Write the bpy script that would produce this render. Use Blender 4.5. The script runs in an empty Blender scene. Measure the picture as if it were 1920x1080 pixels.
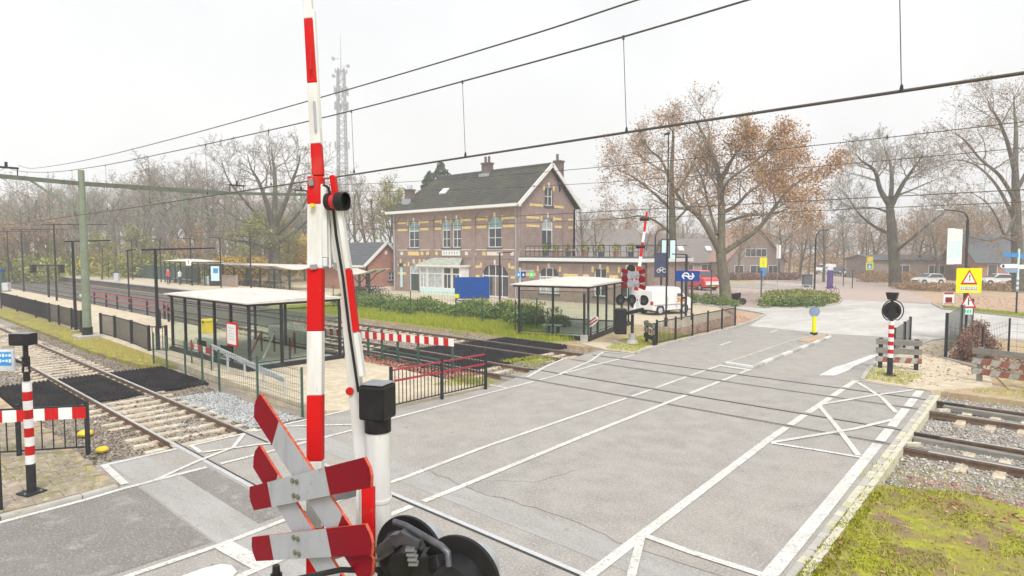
import bpy, bmesh, math, random
import numpy as np
from mathutils import Vector, Matrix
R = math.radians
C = bpy.context.scene.collection
scene = bpy.context.scene

# ------------------------------------------------------------------ camera, sky, sun, exposure
CAM_H = 4.2; YAW = R(42.4); FPX = 1178.0; PITCH = math.atan(68 / FPX)
cam = bpy.data.cameras.new('camera'); cam.sensor_width = 36.0
cam.lens = 36.0 * FPX / 1920.0; cam.clip_start = 0.05; cam.clip_end = 3000
camo = bpy.data.objects.new('camera', cam); C.objects.link(camo)
camo.location = (0, 0, CAM_H); camo.rotation_euler = (R(90) - PITCH, 0, YAW)
scene.camera = camo

SUN_EL, SUN_AZ = R(52), R(125)
world = bpy.data.worlds.new('World'); scene.world = world; world.use_nodes = True
wt = world.node_tree; wt.nodes.clear()
sky = wt.nodes.new('ShaderNodeTexSky'); sky.sky_type = 'NISHITA'; sky.sun_disc = False
sky.sun_elevation = SUN_EL; sky.sun_rotation = SUN_AZ; sky.air_density = 1.0; sky.dust_density = 4.0
hsv = wt.nodes.new('ShaderNodeHueSaturation'); hsv.inputs['Saturation'].default_value = 0.12
mix = wt.nodes.new('ShaderNodeMix'); mix.data_type = 'RGBA'; mix.inputs['Factor'].default_value = 0.8
cloud_n = wt.nodes.new('ShaderNodeTexNoise'); cloud_n.inputs['Scale'].default_value = 2.2; cloud_n.inputs['Detail'].default_value = 3
cr = wt.nodes.new('ShaderNodeValToRGB')
cr.color_ramp.elements[0].color = (7.5, 7.7, 7.95, 1); cr.color_ramp.elements[0].position = 0.3
cr.color_ramp.elements[1].color = (9.6, 9.75, 9.9, 1); cr.color_ramp.elements[1].position = 0.7
bg = wt.nodes.new('ShaderNodeBackground'); bg.inputs['Strength'].default_value = 0.078
wo = wt.nodes.new('ShaderNodeOutputWorld')
wt.links.new(sky.outputs[0], hsv.inputs['Color'])
wt.links.new(cloud_n.outputs['Fac'], cr.inputs['Fac'])
wt.links.new(hsv.outputs[0], mix.inputs['A']); wt.links.new(cr.outputs[0], mix.inputs['B'])
wt.links.new(mix.outputs['Result'], bg.inputs['Color']); wt.links.new(bg.outputs[0], wo.inputs['Surface'])

sl = bpy.data.lights.new('sun', 'SUN'); sl.energy = 1.5; sl.angle = R(18); sl.color = (1, 0.97, 0.92)
so = bpy.data.objects.new('sun', sl); C.objects.link(so); so.location = (0, 0, 60)
sd = Vector((math.sin(SUN_AZ) * math.cos(SUN_EL), math.cos(SUN_AZ) * math.cos(SUN_EL), math.sin(SUN_EL)))
so.rotation_euler = sd.to_track_quat('Z', 'Y').to_euler()

vs = scene.view_settings
scene.display_settings.display_device = 'sRGB'
vs.view_transform = 'Standard'; vs.look = 'None'; vs.gamma = 1.0; vs.use_curve_mapping = False
vs.exposure = 0.82
scene.render.engine = 'CYCLES'
scene.cycles.use_denoising = True
scene.cycles.max_bounces = 8; scene.cycles.transparent_max_bounces = 24
scene.cycles.volume_bounces = 1

# ------------------------------------------------------------------ measuring helpers (photo survey -> metres)
_fw0 = np.array([-math.sin(YAW), math.cos(YAW), 0.0]); _rt = np.array([math.cos(YAW), math.sin(YAW), 0.0]); _u0 = np.array([0, 0, 1.0])
_fw = _fw0 * math.cos(PITCH) - _u0 * math.sin(PITCH); _up = _u0 * math.cos(PITCH) + _fw0 * math.sin(PITCH)
_c = np.array([0, 0, CAM_H])
def _ray(x, y): return _fw + _rt * (x - 960) / FPX - _up * (y - 540) / FPX
def G(x, y, z=0.0):
    d = _ray(x, y); return Vector(_c + d * (z - CAM_H) / d[2])
def AT(x, y, Y=None, X=None, D=None):
    d = _ray(x, y)
    k = Y / d[1] if Y is not None else X / d[0] if X is not None else D
    return Vector(_c + d * k)
def polar(x, D, z=0.0):
    """ground point D metres ahead in the sight line of photo column x"""
    p = _c + _fw0 * D + _rt * (x - 960) / FPX * D
    return Vector((p[0], p[1], z))

# ------------------------------------------------------------------ materials
MATS = {}
def alb(c, k=1.5): return tuple(min(0.84, v * k) for v in c[:3])
def mat(name, col, rough=0.7, var=0.12, scale=6.0, metal=0.0, bump=0.0, bscale=None, col2=None, island=False, spec=0.5):
    if name in MATS: return MATS[name]
    m = bpy.data.materials.new(name); m.use_nodes = True
    nt = m.node_tree; b = nt.nodes['Principled BSDF']
    b.inputs['Roughness'].default_value = rough; b.inputs['Metallic'].default_value = metal
    b.inputs['Specular IOR Level'].default_value = spec
    col = alb(col); col2 = alb(col2) if col2 is not None else None
    c = np.array(col[:3], float)
    lo = tuple(np.clip(c * (1 - var), 0, 1)) + (1,); hi = tuple(np.clip(c * (1 + var), 0, 1)) + (1,)
    if col2 is not None: lo = tuple(col) + (1,); hi = tuple(col2) + (1,)
    geo = nt.nodes.new('ShaderNodeNewGeometry')
    r = nt.nodes.new('ShaderNodeValToRGB'); r.color_ramp.elements[0].color = lo; r.color_ramp.elements[1].color = hi
    if island:
        nt.links.new(geo.outputs['Random Per Island'], r.inputs['Fac'])
    else:
        n = nt.nodes.new('ShaderNodeTexNoise'); n.inputs['Scale'].default_value = scale; n.inputs['Detail'].default_value = 5; n.inputs['Roughness'].default_value = 0.65
        nt.links.new(geo.outputs['Position'], n.inputs['Vector'])
        r.color_ramp.elements[0].position = 0.32; r.color_ramp.elements[1].position = 0.68
        nt.links.new(n.outputs['Fac'], r.inputs['Fac'])
    nt.links.new(r.outputs[0], b.inputs['Base Color'])
    if bump:
        n2 = nt.nodes.new('ShaderNodeTexNoise'); n2.inputs['Scale'].default_value = bscale or scale * 6; n2.inputs['Detail'].default_value = 4
        nt.links.new(geo.outputs['Position'], n2.inputs['Vector'])
        bp = nt.nodes.new('ShaderNodeBump'); bp.inputs['Strength'].default_value = bump; bp.inputs['Distance'].default_value = 0.02
        nt.links.new(n2.outputs['Fac'], bp.inputs['Height']); nt.links.new(bp.outputs[0], b.inputs['Normal'])
    MATS[name] = m
    return m

def multi_mat(name, layers, rough=0.9, bump=0.25, bscale=40, spec=0.3):
    """base colour + (colour, noise scale, threshold, softness) patches laid over it; wear and dirt with their own shapes"""
    m = bpy.data.materials.new(name); m.use_nodes = True; nt = m.node_tree; b = nt.nodes['Principled BSDF']
    b.inputs['Roughness'].default_value = rough; b.inputs['Specular IOR Level'].default_value = spec
    geo = nt.nodes.new('ShaderNodeNewGeometry')
    cur = None
    for i, L in enumerate(layers):
        if i == 0:
            rgb = nt.nodes.new('ShaderNodeRGB'); rgb.outputs[0].default_value = alb(L) + (1,); cur = rgb.outputs[0]; continue
        col, sc, th, soft = L[:4]; stretch = L[4] if len(L) > 4 else (1, 1, 1)
        mp = nt.nodes.new('ShaderNodeMapping'); mp.inputs['Scale'].default_value = stretch; mp.inputs['Location'].default_value = (i * 7.3, i * 3.1, 0)
        nt.links.new(geo.outputs['Position'], mp.inputs['Vector'])
        n = nt.nodes.new('ShaderNodeTexNoise'); n.inputs['Scale'].default_value = sc; n.inputs['Detail'].default_value = 6; n.inputs['Roughness'].default_value = 0.62
        nt.links.new(mp.outputs[0], n.inputs['Vector'])
        r = nt.nodes.new('ShaderNodeMapRange'); r.inputs['From Min'].default_value = th - soft; r.inputs['From Max'].default_value = th + soft
        nt.links.new(n.outputs['Fac'], r.inputs['Value'])
        mx = nt.nodes.new('ShaderNodeMix'); mx.data_type = 'RGBA'
        nt.links.new(r.outputs[0], mx.inputs['Factor']); nt.links.new(cur, mx.inputs['A']); mx.inputs['B'].default_value = alb(col) + (1,)
        cur = mx.outputs['Result']
    nt.links.new(cur, b.inputs['Base Color'])
    if bump:
        n2 = nt.nodes.new('ShaderNodeTexNoise'); n2.inputs['Scale'].default_value = bscale; n2.inputs['Detail'].default_value = 3
        nt.links.new(geo.outputs['Position'], n2.inputs['Vector'])
        bp = nt.nodes.new('ShaderNodeBump'); bp.inputs['Strength'].default_value = bump; bp.inputs['Distance'].default_value = 0.015
        nt.links.new(n2.outputs['Fac'], bp.inputs['Height']); nt.links.new(bp.outputs[0], b.inputs['Normal'])
    MATS[name] = m
    return m

def brick_mat(name, c1, c2, mortar, bw=0.22, bh=0.07, axis='XZ'):
    m = bpy.data.materials.new(name); m.use_nodes = True; nt = m.node_tree; b = nt.nodes['Principled BSDF']; b.inputs['Roughness'].default_value = 0.9
    geo = nt.nodes.new('ShaderNodeNewGeometry'); sp = nt.nodes.new('ShaderNodeSeparateXYZ'); cb = nt.nodes.new('ShaderNodeCombineXYZ')
    nt.links.new(geo.outputs['Position'], sp.inputs[0])
    ad = nt.nodes.new('ShaderNodeMath'); ad.operation = 'ADD'
    nt.links.new(sp.outputs[0], ad.inputs[0]); nt.links.new(sp.outputs[1], ad.inputs[1])
    if axis == 'XZ': nt.links.new(ad.outputs[0], cb.inputs[0]); nt.links.new(sp.outputs[2], cb.inputs[1])
    else: nt.links.new(sp.outputs[0], cb.inputs[0]); nt.links.new(sp.outputs[1], cb.inputs[1])
    bt = nt.nodes.new('ShaderNodeTexBrick'); bt.inputs['Scale'].default_value = 1.0
    bt.inputs['Brick Width'].default_value = bw; bt.inputs['Row Height'].default_value = bh; bt.inputs['Mortar Size'].default_value = min(bw, bh) * 0.08
    bt.inputs['Color1'].default_value = alb(c1) + (1,); bt.inputs['Color2'].default_value = alb(c2) + (1,); bt.inputs['Mortar'].default_value = alb(mortar) + (1,)
    nt.links.new(cb.outputs[0], bt.inputs['Vector'])
    n = nt.nodes.new('ShaderNodeTexNoise'); n.inputs['Scale'].default_value = 1.1; n.inputs['Detail'].default_value = 6
    nt.links.new(geo.outputs['Position'], n.inputs['Vector'])
    r = nt.nodes.new('ShaderNodeMapRange'); r.inputs['To Min'].default_value = 0.72; r.inputs['To Max'].default_value = 1.25
    nt.links.new(n.outputs['Fac'], r.inputs['Value'])
    mx = nt.nodes.new('ShaderNodeMix'); mx.data_type = 'RGBA'; mx.blend_type = 'MULTIPLY'; mx.inputs['Factor'].default_value = 1
    nt.links.new(bt.outputs['Color'], mx.inputs['A'])
    cc = nt.nodes.new('ShaderNodeCombineColor')
    for k in range(3): nt.links.new(r.outputs[0], cc.inputs[k])
    nt.links.new(cc.outputs[0], mx.inputs['B'])
    nt.links.new(mx.outputs['Result'], b.inputs['Base Color'])
    bp = nt.nodes.new('ShaderNodeBump'); bp.inputs['Strength'].default_value = 0.35; bp.inputs['Distance'].default_value = 0.01
    inv = nt.nodes.new('ShaderNodeMath'); inv.operation = 'SUBTRACT'; inv.inputs[0].default_value = 1
    nt.links.new(bt.outputs['Fac'], inv.inputs[1]); nt.links.new(inv.outputs[0], bp.inputs['Height']); nt.links.new(bp.outputs[0], b.inputs['Normal'])
    MATS[name] = m
    return m

def glass_mat(name, tint=(0.86, 0.92, 0.88), fac=0.82):
    m = bpy.data.materials.new(name); m.use_nodes = True; nt = m.node_tree; nt.nodes.clear()
    o = nt.nodes.new('ShaderNodeOutputMaterial'); t = nt.nodes.new('ShaderNodeBsdfTransparent'); t.inputs[0].default_value = tint + (1,)
    g = nt.nodes.new('ShaderNodeBsdfGlossy'); g.inputs['Roughness'].default_value = 0.05; g.inputs['Color'].default_value = (0.9, 0.9, 0.9, 1)
    mx = nt.nodes.new('ShaderNodeMixShader'); mx.inputs[0].default_value = 1 - fac
    nt.links.new(t.outputs[0], mx.inputs[1]); nt.links.new(g.outputs[0], mx.inputs[2]); nt.links.new(mx.outputs[0], o.inputs[0])
    MATS[name] = m
    return m

M = dict(
    asphalt=multi_mat('asphalt', [(0.24, 0.216, 0.191), ((0.285, 0.259, 0.23), 0.35, 0.52, 0.12), ((0.19, 0.18, 0.17), 0.22, 0.56, 0.09), ((0.205, 0.192, 0.178), 0.9, 0.56, 0.1, (1, 0.12, 1)), ((0.225, 0.208, 0.19), 1.5, 0.5, 0.16, (1, 0.03, 1)),
                                  ((0.28, 0.262, 0.24), 1.7, 0.55, 0.14), ((0.19, 0.178, 0.168), 1.1, 0.65, 0.06, (1, .5, 1)), ((0.135, 0.128, 0.122), 4.5, 0.69, 0.03), ((0.12, 0.112, 0.105), 11, 0.73, 0.02), ((0.37, 0.35, 0.32), 26, 0.6, 0.1), ((0.15, 0.142, 0.135), 38, 0.6, 0.08)], rough=0.85, bump=0.3, bscale=120),
    marking=multi_mat('road_marking', [(0.50, 0.49, 0.455), ((0.41, 0.40, 0.37), 1.5, 0.52, 0.1), ((0.27, 0.26, 0.24), 9, 0.62, 0.05), ((0.32, 0.31, 0.285), 26, 0.57, 0.06)], rough=0.7, bump=0.1),
    worn_marking=multi_mat('worn_road_marking', [(0.6, 0.59, 0.55), ((0.42, 0.41, 0.39), 5, 0.5, 0.1), ((0.27, 0.26, 0.25), 16, 0.58, 0.06)], rough=0.75, bump=0.1),
    cream=multi_mat('cream_concrete', [(0.40, 0.37, 0.29), ((0.30, 0.30, 0.14), 3, 0.58, 0.1), ((0.46, 0.43, 0.36), 9, 0.55, 0.1)], rough=0.9),
    sand=multi_mat('sandy_paving', [(0.40, 0.34, 0.25), ((0.34, 0.285, 0.205), 0.5, 0.5, 0.12), ((0.46, 0.40, 0.30), 3, 0.55, 0.1), ((0.33, 0.27, 0.17), 9, 0.68, 0.06)], rough=0.95),
    earth=multi_mat('bare_earth', [(0.33, 0.25, 0.16), ((0.25, 0.18, 0.12), 0.6, 0.52, 0.12), ((0.38, 0.30, 0.19), 3, 0.55, 0.1), ((0.25, 0.26, 0.08), 0.9, 0.60, 0.07), ((0.18, 0.13, 0.09), 12, 0.64, 0.06)], rough=1.0, bump=0.5),
    ballast_bed=multi_mat('ballast_bed', [(0.19, 0.165, 0.135), ((0.25, 0.235, 0.215), 0.5, 0.54, 0.12), ((0.22, 0.17, 0.12), 1.2, 0.58, 0.1), ((0.40, 0.385, 0.36), 24, 0.6, 0.06), ((0.10, 0.09, 0.08), 30, 0.62, 0.05), ((0.22, 0.22, 0.07), 0.7, 0.66, 0.05)], rough=1.0, bump=0.9, bscale=45),
    turf=multi_mat('mossy_soil', [(0.19, 0.155, 0.055), ((0.23, 0.235, 0.025), 1.1, 0.50, 0.1), ((0.17, 0.12, 0.075), 1.7, 0.55, 0.06), ((0.29, 0.30, 0.03), 5, 0.62, 0.07), ((0.13, 0.10, 0.06), 12, 0.66, 0.05)], rough=1.0, bump=0.7, bscale=60),
    lawn=multi_mat('lawn_soil', [(0.17, 0.19, 0.04), ((0.21, 0.23, 0.04), 0.8, 0.5, 0.1), ((0.22, 0.18, 0.08), 2, 0.66, 0.06)], rough=1.0, bump=0.6),
    pink_brick=brick_mat('pink_paving', (0.36, 0.285, 0.25), (0.31, 0.245, 0.215), (0.30, 0.24, 0.2), 0.21, 0.105, 'XY'),
    orange_brick=brick_mat('orange_paving', (0.38, 0.26, 0.17), (0.32, 0.225, 0.155), (0.30, 0.22, 0.15), 0.21, 0.105, 'XY'),
    brick=brick_mat('station_brick', (0.235, 0.165, 0.148), (0.175, 0.122, 0.11), (0.34, 0.29, 0.26)),
    red_brick=brick_mat('shed_brick', (0.30, 0.13, 0.09), (0.25, 0.11, 0.08), (0.3, 0.22, 0.19)),
    house_brick=brick_mat('house_brick', (0.21, 0.165, 0.145), (0.18, 0.145, 0.13), (0.30, 0.25, 0.22)),
    yellow_brick=mat('yellow_brick', (0.55, 0.42, 0.19), 0.9, 0.22, 5, spec=.1),
    stone=mat('pale_stone', (0.55, 0.50, 0.44), 0.85, 0.12, 7),
    tile=multi_mat('dark_roof_tile', [(0.05, 0.05, 0.045), ((0.075, 0.08, 0.045), 0.8, 0.55, 0.1), ((0.05, 0.045, 0.045), 3, 0.55, 0.1), ((0.11, 0.12, 0.06), 5, 0.68, 0.05)], rough=0.8),
    slate=mat('slate_grey_roof', (0.07, 0.075, 0.085), 0.7, 0.2, 4),
    red_tile=mat('orange_red_roof', (0.29, 0.185, 0.14), 0.85, 0.2, 4),
    brown_tile=mat('brown_roof', (0.15, 0.13, 0.122), 0.85, 0.2, 3),
    white_paint=mat('white_paint', (0.56, 0.56, 0.545), 0.5, 0.06, 5, spec=.25),
    aged_white=multi_mat('aged_white_paint', [(0.50, 0.505, 0.50), ((0.40, 0.39, 0.36), 3.0, 0.55, 0.12, (4, 4, 0.5)), ((0.34, 0.325, 0.28), 18, 0.70, 0.05, (2, 2, 0.5))], rough=0.45, bump=0.05),
    sheet_grey=multi_mat('sheet_grey', [(0.275, 0.287, 0.31), ((0.24, 0.252, 0.272), 4, 0.55, 0.15), ((0.215, 0.22, 0.225), 5, 0.6, 0.08, (3, 3, .5)), ((0.17, 0.165, 0.15), 20, 0.7, 0.05)], rough=0.5, spec=0.15, bump=0.04),
    red_paint=multi_mat('red_paint', [(0.40, 0.006, 0.006), ((0.35, 0.008, 0.009), 5, 0.55, 0.15), ((0.36, 0.03, 0.025), 4, .62, .06, (3, 3, .4)), ((0.30, 0.05, 0.045), 26, 0.70, 0.05)], rough=0.5, bump=0.04, spec=0.12),
    dark_red=multi_mat('dark_red_sheet', [(0.16, 0.001, 0.008), ((0.135, 0.003, 0.009), 6, 0.56, 0.15), ((0.12, 0.012, 0.015), 26, 0.72, 0.05)], rough=0.5, bump=0.04, spec=0.1),
    orange_edge=mat('orange_edge', (0.34, 0.07, 0.04), 0.6, 0.35, 60, spec=.1),
    black_plastic=multi_mat('black_plastic', [(0.010, 0.010, 0.011), ((0.017, 0.017, 0.018), 9, 0.6, 0.1), ((0.04, 0.038, 0.036), 30, 0.74, 0.04)], rough=0.42, bump=0.06, spec=0.25),
    black_steel=mat('black_steel', (0.018, 0.019, 0.022), 0.55, 0.3, 12, spec=.25),
    grey_steel=mat('grey_steel', (0.22, 0.225, 0.24), 0.4, 0.15, 8, metal=0.6),
    galv=mat('galvanised_steel', (0.45, 0.47, 0.5), 0.45, 0.15, 6, metal=0.5),
    green_steel=mat('green_steel', (0.03, 0.065, 0.052), 0.55, 0.25, 8),
    mast_green=multi_mat('mast_green_paint', [(0.135, 0.165, 0.12), ((0.17, 0.20, 0.145), 2, 0.55, 0.15), ((0.10, 0.115, 0.08), 8, 0.65, 0.08)], rough=0.6),
    rail=multi_mat('rusty_rail', [(0.13, 0.085, 0.06), ((0.09, 0.06, 0.045), 6, 0.55, 0.1), ((0.19, 0.12, 0.08), 15, 0.62, 0.08)], rough=0.7),
    rail_top=mat('polished_rail_head', (0.62, 0.60, 0.58), 0.25, 0.08, 4, metal=0.85),
    groove=mat('dark_rail_groove', (0.035, 0.033, 0.03), 0.9, 0.3, 10),
    old_rail=mat('dull_rail_head', (0.17, 0.16, 0.15), 0.45, 0.15, 5, metal=0.4),
    sleeper=multi_mat('concrete_sleeper', [(0.41, 0.35, 0.265), ((0.33, 0.275, 0.205), 2.5, 0.52, 0.12), ((0.30, 0.25, 0.18), 10, 0.62, 0.08), ((0.56, 0.52, 0.44), 6, 0.6, 0.08)], rough=0.95, bump=0.4),
    mat_rubber=multi_mat('black_rubber', [(0.017, 0.016, 0.018), ((0.03, 0.028, 0.027), 1.3, .55, .12), ((0.06, 0.055, 0.048), 7, .68, .06)], rough=.9, spec=.12),
    concrete=multi_mat('weathered_concrete', [(0.34, 0.325, 0.30), ((0.27, 0.26, 0.23), 2, 0.55, 0.12), ((0.22, 0.23, 0.13), 4, 0.66, 0.06)], rough=0.95),
    slab=multi_mat('paving_slab', [(0.235, 0.195, 0.148), ((0.185, 0.155, 0.118), 1.6, 0.52, 0.1), ((0.17, 0.17, 0.06), 1.3, 0.60, 0.07), ((0.34, 0.29, 0.23), 8, 0.58, 0.1)], rough=0.95, bump=0.4),
    roof_white=multi_mat('shelter_roof_sheet', [(0.47, 0.445, 0.405), ((0.385, 0.36, 0.32), 0.9, 0.55, 0.12, (1, 4, 1)), ((0.28, 0.26, 0.21), 5, 0.66, 0.08)], rough=0.7, spec=.15),
    glass=glass_mat('shelter_glass', (0.86, 0.91, 0.88), 0.96),
    pane=mat('window_glass', (0.045, 0.05, 0.06), 0.08, 0.3, 1.2),
    pane_light=mat('curtained_glass', (0.30, 0.33, 0.33), 0.12, 0.35, 2.0),
    teal_glass=mat('teal_fanlight_glass', (0.16, 0.27, 0.28), 0.15, 0.2, 2),
    door_green=mat('dark_green_door', (0.03, 0.055, 0.05), 0.5, 0.2, 4),
    blue=mat('blue_board', (0.0005, 0.042, 0.20), 0.5, 0.1, 1.5, spec=.1),
    sign_blue=mat('sign_blue', (0.0005, 0.040, 0.20), 0.5, 0.06, 3, spec=.1),
    light_blue=mat('light_blue_sign', (0.02, 0.17, 0.42), 0.4, 0.1, 3),
    pale_blue=mat('pale_blue_print', (0.42, 0.58, 0.75), 0.5, 0.1, 5),
    yellow=mat('warning_yellow', (0.70, 0.60, 0.0), 0.5, 0.05, 3, spec=.1),
    amber=mat('machine_yellow', (0.72, 0.42, 0.02), 0.5, 0.1, 3),
    sign_green=mat('sign_green', (0.05, 0.42, 0.12), 0.45, 0.1, 3),
    leaf_print=mat('pale_green_print', (0.62, 0.75, 0.38), 0.5, 0.05, 3),
    purple=mat('purple_pillar', (0.06, 0.03, 0.15), 0.5, 0.1, 3),
    timber=multi_mat('weathered_timber', [(0.14, 0.13, 0.115), ((0.20, 0.19, 0.175), 3, 0.52, 0.12, (0.4, 3, 6)), ((0.11, 0.12, 0.08), 5, 0.64, 0.07)], rough=0.9, bump=0.3),
    bark=multi_mat('tree_bark', [(0.125, 0.105, 0.08), ((0.08, 0.07, 0.055), 3, 0.52, 0.1, (2, 2, 0.5)), ((0.14, 0.145, 0.08), 1.5, 0.58, 0.08)], rough=0.95, bump=0.5, bscale=12),
    bark_dark=multi_mat('dark_bark', [(0.085, 0.072, 0.058), ((0.05, 0.045, 0.038), 3, 0.52, 0.1, (2, 2, 0.5)), ((0.10, 0.11, 0.06), 1.2, 0.58, 0.08)], rough=0.95, bump=0.5, bscale=12),
    twig=mat('twig_bark', (0.165, 0.14, 0.112), 0.95, 0.25, 2),
    twig_grey=mat('grey_twig_bark', (0.235, 0.215, 0.185), 0.95, 0.25, 2),
    leaf_brown=mat('brown_oak_leaf', (0.19, 0.108, 0.052), 0.9, col2=(0.43, 0.26, 0.135), island=True, spec=.1),
    leaf_russet=mat('russet_leaf', (0.17, 0.105, 0.06), 0.9, col2=(0.34, 0.22, 0.13), island=True, spec=.1),
    leaf_yellow=mat('yellow_autumn_leaf', (0.42, 0.22, 0.03), 0.8, col2=(0.66, 0.45, 0.06), island=True),
    leaf_olive=mat('olive_leaf', (0.10, 0.115, 0.03), 0.8, col2=(0.30, 0.30, 0.085), island=True, spec=.15),
    leaf_green=mat('dull_green_leaf', (0.05, 0.085, 0.025), 0.75, col2=(0.18, 0.24, 0.06), island=True, spec=.2),
    leaf_dark=mat('conifer_needle', (0.03, 0.05, 0.03), 0.85, col2=(0.07, 0.10, 0.06), island=True),
    leaf_beech=mat('copper_beech_leaf', (0.10, 0.055, 0.04), 0.8, col2=(0.26, 0.14, 0.10), island=True),
    pebble_brown=mat('brown_ballast_stone', (0.075, 0.058, 0.043), 0.95, col2=(0.31, 0.262, 0.21), island=True, spec=.1),
    pale_asphalt=multi_mat('pale_asphalt', [(0.36, 0.345, 0.32), ((0.42, 0.405, 0.38), 0.4, 0.52, 0.12), ((0.27, 0.258, 0.242), 0.3, 0.58, 0.08, (1, .4, 1)), ((0.30, 0.287, 0.27), 0.8, 0.58, 0.1, (1, .3, 1)), ((0.48, 0.46, 0.43), 24, .6, .1), ((0.3, 0.285, 0.27), 30, .62, .08)], rough=.9),
    leaf_fallen=mat('fallen_leaf', (0.19, 0.07, 0.05), 0.9, col2=(0.38, 0.19, 0.13), island=True),
    grass=mat('grass_blade', (0.16, 0.19, 0.02), 0.9, col2=(0.35, 0.37, 0.055), island=True, spec=.15),
    moss=mat('moss_tuft', (0.10, 0.095, 0.018), 0.95, col2=(0.31, 0.315, 0.022), island=True, spec=.1),
    dry_grass=mat('dry_grass', (0.32, 0.25, 0.09), 0.95, col2=(0.42, 0.40, 0.11), island=True),
    pebble=mat('ballast_stone', (0.12, 0.105, 0.09), 0.95, col2=(0.52, 0.50, 0.47), island=True),
    car_silver=mat('silver_car_paint', (0.55, 0.57, 0.60), 0.25, 0.05, 2, metal=0.4),
    car_white=mat('white_car_paint', (0.82, 0.82, 0.82), 0.25, 0.03, 2),
    car_red=mat('red_car_paint', (0.55, 0.03, 0.04), 0.3, 0.08, 2),
    car_dark=mat('dark_car_paint', (0.05, 0.055, 0.08), 0.25, 0.1, 2),
    tyre=mat('tyre_rubber', (0.02, 0.02, 0.02), 0.85, 0.2, 5),
    orange=mat('orange_panel', (0.78, 0.20, 0.04), 0.45, 0.08, 3),
    skin=mat('skin', (0.5, 0.3, 0.22), 0.6, 0.05, 8),
    red_cloth=mat('red_jacket', (0.42, 0.05, 0.06), 0.85, 0.15, 8),
    pale_cloth=mat('pale_grey_coat', (0.55, 0.55, 0.58), 0.85, 0.1, 8),
    navy_cloth=mat('navy_trousers', (0.03, 0.035, 0.07), 0.85, 0.15, 8),
    hair=mat('dark_hair', (0.03, 0.022, 0.018), 0.7, 0.2, 20),
    red_lens=mat('red_lens', (0.35, 0.01, 0.012), 0.15, 0.1, 5),
    wire=mat('copper_wire', (0.075, 0.068, 0.06), 0.5, 0.15, 5, metal=0.5),
    tower=mat('tower_steel', (0.17, 0.18, 0.20), 0.5, 0.1, 1, metal=0.2),
    red_tube=mat('red_tube', (0.24, 0.015, 0.03), 0.45, 0.12, 4),
)
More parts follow.
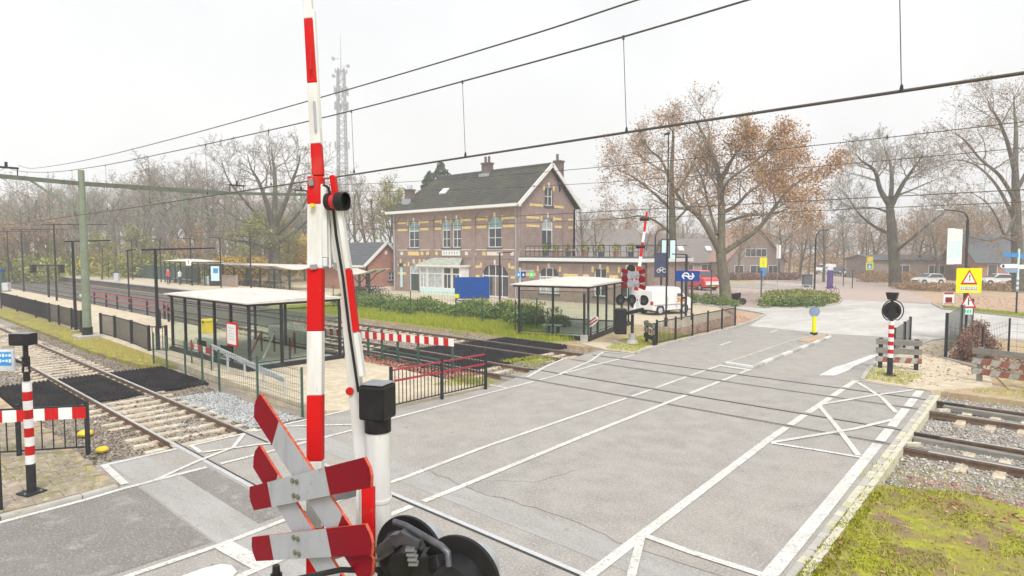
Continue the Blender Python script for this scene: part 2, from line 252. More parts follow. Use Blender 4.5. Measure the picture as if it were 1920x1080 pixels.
# ------------------------------------------------------------------ mesh helpers
def loc_of(o):
    m = Matrix.Identity(4)
    while o is not None:
        m = Matrix.LocRotScale(o.location, o.rotation_euler.to_quaternion(), o.scale) @ m
        o = o.parent
    return m
class MB:
    def __init__(s): s.v = []; s.f = []; s.m = []
    def add(s, vs, fs, mi=0):
        b = len(s.v); s.v += [tuple(p) for p in vs]
        for f in fs: s.f.append([b + i for i in f]); s.m.append(mi)
        return s
    def box(s, x0, y0, z0, x1, y1, z1, mi=0, rz=0.0):
        P = [(x, y, z) for z in (z0, z1) for x, y in ((x0, y0), (x1, y0), (x1, y1), (x0, y1))]
        if rz:
            cx, cy = (x0 + x1) / 2, (y0 + y1) / 2; c, n = math.cos(rz), math.sin(rz)
            P = [(cx + (x - cx) * c - (y - cy) * n, cy + (x - cx) * n + (y - cy) * c, z) for x, y, z in P]
        return s.add(P, [(0, 3, 2, 1), (4, 5, 6, 7), (0, 1, 5, 4), (1, 2, 6, 5), (2, 3, 7, 6), (3, 0, 4, 7)], mi)
    def frame(s, p0, p1, up=None):
        a = (Vector(p1) - Vector(p0)).normalized()
        u = Vector(up) if up is not None else Vector((0, 0, 1))
        if abs(a.dot(u)) > 0.98: u = Vector((0, 1, 0)) if abs(a.y) < 0.9 else Vector((1, 0, 0))
        x = a.cross(u).normalized(); return x, x.cross(a).normalized(), a
    def bar(s, p0, p1, w, h, mi=0, up=None, w1=None, h1=None):
        x, y, a = s.frame(p0, p1, up); P = []
        for p, ww, hh in ((Vector(p0), w, h), (Vector(p1), w1 or w, h1 or h)):
            for sx, sy in ((-1, -1), (1, -1), (1, 1), (-1, 1)): P.append(p + x * sx * ww / 2 + y * sy * hh / 2)
        return s.add(P, [(0, 1, 2, 3), (7, 6, 5, 4), (0, 4, 5, 1), (1, 5, 6, 2), (2, 6, 7, 3), (3, 7, 4, 0)], mi)
    def cyl(s, p0, p1, r0, r1=None, n=12, mi=0, caps=True):
        r1 = r0 if r1 is None else r1; x, y, a = s.frame(p0, p1); P = []
        for p, r in ((Vector(p0), r0), (Vector(p1), r1)):
            for k in range(n):
                t = 2 * math.pi * k / n; P.append(p + x * r * math.cos(t) + y * r * math.sin(t))
        F = [(k, n + k, n + (k + 1) % n, (k + 1) % n) for k in range(n)]
        if caps: F += [tuple(range(n)), tuple(range(2 * n - 1, n - 1, -1))]
        return s.add(P, F, mi)
    def tube(s, pts, r, n=8, mi=0, r1=None, caps=True):
        pts = [Vector(p) for p in pts]; N = len(pts); P = []; F = []; ref = None
        for i, p in enumerate(pts):
            a = (pts[min(i + 1, N - 1)] - pts[max(i - 1, 0)]).normalized()
            if ref is None: ref = Vector((0, 0, 1)) if abs(a.z) < 0.9 else Vector((1, 0, 0))
            x = a.cross(ref).normalized(); y = x.cross(a).normalized(); ref = y
            rr = r if r1 is None else r + (r1 - r) * i / max(1, N - 1)
            for k in range(n):
                t = 2 * math.pi * k / n; P.append(p + x * rr * math.cos(t) + y * rr * math.sin(t))
        for i in range(N - 1):
            for k in range(n): F.append((i * n + k, (i + 1) * n + k, (i + 1) * n + (k + 1) % n, i * n + (k + 1) % n))
        if caps: F += [tuple(range(n)), tuple(range(N * n - 1, (N - 1) * n - 1, -1))]
        return s.add(P, F, mi)
    def prism(s, pts, z0, z1, mi=0):
        n = len(pts); ar = sum(pts[i][0] * pts[(i + 1) % n][1] - pts[(i + 1) % n][0] * pts[i][1] for i in range(n))
        if ar < 0: pts = pts[::-1]
        P = [(p[0], p[1], z0) for p in pts] + [(p[0], p[1], z1) for p in pts]
        F = [tuple(range(n - 1, -1, -1)), tuple(range(n, 2 * n))] + [(i, (i + 1) % n, n + (i + 1) % n, n + i) for i in range(n)]
        return s.add(P, F, mi)
    def slab(s, pts, t, mi=0, mi_side=None):
        """planar polygon pts (3-D) thickened by vector t"""
        t = Vector(t); n = len(pts); P = [Vector(p) for p in pts] + [Vector(p) + t for p in pts]
        nrm = Vector((0, 0, 0))
        for i in range(n): nrm += P[i].cross(P[(i + 1) % n])
        flip = nrm.dot(t) > 0
        a = tuple(range(n)); b = tuple(range(n, 2 * n))
        s.add(P, [a[::-1] if flip else a, b if flip else b[::-1]], mi)
        base = len(s.v) - 2 * n
        for i in range(n):
            q = [base + i, base + (i + 1) % n, base + n + (i + 1) % n, base + n + i]
            s.f.append(q if flip else q[::-1]); s.m.append(mi if mi_side is None else mi_side)
        return s
    def disc(s, c, nrm, r, t=0.01, n=24, mi=0, mi_side=None):
        nrm = Vector(nrm).normalized(); x, y, a = s.frame(c, Vector(c) + nrm)
        pts = [Vector(c) + x * r * math.cos(2 * math.pi * k / n) + y * r * math.sin(2 * math.pi * k / n) for k in range(n)]
        return s.slab(pts, nrm * t, mi, mi_side)
    def ball(s, c, r, n=10, m=6, mi=0, sz=1.0):
        c = Vector(c); P = [c + Vector((0, 0, r * sz))]
        for i in range(1, m):
            t = math.pi * i / m
            for k in range(n): P.append(c + Vector((r * math.sin(t) * math.cos(2 * math.pi * k / n), r * math.sin(t) * math.sin(2 * math.pi * k / n), r * sz * math.cos(t))))
        P.append(c - Vector((0, 0, r * sz))); L = len(P) - 1
        F = [(0, 1 + k, 1 + (k + 1) % n) for k in range(n)]
        for i in range(m - 2):
            for k in range(n): F.append((1 + i * n + k, 1 + (i + 1) * n + k, 1 + (i + 1) * n + (k + 1) % n, 1 + i * n + (k + 1) % n))
        F += [(L, 1 + (m - 2) * n + (k + 1) % n, 1 + (m - 2) * n + k) for k in range(n)]
        return s.add(P, F, mi)
    def build(s, name, mats, parent=None, smooth=False, local=False, bevel=0.0):
        me = bpy.data.meshes.new(name)
        V = s.v
        if parent is not None and not local:
            inv = loc_of(parent).inverted(); V = [tuple(inv @ Vector(p)) for p in s.v]
        me.from_pydata(V, [], s.f)
        if not isinstance(mats, (list, tuple)): mats = [mats]
        for m in mats: me.materials.append(m)
        if len(mats) > 1: me.polygons.foreach_set('material_index', s.m)
        if smooth:
            me.polygons.foreach_set('use_smooth', [True] * len(me.polygons))
        me.update()
        o = bpy.data.objects.new(name, me); C.objects.link(o)
        if smooth and smooth != 'all':
            try: me.set_sharp_from_angle(angle=R(38))
            except Exception: pass
        if parent is not None: o.parent = parent
        if bevel:
            bv = o.modifiers.new('bevel', 'BEVEL'); bv.width = bevel; bv.segments = 2; bv.limit_method = 'ANGLE'
        return o
def raw(name, V, F, m, parent=None, size=None):
    """fast numpy mesh: F is an (n,k) index array"""
    me = bpy.data.meshes.new(name); k = F.shape[1]
    me.vertices.add(len(V)); me.vertices.foreach_set('co', np.asarray(V, np.float32).ravel())
    me.loops.add(F.size); me.loops.foreach_set('vertex_index', F.astype(np.int32).ravel())
    me.polygons.add(len(F)); me.polygons.foreach_set('loop_start', np.arange(0, F.size, k, dtype=np.int32))
    me.polygons.foreach_set('loop_total', np.full(len(F), k, np.int32))
    me.materials.append(m); me.update(calc_edges=True)
    o = bpy.data.objects.new(name, me); C.objects.link(o)
    if parent is not None: o.parent = parent
    return o
def thing(name, label, cat, loc=(0, 0, 0), rz=0.0, group=None):
    o = bpy.data.objects.new(name, None); C.objects.link(o); o.empty_display_size = 0.2
    o.location = loc; o.rotation_euler = (0, 0, rz); o['label'] = label; o['category'] = cat; o['kind'] = 'thing'
    if group: o['group'] = group
    return o
def tag(o, label, cat, group=None, kind='thing'):
    o['label'] = label; o['category'] = cat; o['kind'] = kind
    if group: o['group'] = group
    return o
def struct(o, label=None, cat=None):
    o['kind'] = 'structure'
    if label: o['label'] = label
    if cat: o['category'] = cat
    return o
def stuff(o, label, cat):
    o['kind'] = 'stuff'; o['label'] = label; o['category'] = cat; return o
def copy_tree(o, loc=None, rz=None, label=None, parent=None, group=None, scale=None):
    c = o.copy(); C.objects.link(c)
    if parent is not None: c.parent = parent
    if loc is not None: c.location = loc
    if rz is not None: c.rotation_euler = (0, 0, rz)
    if scale is not None: c.scale = (scale,) * 3 if not hasattr(scale, '__len__') else scale
    if label: c['label'] = label
    if group: c['group'] = group
    for ch in list(o.children): copy_tree(ch, parent=c)
    return c
def inst(o, parent, loc=None, rz=None):
    c = o.copy(); C.objects.link(c); c.parent = parent
    if loc is not None: c.location = loc
    if rz is not None: c.rotation_euler = (0, 0, rz)
    return c
rnd = random.Random(5)

def in_poly(x, y, poly):
    ins = np.zeros(len(x), bool); n = len(poly)
    for i in range(n):
        x0, y0 = poly[i]; x1, y1 = poly[(i + 1) % n]
        c = ((y0 > y) != (y1 > y)) & (x < (x1 - x0) * (y - y0) / (y1 - y0 + 1e-12) + x0); ins ^= c
    return ins
def sample(poly, n, rng, near=None):
    P = np.array(poly); lo, hi = P.min(0), P.max(0); out = []; tot = 0
    while tot < n:
        q = lo + rng.random((n * 2, 2)) * (hi - lo); q = q[in_poly(q[:, 0], q[:, 1], poly)]
        if near:   # thin out with distance from the viewer's side
            d = np.hypot(q[:, 0], q[:, 1]); q = q[rng.random(len(q)) < np.clip((near / d) ** 1.6, 0, 1)]
        out.append(q); tot += len(q)
    return np.concatenate(out)[:n]
def stones(name, polys, n, s0, s1, z, m, seed, parent=None, flat=0.7):
    rng = np.random.default_rng(seed)
    pts = np.concatenate([sample(p, k, rng, near=nr) for (p, k, nr) in polys]); N = len(pts)
    base = np.array([(1, 0, 0), (-1, 0, 0), (0, 1, 0), (0, -1, 0), (0, 0, 1), (0, 0, -1)], float)
    F0 = np.array([(0, 2, 4), (2, 1, 4), (1, 3, 4), (3, 0, 4), (2, 0, 5), (1, 2, 5), (3, 1, 5), (0, 3, 5)])
    sz = (s0 + (s1 - s0) * rng.random(N) ** 2)[:, None, None] / 2
    V = base[None] * (0.65 + 0.7 * rng.random((N, 6, 1))) + (rng.random((N, 6, 3)) - .5) * 0.5
    V[:, :, 2] *= flat; a = rng.random(N) * 6.28; c, s = np.cos(a)[:, None], np.sin(a)[:, None]
    x, y = V[:, :, 0] * c - V[:, :, 1] * s, V[:, :, 0] * s + V[:, :, 1] * c
    tx = (rng.random((N, 1)) - .5) * 1.2; zz = V[:, :, 2] + x * tx
    V = np.stack([x, y, zz], 2) * sz
    zc = z(pts[:, 0], pts[:, 1]) if callable(z) else np.full(N, z)
    V[:, :, 0] += pts[:, 0:1]; V[:, :, 1] += pts[:, 1:2]; V[:, :, 2] += zc[:, None] + sz[:, :, 0] * 0.35
    F = (F0[None] + (np.arange(N) * 6)[:, None, None]).reshape(-1, 3)
    return raw(name, V.reshape(-1, 3), F, m, parent)
def blades(name, polys, h0, h1, w, z, m, seed, lean=0.5, parent=None, keep=None):
    rng = np.random.default_rng(seed)
    pts = np.concatenate([sample(p, k, rng, near=nr) for (p, k, nr) in polys])
    if keep is not None: pts = pts[keep(pts[:, 0], pts[:, 1]) | (rng.random(len(pts)) < .12)]
    N = len(pts); h = h0 + (h1 - h0) * rng.random(N) ** 1.5; a = rng.random(N) * 6.28; ww = w * (0.5 + rng.random(N))
    dx, dy = np.cos(a) * ww, np.sin(a) * ww; b = rng.random(N) * 6.28; lx, ly = np.cos(b) * h * lean * rng.random(N), np.sin(b) * h * lean * rng.random(N)
    zc = z(pts[:, 0], pts[:, 1]) if callable(z) else np.full(N, z)
    V = np.empty((N, 3, 3)); V[:, 0] = np.stack([pts[:, 0] - dx, pts[:, 1] - dy, zc], 1); V[:, 1] = np.stack([pts[:, 0] + dx, pts[:, 1] + dy, zc], 1)
    V[:, 2] = np.stack([pts[:, 0] + lx, pts[:, 1] + ly, zc + h], 1)
    return raw(name, V.reshape(-1, 3), np.arange(N * 3).reshape(-1, 3), m, parent)
def leaf_quads(P, s0, s1, rng, flatness=0.0):
    N = len(P); u = rng.normal(size=(N, 3)); v = rng.normal(size=(N, 3))
    if flatness: u[:, 2] *= (1 - flatness); v[:, 2] *= (1 - flatness)
    u /= np.linalg.norm(u, axis=1)[:, None]; v -= u * (u * v).sum(1)[:, None]; v /= np.linalg.norm(v, axis=1)[:, None]
    s = (s0 + (s1 - s0) * rng.random(N))[:, None] / 2
    V = np.stack([P - u * s, P - v * s * 0.6, P + u * s, P + v * s * 0.6], 1)
    return V.reshape(-1, 3), np.arange(N * 4).reshape(-1, 4)
def litter(name, polys, s0, s1, z, m, seed):
    rng = np.random.default_rng(seed)
    pts = np.concatenate([sample(p, k, rng, near=nr) for (p, k, nr) in polys])
    zc = z(pts[:, 0], pts[:, 1]) if callable(z) else np.full(len(pts), z)
    P = np.column_stack([pts, zc + 0.012 + rng.random(len(pts)) * 0.02])
    V, F = leaf_quads(P, s0, s1, rng, 0.8); return raw(name, V, F, m)
def leaf_cloud(blobs, n, s0, s1, rng, shell=0.55):
    """leaf-sized faces through a set of ellipsoid clumps (cx,cy,cz,rx,ry,rz)"""
    B = np.array(blobs, float); wgt = B[:, 3] * B[:, 4] * B[:, 5]; idx = rng.choice(len(B), n, p=wgt / wgt.sum())
    d = rng.normal(size=(n, 3)); d /= np.linalg.norm(d, axis=1)[:, None]
    r = (shell + (1 - shell) * rng.random(n))[:, None] * (0.85 + 0.3 * rng.random((n, 1)))
    P = B[idx, :3] + d * r * B[idx, 3:6]; P = P[P[:, 2] > 0.02]
    return leaf_quads(P, s0, s1, rng)

# ------------------------------------------------------------------ trees
def ortho(d):
    a = np.array([0, 0, 1.0]) if abs(d[2]) < 0.9 else np.array([1.0, 0, 0]); x = np.cross(d, a); x /= np.linalg.norm(x); return x, np.cross(x, d)
class Tree:
    """level 0 trunk, 1 limbs, 2 boughs, 3 twigs, 4 twiglets"""
    def __init__(s, seed): s.r = np.random.default_rng(seed); s.wood = []; s.fine = []; s.tips = []
    def grow(s, p, d, L, r, lev, P):
        rg = s.r; n = P['seg'][lev]; pts = [np.array(p)]; rad = [r]; dirs = [d]; step = L / n; cur = d
        for i in range(n):
            cur = cur + rg.normal(size=3) * P['wob'][lev]; cur[2] += P['up'][lev]; cur = cur / np.linalg.norm(cur)
            pts.append(pts[-1] + cur * step); rad.append(max(r * (1 - (i + 1) / n * P['taper'][lev]), P['rmin'])); dirs.append(cur)
        s.spawn(pts, rad, dirs, L, lev, P)
        return pts
    def spawn(s, pts, rad, dirs, L, lev, P):
        rg = s.r; n = len(pts) - 1
        (s.wood if lev <= 1 else s.fine).append((pts, rad, lev))
        if lev >= P['max']: s.tips += pts[1:]; return
        k = P['kids'][lev]; k = int(k * (0.75 + 0.5 * rg.random()) + 0.5)
        az = rg.random() * 6.28
        for j in range(k):
            t = P['t0'][lev] + (1 - P['t0'][lev]) * (j + 0.3 + 0.7 * rg.random()) / k; t = min(t, 0.999)
            f = t * n; i = int(f); q = pts[i] + (pts[i + 1] - pts[i]) * (f - i); dd = dirs[min(i + 1, n)]; rr = rad[i] + (rad[i + 1] - rad[i]) * (f - i)
            x, y = ortho(dd); az += 2.4 + rg.normal() * 0.5; ang = R(P['ang'][lev]) * (0.7 + 0.6 * rg.random())
            nd = dd * math.cos(ang) + (x * math.cos(az) + y * math.sin(az)) * math.sin(ang)
            ll = L * P['ratio'][lev] * (1.1 - 0.55 * t) * (0.75 + 0.5 * rg.random())
            s.grow(q, nd / np.linalg.norm(nd), ll, max(min(rr * 0.72, rr * P['rr'][lev]), P['rmin']), lev + 1, P)
    @staticmethod
    def mesh(lst, name, m, parent, sides):
        V = []; F = []; b = 0
        for pts, rad, lev in lst:
            n = sides[lev]; A = np.array(pts); d = np.gradient(A, axis=0); d /= np.linalg.norm(d, axis=1)[:, None] + 1e-9
            a = np.array([0, 0, 1.0]) if abs(d[0][2]) < 0.8 else np.array([1.0, 0, 0])
            x = np.cross(d, a); x /= np.linalg.norm(x, axis=1)[:, None] + 1e-9; y = np.cross(x, d)
            t = np.arange(n) * 2 * np.pi / n; rr = np.array(rad)[:, None, None]
            ring = A[:, None] + rr * (x[:, None] * np.cos(t)[None, :, None] + y[:, None] * np.sin(t)[None, :, None])
            V.append(ring.reshape(-1, 3)); k = len(A)
            i = np.arange(k - 1)[:, None] * n; j = np.arange(n)[None]
            q = np.stack([i + j, i + (j + 1) % n, i + n + (j + 1) % n, i + n + j], 2).reshape(-1, 4) + b
            F.append(q); b += k * n
        o = raw(name, np.concatenate(V), np.concatenate(F), m, parent)
        o.data.polygons.foreach_set('use_smooth', np.ones(len(o.data.polygons), bool)); return o
    def make(s, name, label, cat, loc, wood_m, twig_m, leaf_m=None, nleaf=0, leaf=(0.1, 0.2), group=None, leaf_pick=None, spread=0.25):
        root = thing(name, label, cat, loc, 0, group)
        s.mesh(s.wood, 'trunk', wood_m, root, {0: 10, 1: 7, 2: 4, 3: 3, 4: 3})
        s.mesh(s.fine, 'crown', twig_m, root, {0: 8, 1: 6, 2: 4, 3: 3, 4: 3})
        if nleaf and s.tips:
            T = np.array(s.tips)
            if leaf_pick is not None: T = T[leaf_pick(T)]
            P = T[s.r.integers(0, len(T), nleaf)] + s.r.normal(size=(nleaf, 3)) * spread
            V, F = leaf_quads(P, leaf[0], leaf[1], s.r); raw('foliage', V, F, leaf_m, root)
        return root
OAK = dict(max=4, seg=[7, 7, 6, 4, 2], wob=[.05, .13, .17, .2, .25], up=[.03, .05, .03, .02, .02], taper=[.55, .75, .8, .75, .6], rmin=.009,
           kids=[7, 7, 7, 5], t0=[.35, .22, .2, .2], ang=[52, 48, 48, 45], ratio=[.72, .55, .5, .5], rr=[.5, .5, .5, .55])
TALL = dict(OAK, kids=[11, 6, 5, 4], t0=[.3, .25, .2, .2], ang=[40, 42, 45, 45], ratio=[.42, .5, .5, .5], wob=[.03, .1, .16, .2, .25], up=[.02, .09, .05, .03, .02])
FAR = dict(OAK, max=3, kids=[13, 8, 7], rmin=.02, ratio=[.5, .5, .45], ang=[45, 45, 45], up=[.02, .07, .05, .03, .02])
# ------------------------------------------------------------------ SETTING: ground, road, tracks
def sheet(name, poly, z0, z1, m): return struct(MB().prism(poly, z0, z1).build(name, m))
sheet('ground', [(-900, 22.7), (600, 22.7), (600, 1200), (-900, 1200)], -0.4, -0.03, M['earth'])
sheet('ground', [(-900, -300), (600, -300), (600, 3.3), (-900, 3.3)], -0.4, -0.03, M['earth'])
# track bed, shaped: shoulders of ballast between the tracks
def bed_z(x, y):
    x = np.asarray(x, float); y = np.asarray(y, float)
    t = np.exp(-((y - 5.75) / 1.6) ** 4) + np.exp(-((y - 16.1) / 1.5) ** 4) + np.exp(-((y - 20.2) / 1.5) ** 4)
    return -0.20 + 0.035 * t + 0.03 * np.sin(x * 0.9 + y * 1.7) * np.sin(y * 2.3 - x * 0.4) + 0.02 * np.sin(x * 3.1) * np.sin(y * 3.7)
xs = np.concatenate([np.arange(-300, -60, 4.0), np.arange(-60, 12, 0.4), np.arange(12, 80, 4.0)]); ys = np.arange(3.2, 23.01, 0.3)
Xg, Yg = np.meshgrid(xs, ys, indexing='ij'); Vg = np.stack([Xg, Yg, bed_z(Xg, Yg)], 2).reshape(-1, 3); ny = len(ys)
ii = (np.arange(len(xs) - 1)[:, None] * ny + np.arange(ny - 1)[None]).reshape(-1)
bed = raw('ballast_bed', Vg, np.stack([ii, ii + ny, ii + ny + 1, ii + 1], 1), M['ballast_bed']); struct(bed)
sheet('ground', [(-900, 3.2), (600, 3.2), (600, 23), (-900, 23)], -0.9, -0.42, M['earth'])

# road -----------------------------------------------------------------
road_poly = [(-13.0, -14), (-12.36, 2.0), (-12.4, 3.35), (-14.25, 3.42), (-14.3, 6.4), (-14.4, 9.4), (-13.62, 9.8), (-13.5, 13.9), (-14.6, 17.8), (-15.2, 22.2), (-13.5, 22.35),
             (-13.8, 26), (-14.0, 33), (-14.6, 38), (-15.6, 42.2), (-20.5, 45.8), (-30, 50), (-29.4, 52), (-18.3, 47.2), (-15.8, 48.7), (-14.7, 51), (-14.5, 55), (-15.6, 60),
             (-9.0, 60), (-8.2, 57), (-7.6, 54.8), (-2.8, 50.9), (14, 40), (60, 16), (60, 4), (9, 33), (-3.0, 38.4), (-4.6, 37), (-5.3, 34.8), (-5.8, 26.7), (-5.5, 24.1), (-5.3, 22.6), (-3.25, 22.2),
             (-3.0, 15.3), (-2.66, 8.3), (-2.5, 3.0), (-2.4, -14)]
road = MB().prism(road_poly, -0.38, 0.0).build('road', M['asphalt']); struct(road)
struct(MB().add([(x, y, .005) for x, y in [(-13.95, 35.2), (-14.6, 38), (-15.6, 42.2), (-20.5, 45.8), (-30, 50), (-29.4, 52), (-18.3, 47.2), (-15.8, 48.7), (-14.7, 51), (-14.5, 55), (-15.6, 60), (-9.0, 60), (-8.2, 57), (-7.6, 54.8), (-2.8, 50.9), (14, 40), (60, 16), (60, 4), (9, 33), (-3.0, 38.4), (-4.6, 37), (-5.2, 35.6), (-9.5, 34.6)]], [tuple(range(23))]).build('junction_surface', M['pale_asphalt'], road))
# repaired strips along the near rails and saw cuts, a few mm proud
def strip(name, pts, w, z, m, parent=None):
    mb = MB()
    for a, b in zip(pts[:-1], pts[1:]):
        a, b = Vector((a[0], a[1], 0)), Vector((b[0], b[1], 0)); d = (b - a).normalized(); n = Vector((-d.y, d.x, 0)) * w / 2
        P = [a - n, b - n, b + n, a + n]; mb.add([(p.x, p.y, z) for p in P], [(0, 1, 2, 3)])
    return mb.build(name, m, parent)
patch_m = multi_mat('tar_patch', [(0.23, 0.222, 0.21), ((0.285, 0.278, 0.265), 1.4, 0.55, 0.14, (0.4, 2, 1)), ((0.18, 0.173, 0.165), 6, 0.64, 0.08), ((0.33, 0.32, 0.30), 28, .6, .1)], rough=0.85)
tar_m = mat('tar_seam', (0.16, 0.15, 0.14), 0.8, 0.3, 10)
for y0, y1 in ((3.65, 4.35), (6.95, 7.55)):
    struct(strip('road_patch', [(-14.2, (y0 + y1) / 2), (-2.7, (y0 + y1) / 2)], y1 - y0, 0.004, patch_m, road))
darker_m = multi_mat('darker_asphalt', [(0.145, 0.131, 0.121), ((0.178, 0.162, 0.15), 0.8, 0.52, 0.12), ((0.145, 0.132, 0.123), 1.2, 0.6, 0.08, (1, .4, 1)), ((0.25, 0.24, 0.235), 2.2, .62, .08), ((0.11, 0.10, 0.095), 5, .72, .04), ((0.28, 0.262, 0.245), 28, 0.6, 0.1), ((0.11, 0.105, 0.10), 40, 0.6, 0.08)], rough=0.85, bump=0.3, bscale=120)  # darker asphalt tone for the near left lane
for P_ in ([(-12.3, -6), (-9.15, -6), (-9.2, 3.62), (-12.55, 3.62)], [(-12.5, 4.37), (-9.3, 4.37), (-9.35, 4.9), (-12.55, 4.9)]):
    struct(MB().add([(x, y, .004) for x, y in P_], [(0, 1, 2, 3)]).build('road_patch', darker_m, road))
rr = random.Random(3)
for pts, w in (([(-9.4, 7.7), (-7.7, 7.55), (-6.3, 7.75), (-4.9, 7.6), (-2.9, 7.7)], .03), 
               ([(-7.9, 8.1), (-7.3, 8.6), (-7.0, 9.9)], .02)):
    q = []
    for a, b in zip(pts[:-1], pts[1:]):
        for k in range(6):
            t = k / 6; q.append((a[0] + (b[0] - a[0]) * t + rr.uniform(-.05, .05), a[1] + (b[1] - a[1]) * t + rr.uniform(-.05, .05)))
    struct(strip('tar_crack', q, w * .4, 0.0075, tar_m, road))

# rails & sleepers ------------------------------------------------------
def rail_mb(y, x0, x1, crossing):
    mb = MB(); t = 0.0
    for a, b in ([(x0, crossing[0]), (crossing[1], x1)] if crossing else [(x0, x1)]):
        mb.box(a, y - .062, t - .16, b, y + .062, t - .13, 0); mb.box(a, y - .012, t - .13, b, y + .012, t - .045, 0)
        mb.box(a, y - .036, t - .045, b, y + .036, t - .002, 0); mb.box(a, y - .03, t - .002, b, y + .03, t + .006, 1)
    return mb
def sleeper_mb():
    return MB().add([(-.13, -1.26, -.1), (.13, -1.26, -.1), (.13, 1.26, -.1), (-.13, 1.26, -.1), (-.10, -1.24, .035), (.10, -1.24, .035), (.10, 1.24, .035), (-.10, 1.24, .035)],
                    [(0, 3, 2, 1), (4, 5, 6, 7), (0, 1, 5, 4), (1, 2, 6, 5), (2, 3, 7, 6), (3, 0, 4, 7)]).box(-.09, -.85, .035, .09, -.65, .05).box(-.09, .65, .035, .09, .85, .05)
slp_mesh = None
def track(yc, crossing, x0, x1, ranges, ytop):
    t = bpy.data.objects.new('railway_track', None); C.objects.link(t); t.location = (0, yc, 0); t['kind'] = 'structure'
    for s in (-.75, .75): rail_mb(yc + s, x0, x1, crossing).build('rail', [M['rail'], M['rail_top']], t)
    global slp_mesh
    for a, b in ranges:
        x = a
        while x < b:
            if slp_mesh is None: o = sleeper_mb().build('sleeper', M['sleeper'], t, local=True); slp_mesh = o.data
            else: o = bpy.data.objects.new('sleeper', slp_mesh); C.objects.link(o); o.parent = t
            o.location = (x, rnd.uniform(-.02, .02), -.165 + rnd.uniform(-.012, .006)); o.rotation_euler = (0, 0, rnd.uniform(-.012, .012))
            x += 0.62
    return t
tk1 = track(5.75, (-14.6, -2.4), -320, 90, [(-62, -14.6)], 0)
tk2 = track(16.25, (-14.7, -2.9), -320, 90, [(-36, -15.0), (-1.7, 7)], 0)
tk3 = track(20.25, (-15.2, -3.1), -320, 90, [(-36, -15.4), (-2.2, 7)], 0)
# rails through the road: head and flange groove
for yc, ms, w in ((5.75, 'rail_top', .085), (16.25, 'old_rail', .06), (20.25, 'old_rail', .06)):
    tr = {5.75: tk1, 16.25: tk2, 20.25: tk3}[yc]
    for s in (-.75, .75):
        MB().box(-14.7, yc + s - w / 2, -.05, -2.3, yc + s + w / 2, .010).build('rail_in_road', M[ms], tr)
        gy = yc + s - (0.06 if s > 0 else -0.06); MB().box(-14.7, gy - .026, -.03, -2.3, gy + .026, .0085).build('flange_groove', M['groove'], tr)

for tr, yc in ((tk2, 16.25), (tk3, 20.25)):
    for dy in (-.48, .42): MB().bar((-2.75, yc + dy, -.09), (.3, yc + dy, -.13), .2, .12).build('guard_plank', M['timber'], tr)
    MB().bar((-2.75, yc - .5, .0), (-2.55, yc - .2, -.02), .1, .08).build('white_stop', M['cream'], tr)
# markings ----------------------------------------------------------------
marks = bpy.data.objects.new('road_markings', None); C.objects.link(marks); marks['kind'] = 'structure'
def line(pts, w, m='marking', z=0.012): o = strip('painted_line', pts, w, z, M[m], marks); return o
C1 = [(-8.9, 0.5), (-9.0, 2.6), (-9.0, 3.7), (-9.1, 4.6), (-9.2, 6.2), (-9.2, 7.1), (-9.4, 9.4), (-9.5, 12.8), (-9.6, 16), (-9.75, 19.3), (-9.85, 22.3)]
C2 = [(-7.7, 0.6), (-7.95, 3.8), (-8.05, 6.0), (-8.1, 7.5), (-8.3, 11.4), (-8.45, 15.5), (-8.6, 19.2), (-8.7, 21.9)]
def dashed_by_rails(L, w):
    """break the line where each rail crosses it"""
    ry = [yc + s for yc in (5.75, 16.25, 20.25) for s in (-.75, .75)]
    for a, b in zip(L[:-1], L[1:]):
        cuts = sorted([y for y in ry if a[1] < y < b[1]]); ys_ = [a[1]] + [v for y in cuts for v in (y - .13, y + .13)] + [b[1]]
        for k in range(0, len(ys_), 2):
            if ys_[k + 1] - ys_[k] < .05: continue
            f = lambda y: a[0] + (b[0] - a[0]) * (y - a[1]) / (b[1] - a[1])
            line([(f(ys_[k]), ys_[k]), (f(ys_[k + 1]), ys_[k + 1])], w)
dashed_by_rails(C1, .11); dashed_by_rails(C2, .13)
line([(-9.05, 3.68), (-7.95, 3.78)], .26, z=.016)
dashed_by_rails([(-4.45, 2), (-4.6, 6.5), (-4.7, 8.0), (-5.1, 14.3), (-5.4, 22.5)], .17)
dashed_by_rails([(-2.62, 2), (-2.88, 8.2), (-2.98, 10.6), (-3.17, 14.6), (-3.55, 22.2)], .20)
E1 = [(-12.15, -4), (-12.28, 1.7), (-12.35, 2.8), (-12.45, 3.4), (-12.5, 4.8), (-12.52, 6.2), (-12.6, 8.2), (-12.75, 9.4), (-12.9, 12.1), (-13.05, 15.3), (-13.2, 17.9), (-13.35, 20.5), (-13.45, 22.2)]
dashed_by_rails(E1, .11)
dashed_by_rails([(-14.1, 3.5), (-14.15, 4.9), (-14.2, 6.4), (-14.25, 8.0), (-14.3, 9.4)], .10)
line([(-14.1, 3.55), (-12.65, 3.5)], .13, z=.0155)
line([(-12.45, 3.9), (-13.0, 4.9), (-13.35, 5.75), (-14.15, 6.35)], .09, z=.0155); line([(-14.2, 5.2), (-13.5, 5.15), (-13.15, 6.2), (-12.6, 7.4)], .09, z=.017)
line([(-14.25, 7.1), (-12.65, 8.9)], .09, 'worn_marking', .0155)
line([(-13.8, 14.0), (-12.95, 14.0)], .09, 'worn_marking', .0155)
line([(-13.65, 15.7), (-14.5, 17.8), (-14.9, 19.2)], .12, z=.0155); line([(-13.1, 16.6), (-13.9, 19.7), (-14.8, 21.9), (-13.5, 22.2)], .11, z=.017)
line([(-13.3, 18.7), (-13.3, 20.8)], .12, z=.0155)
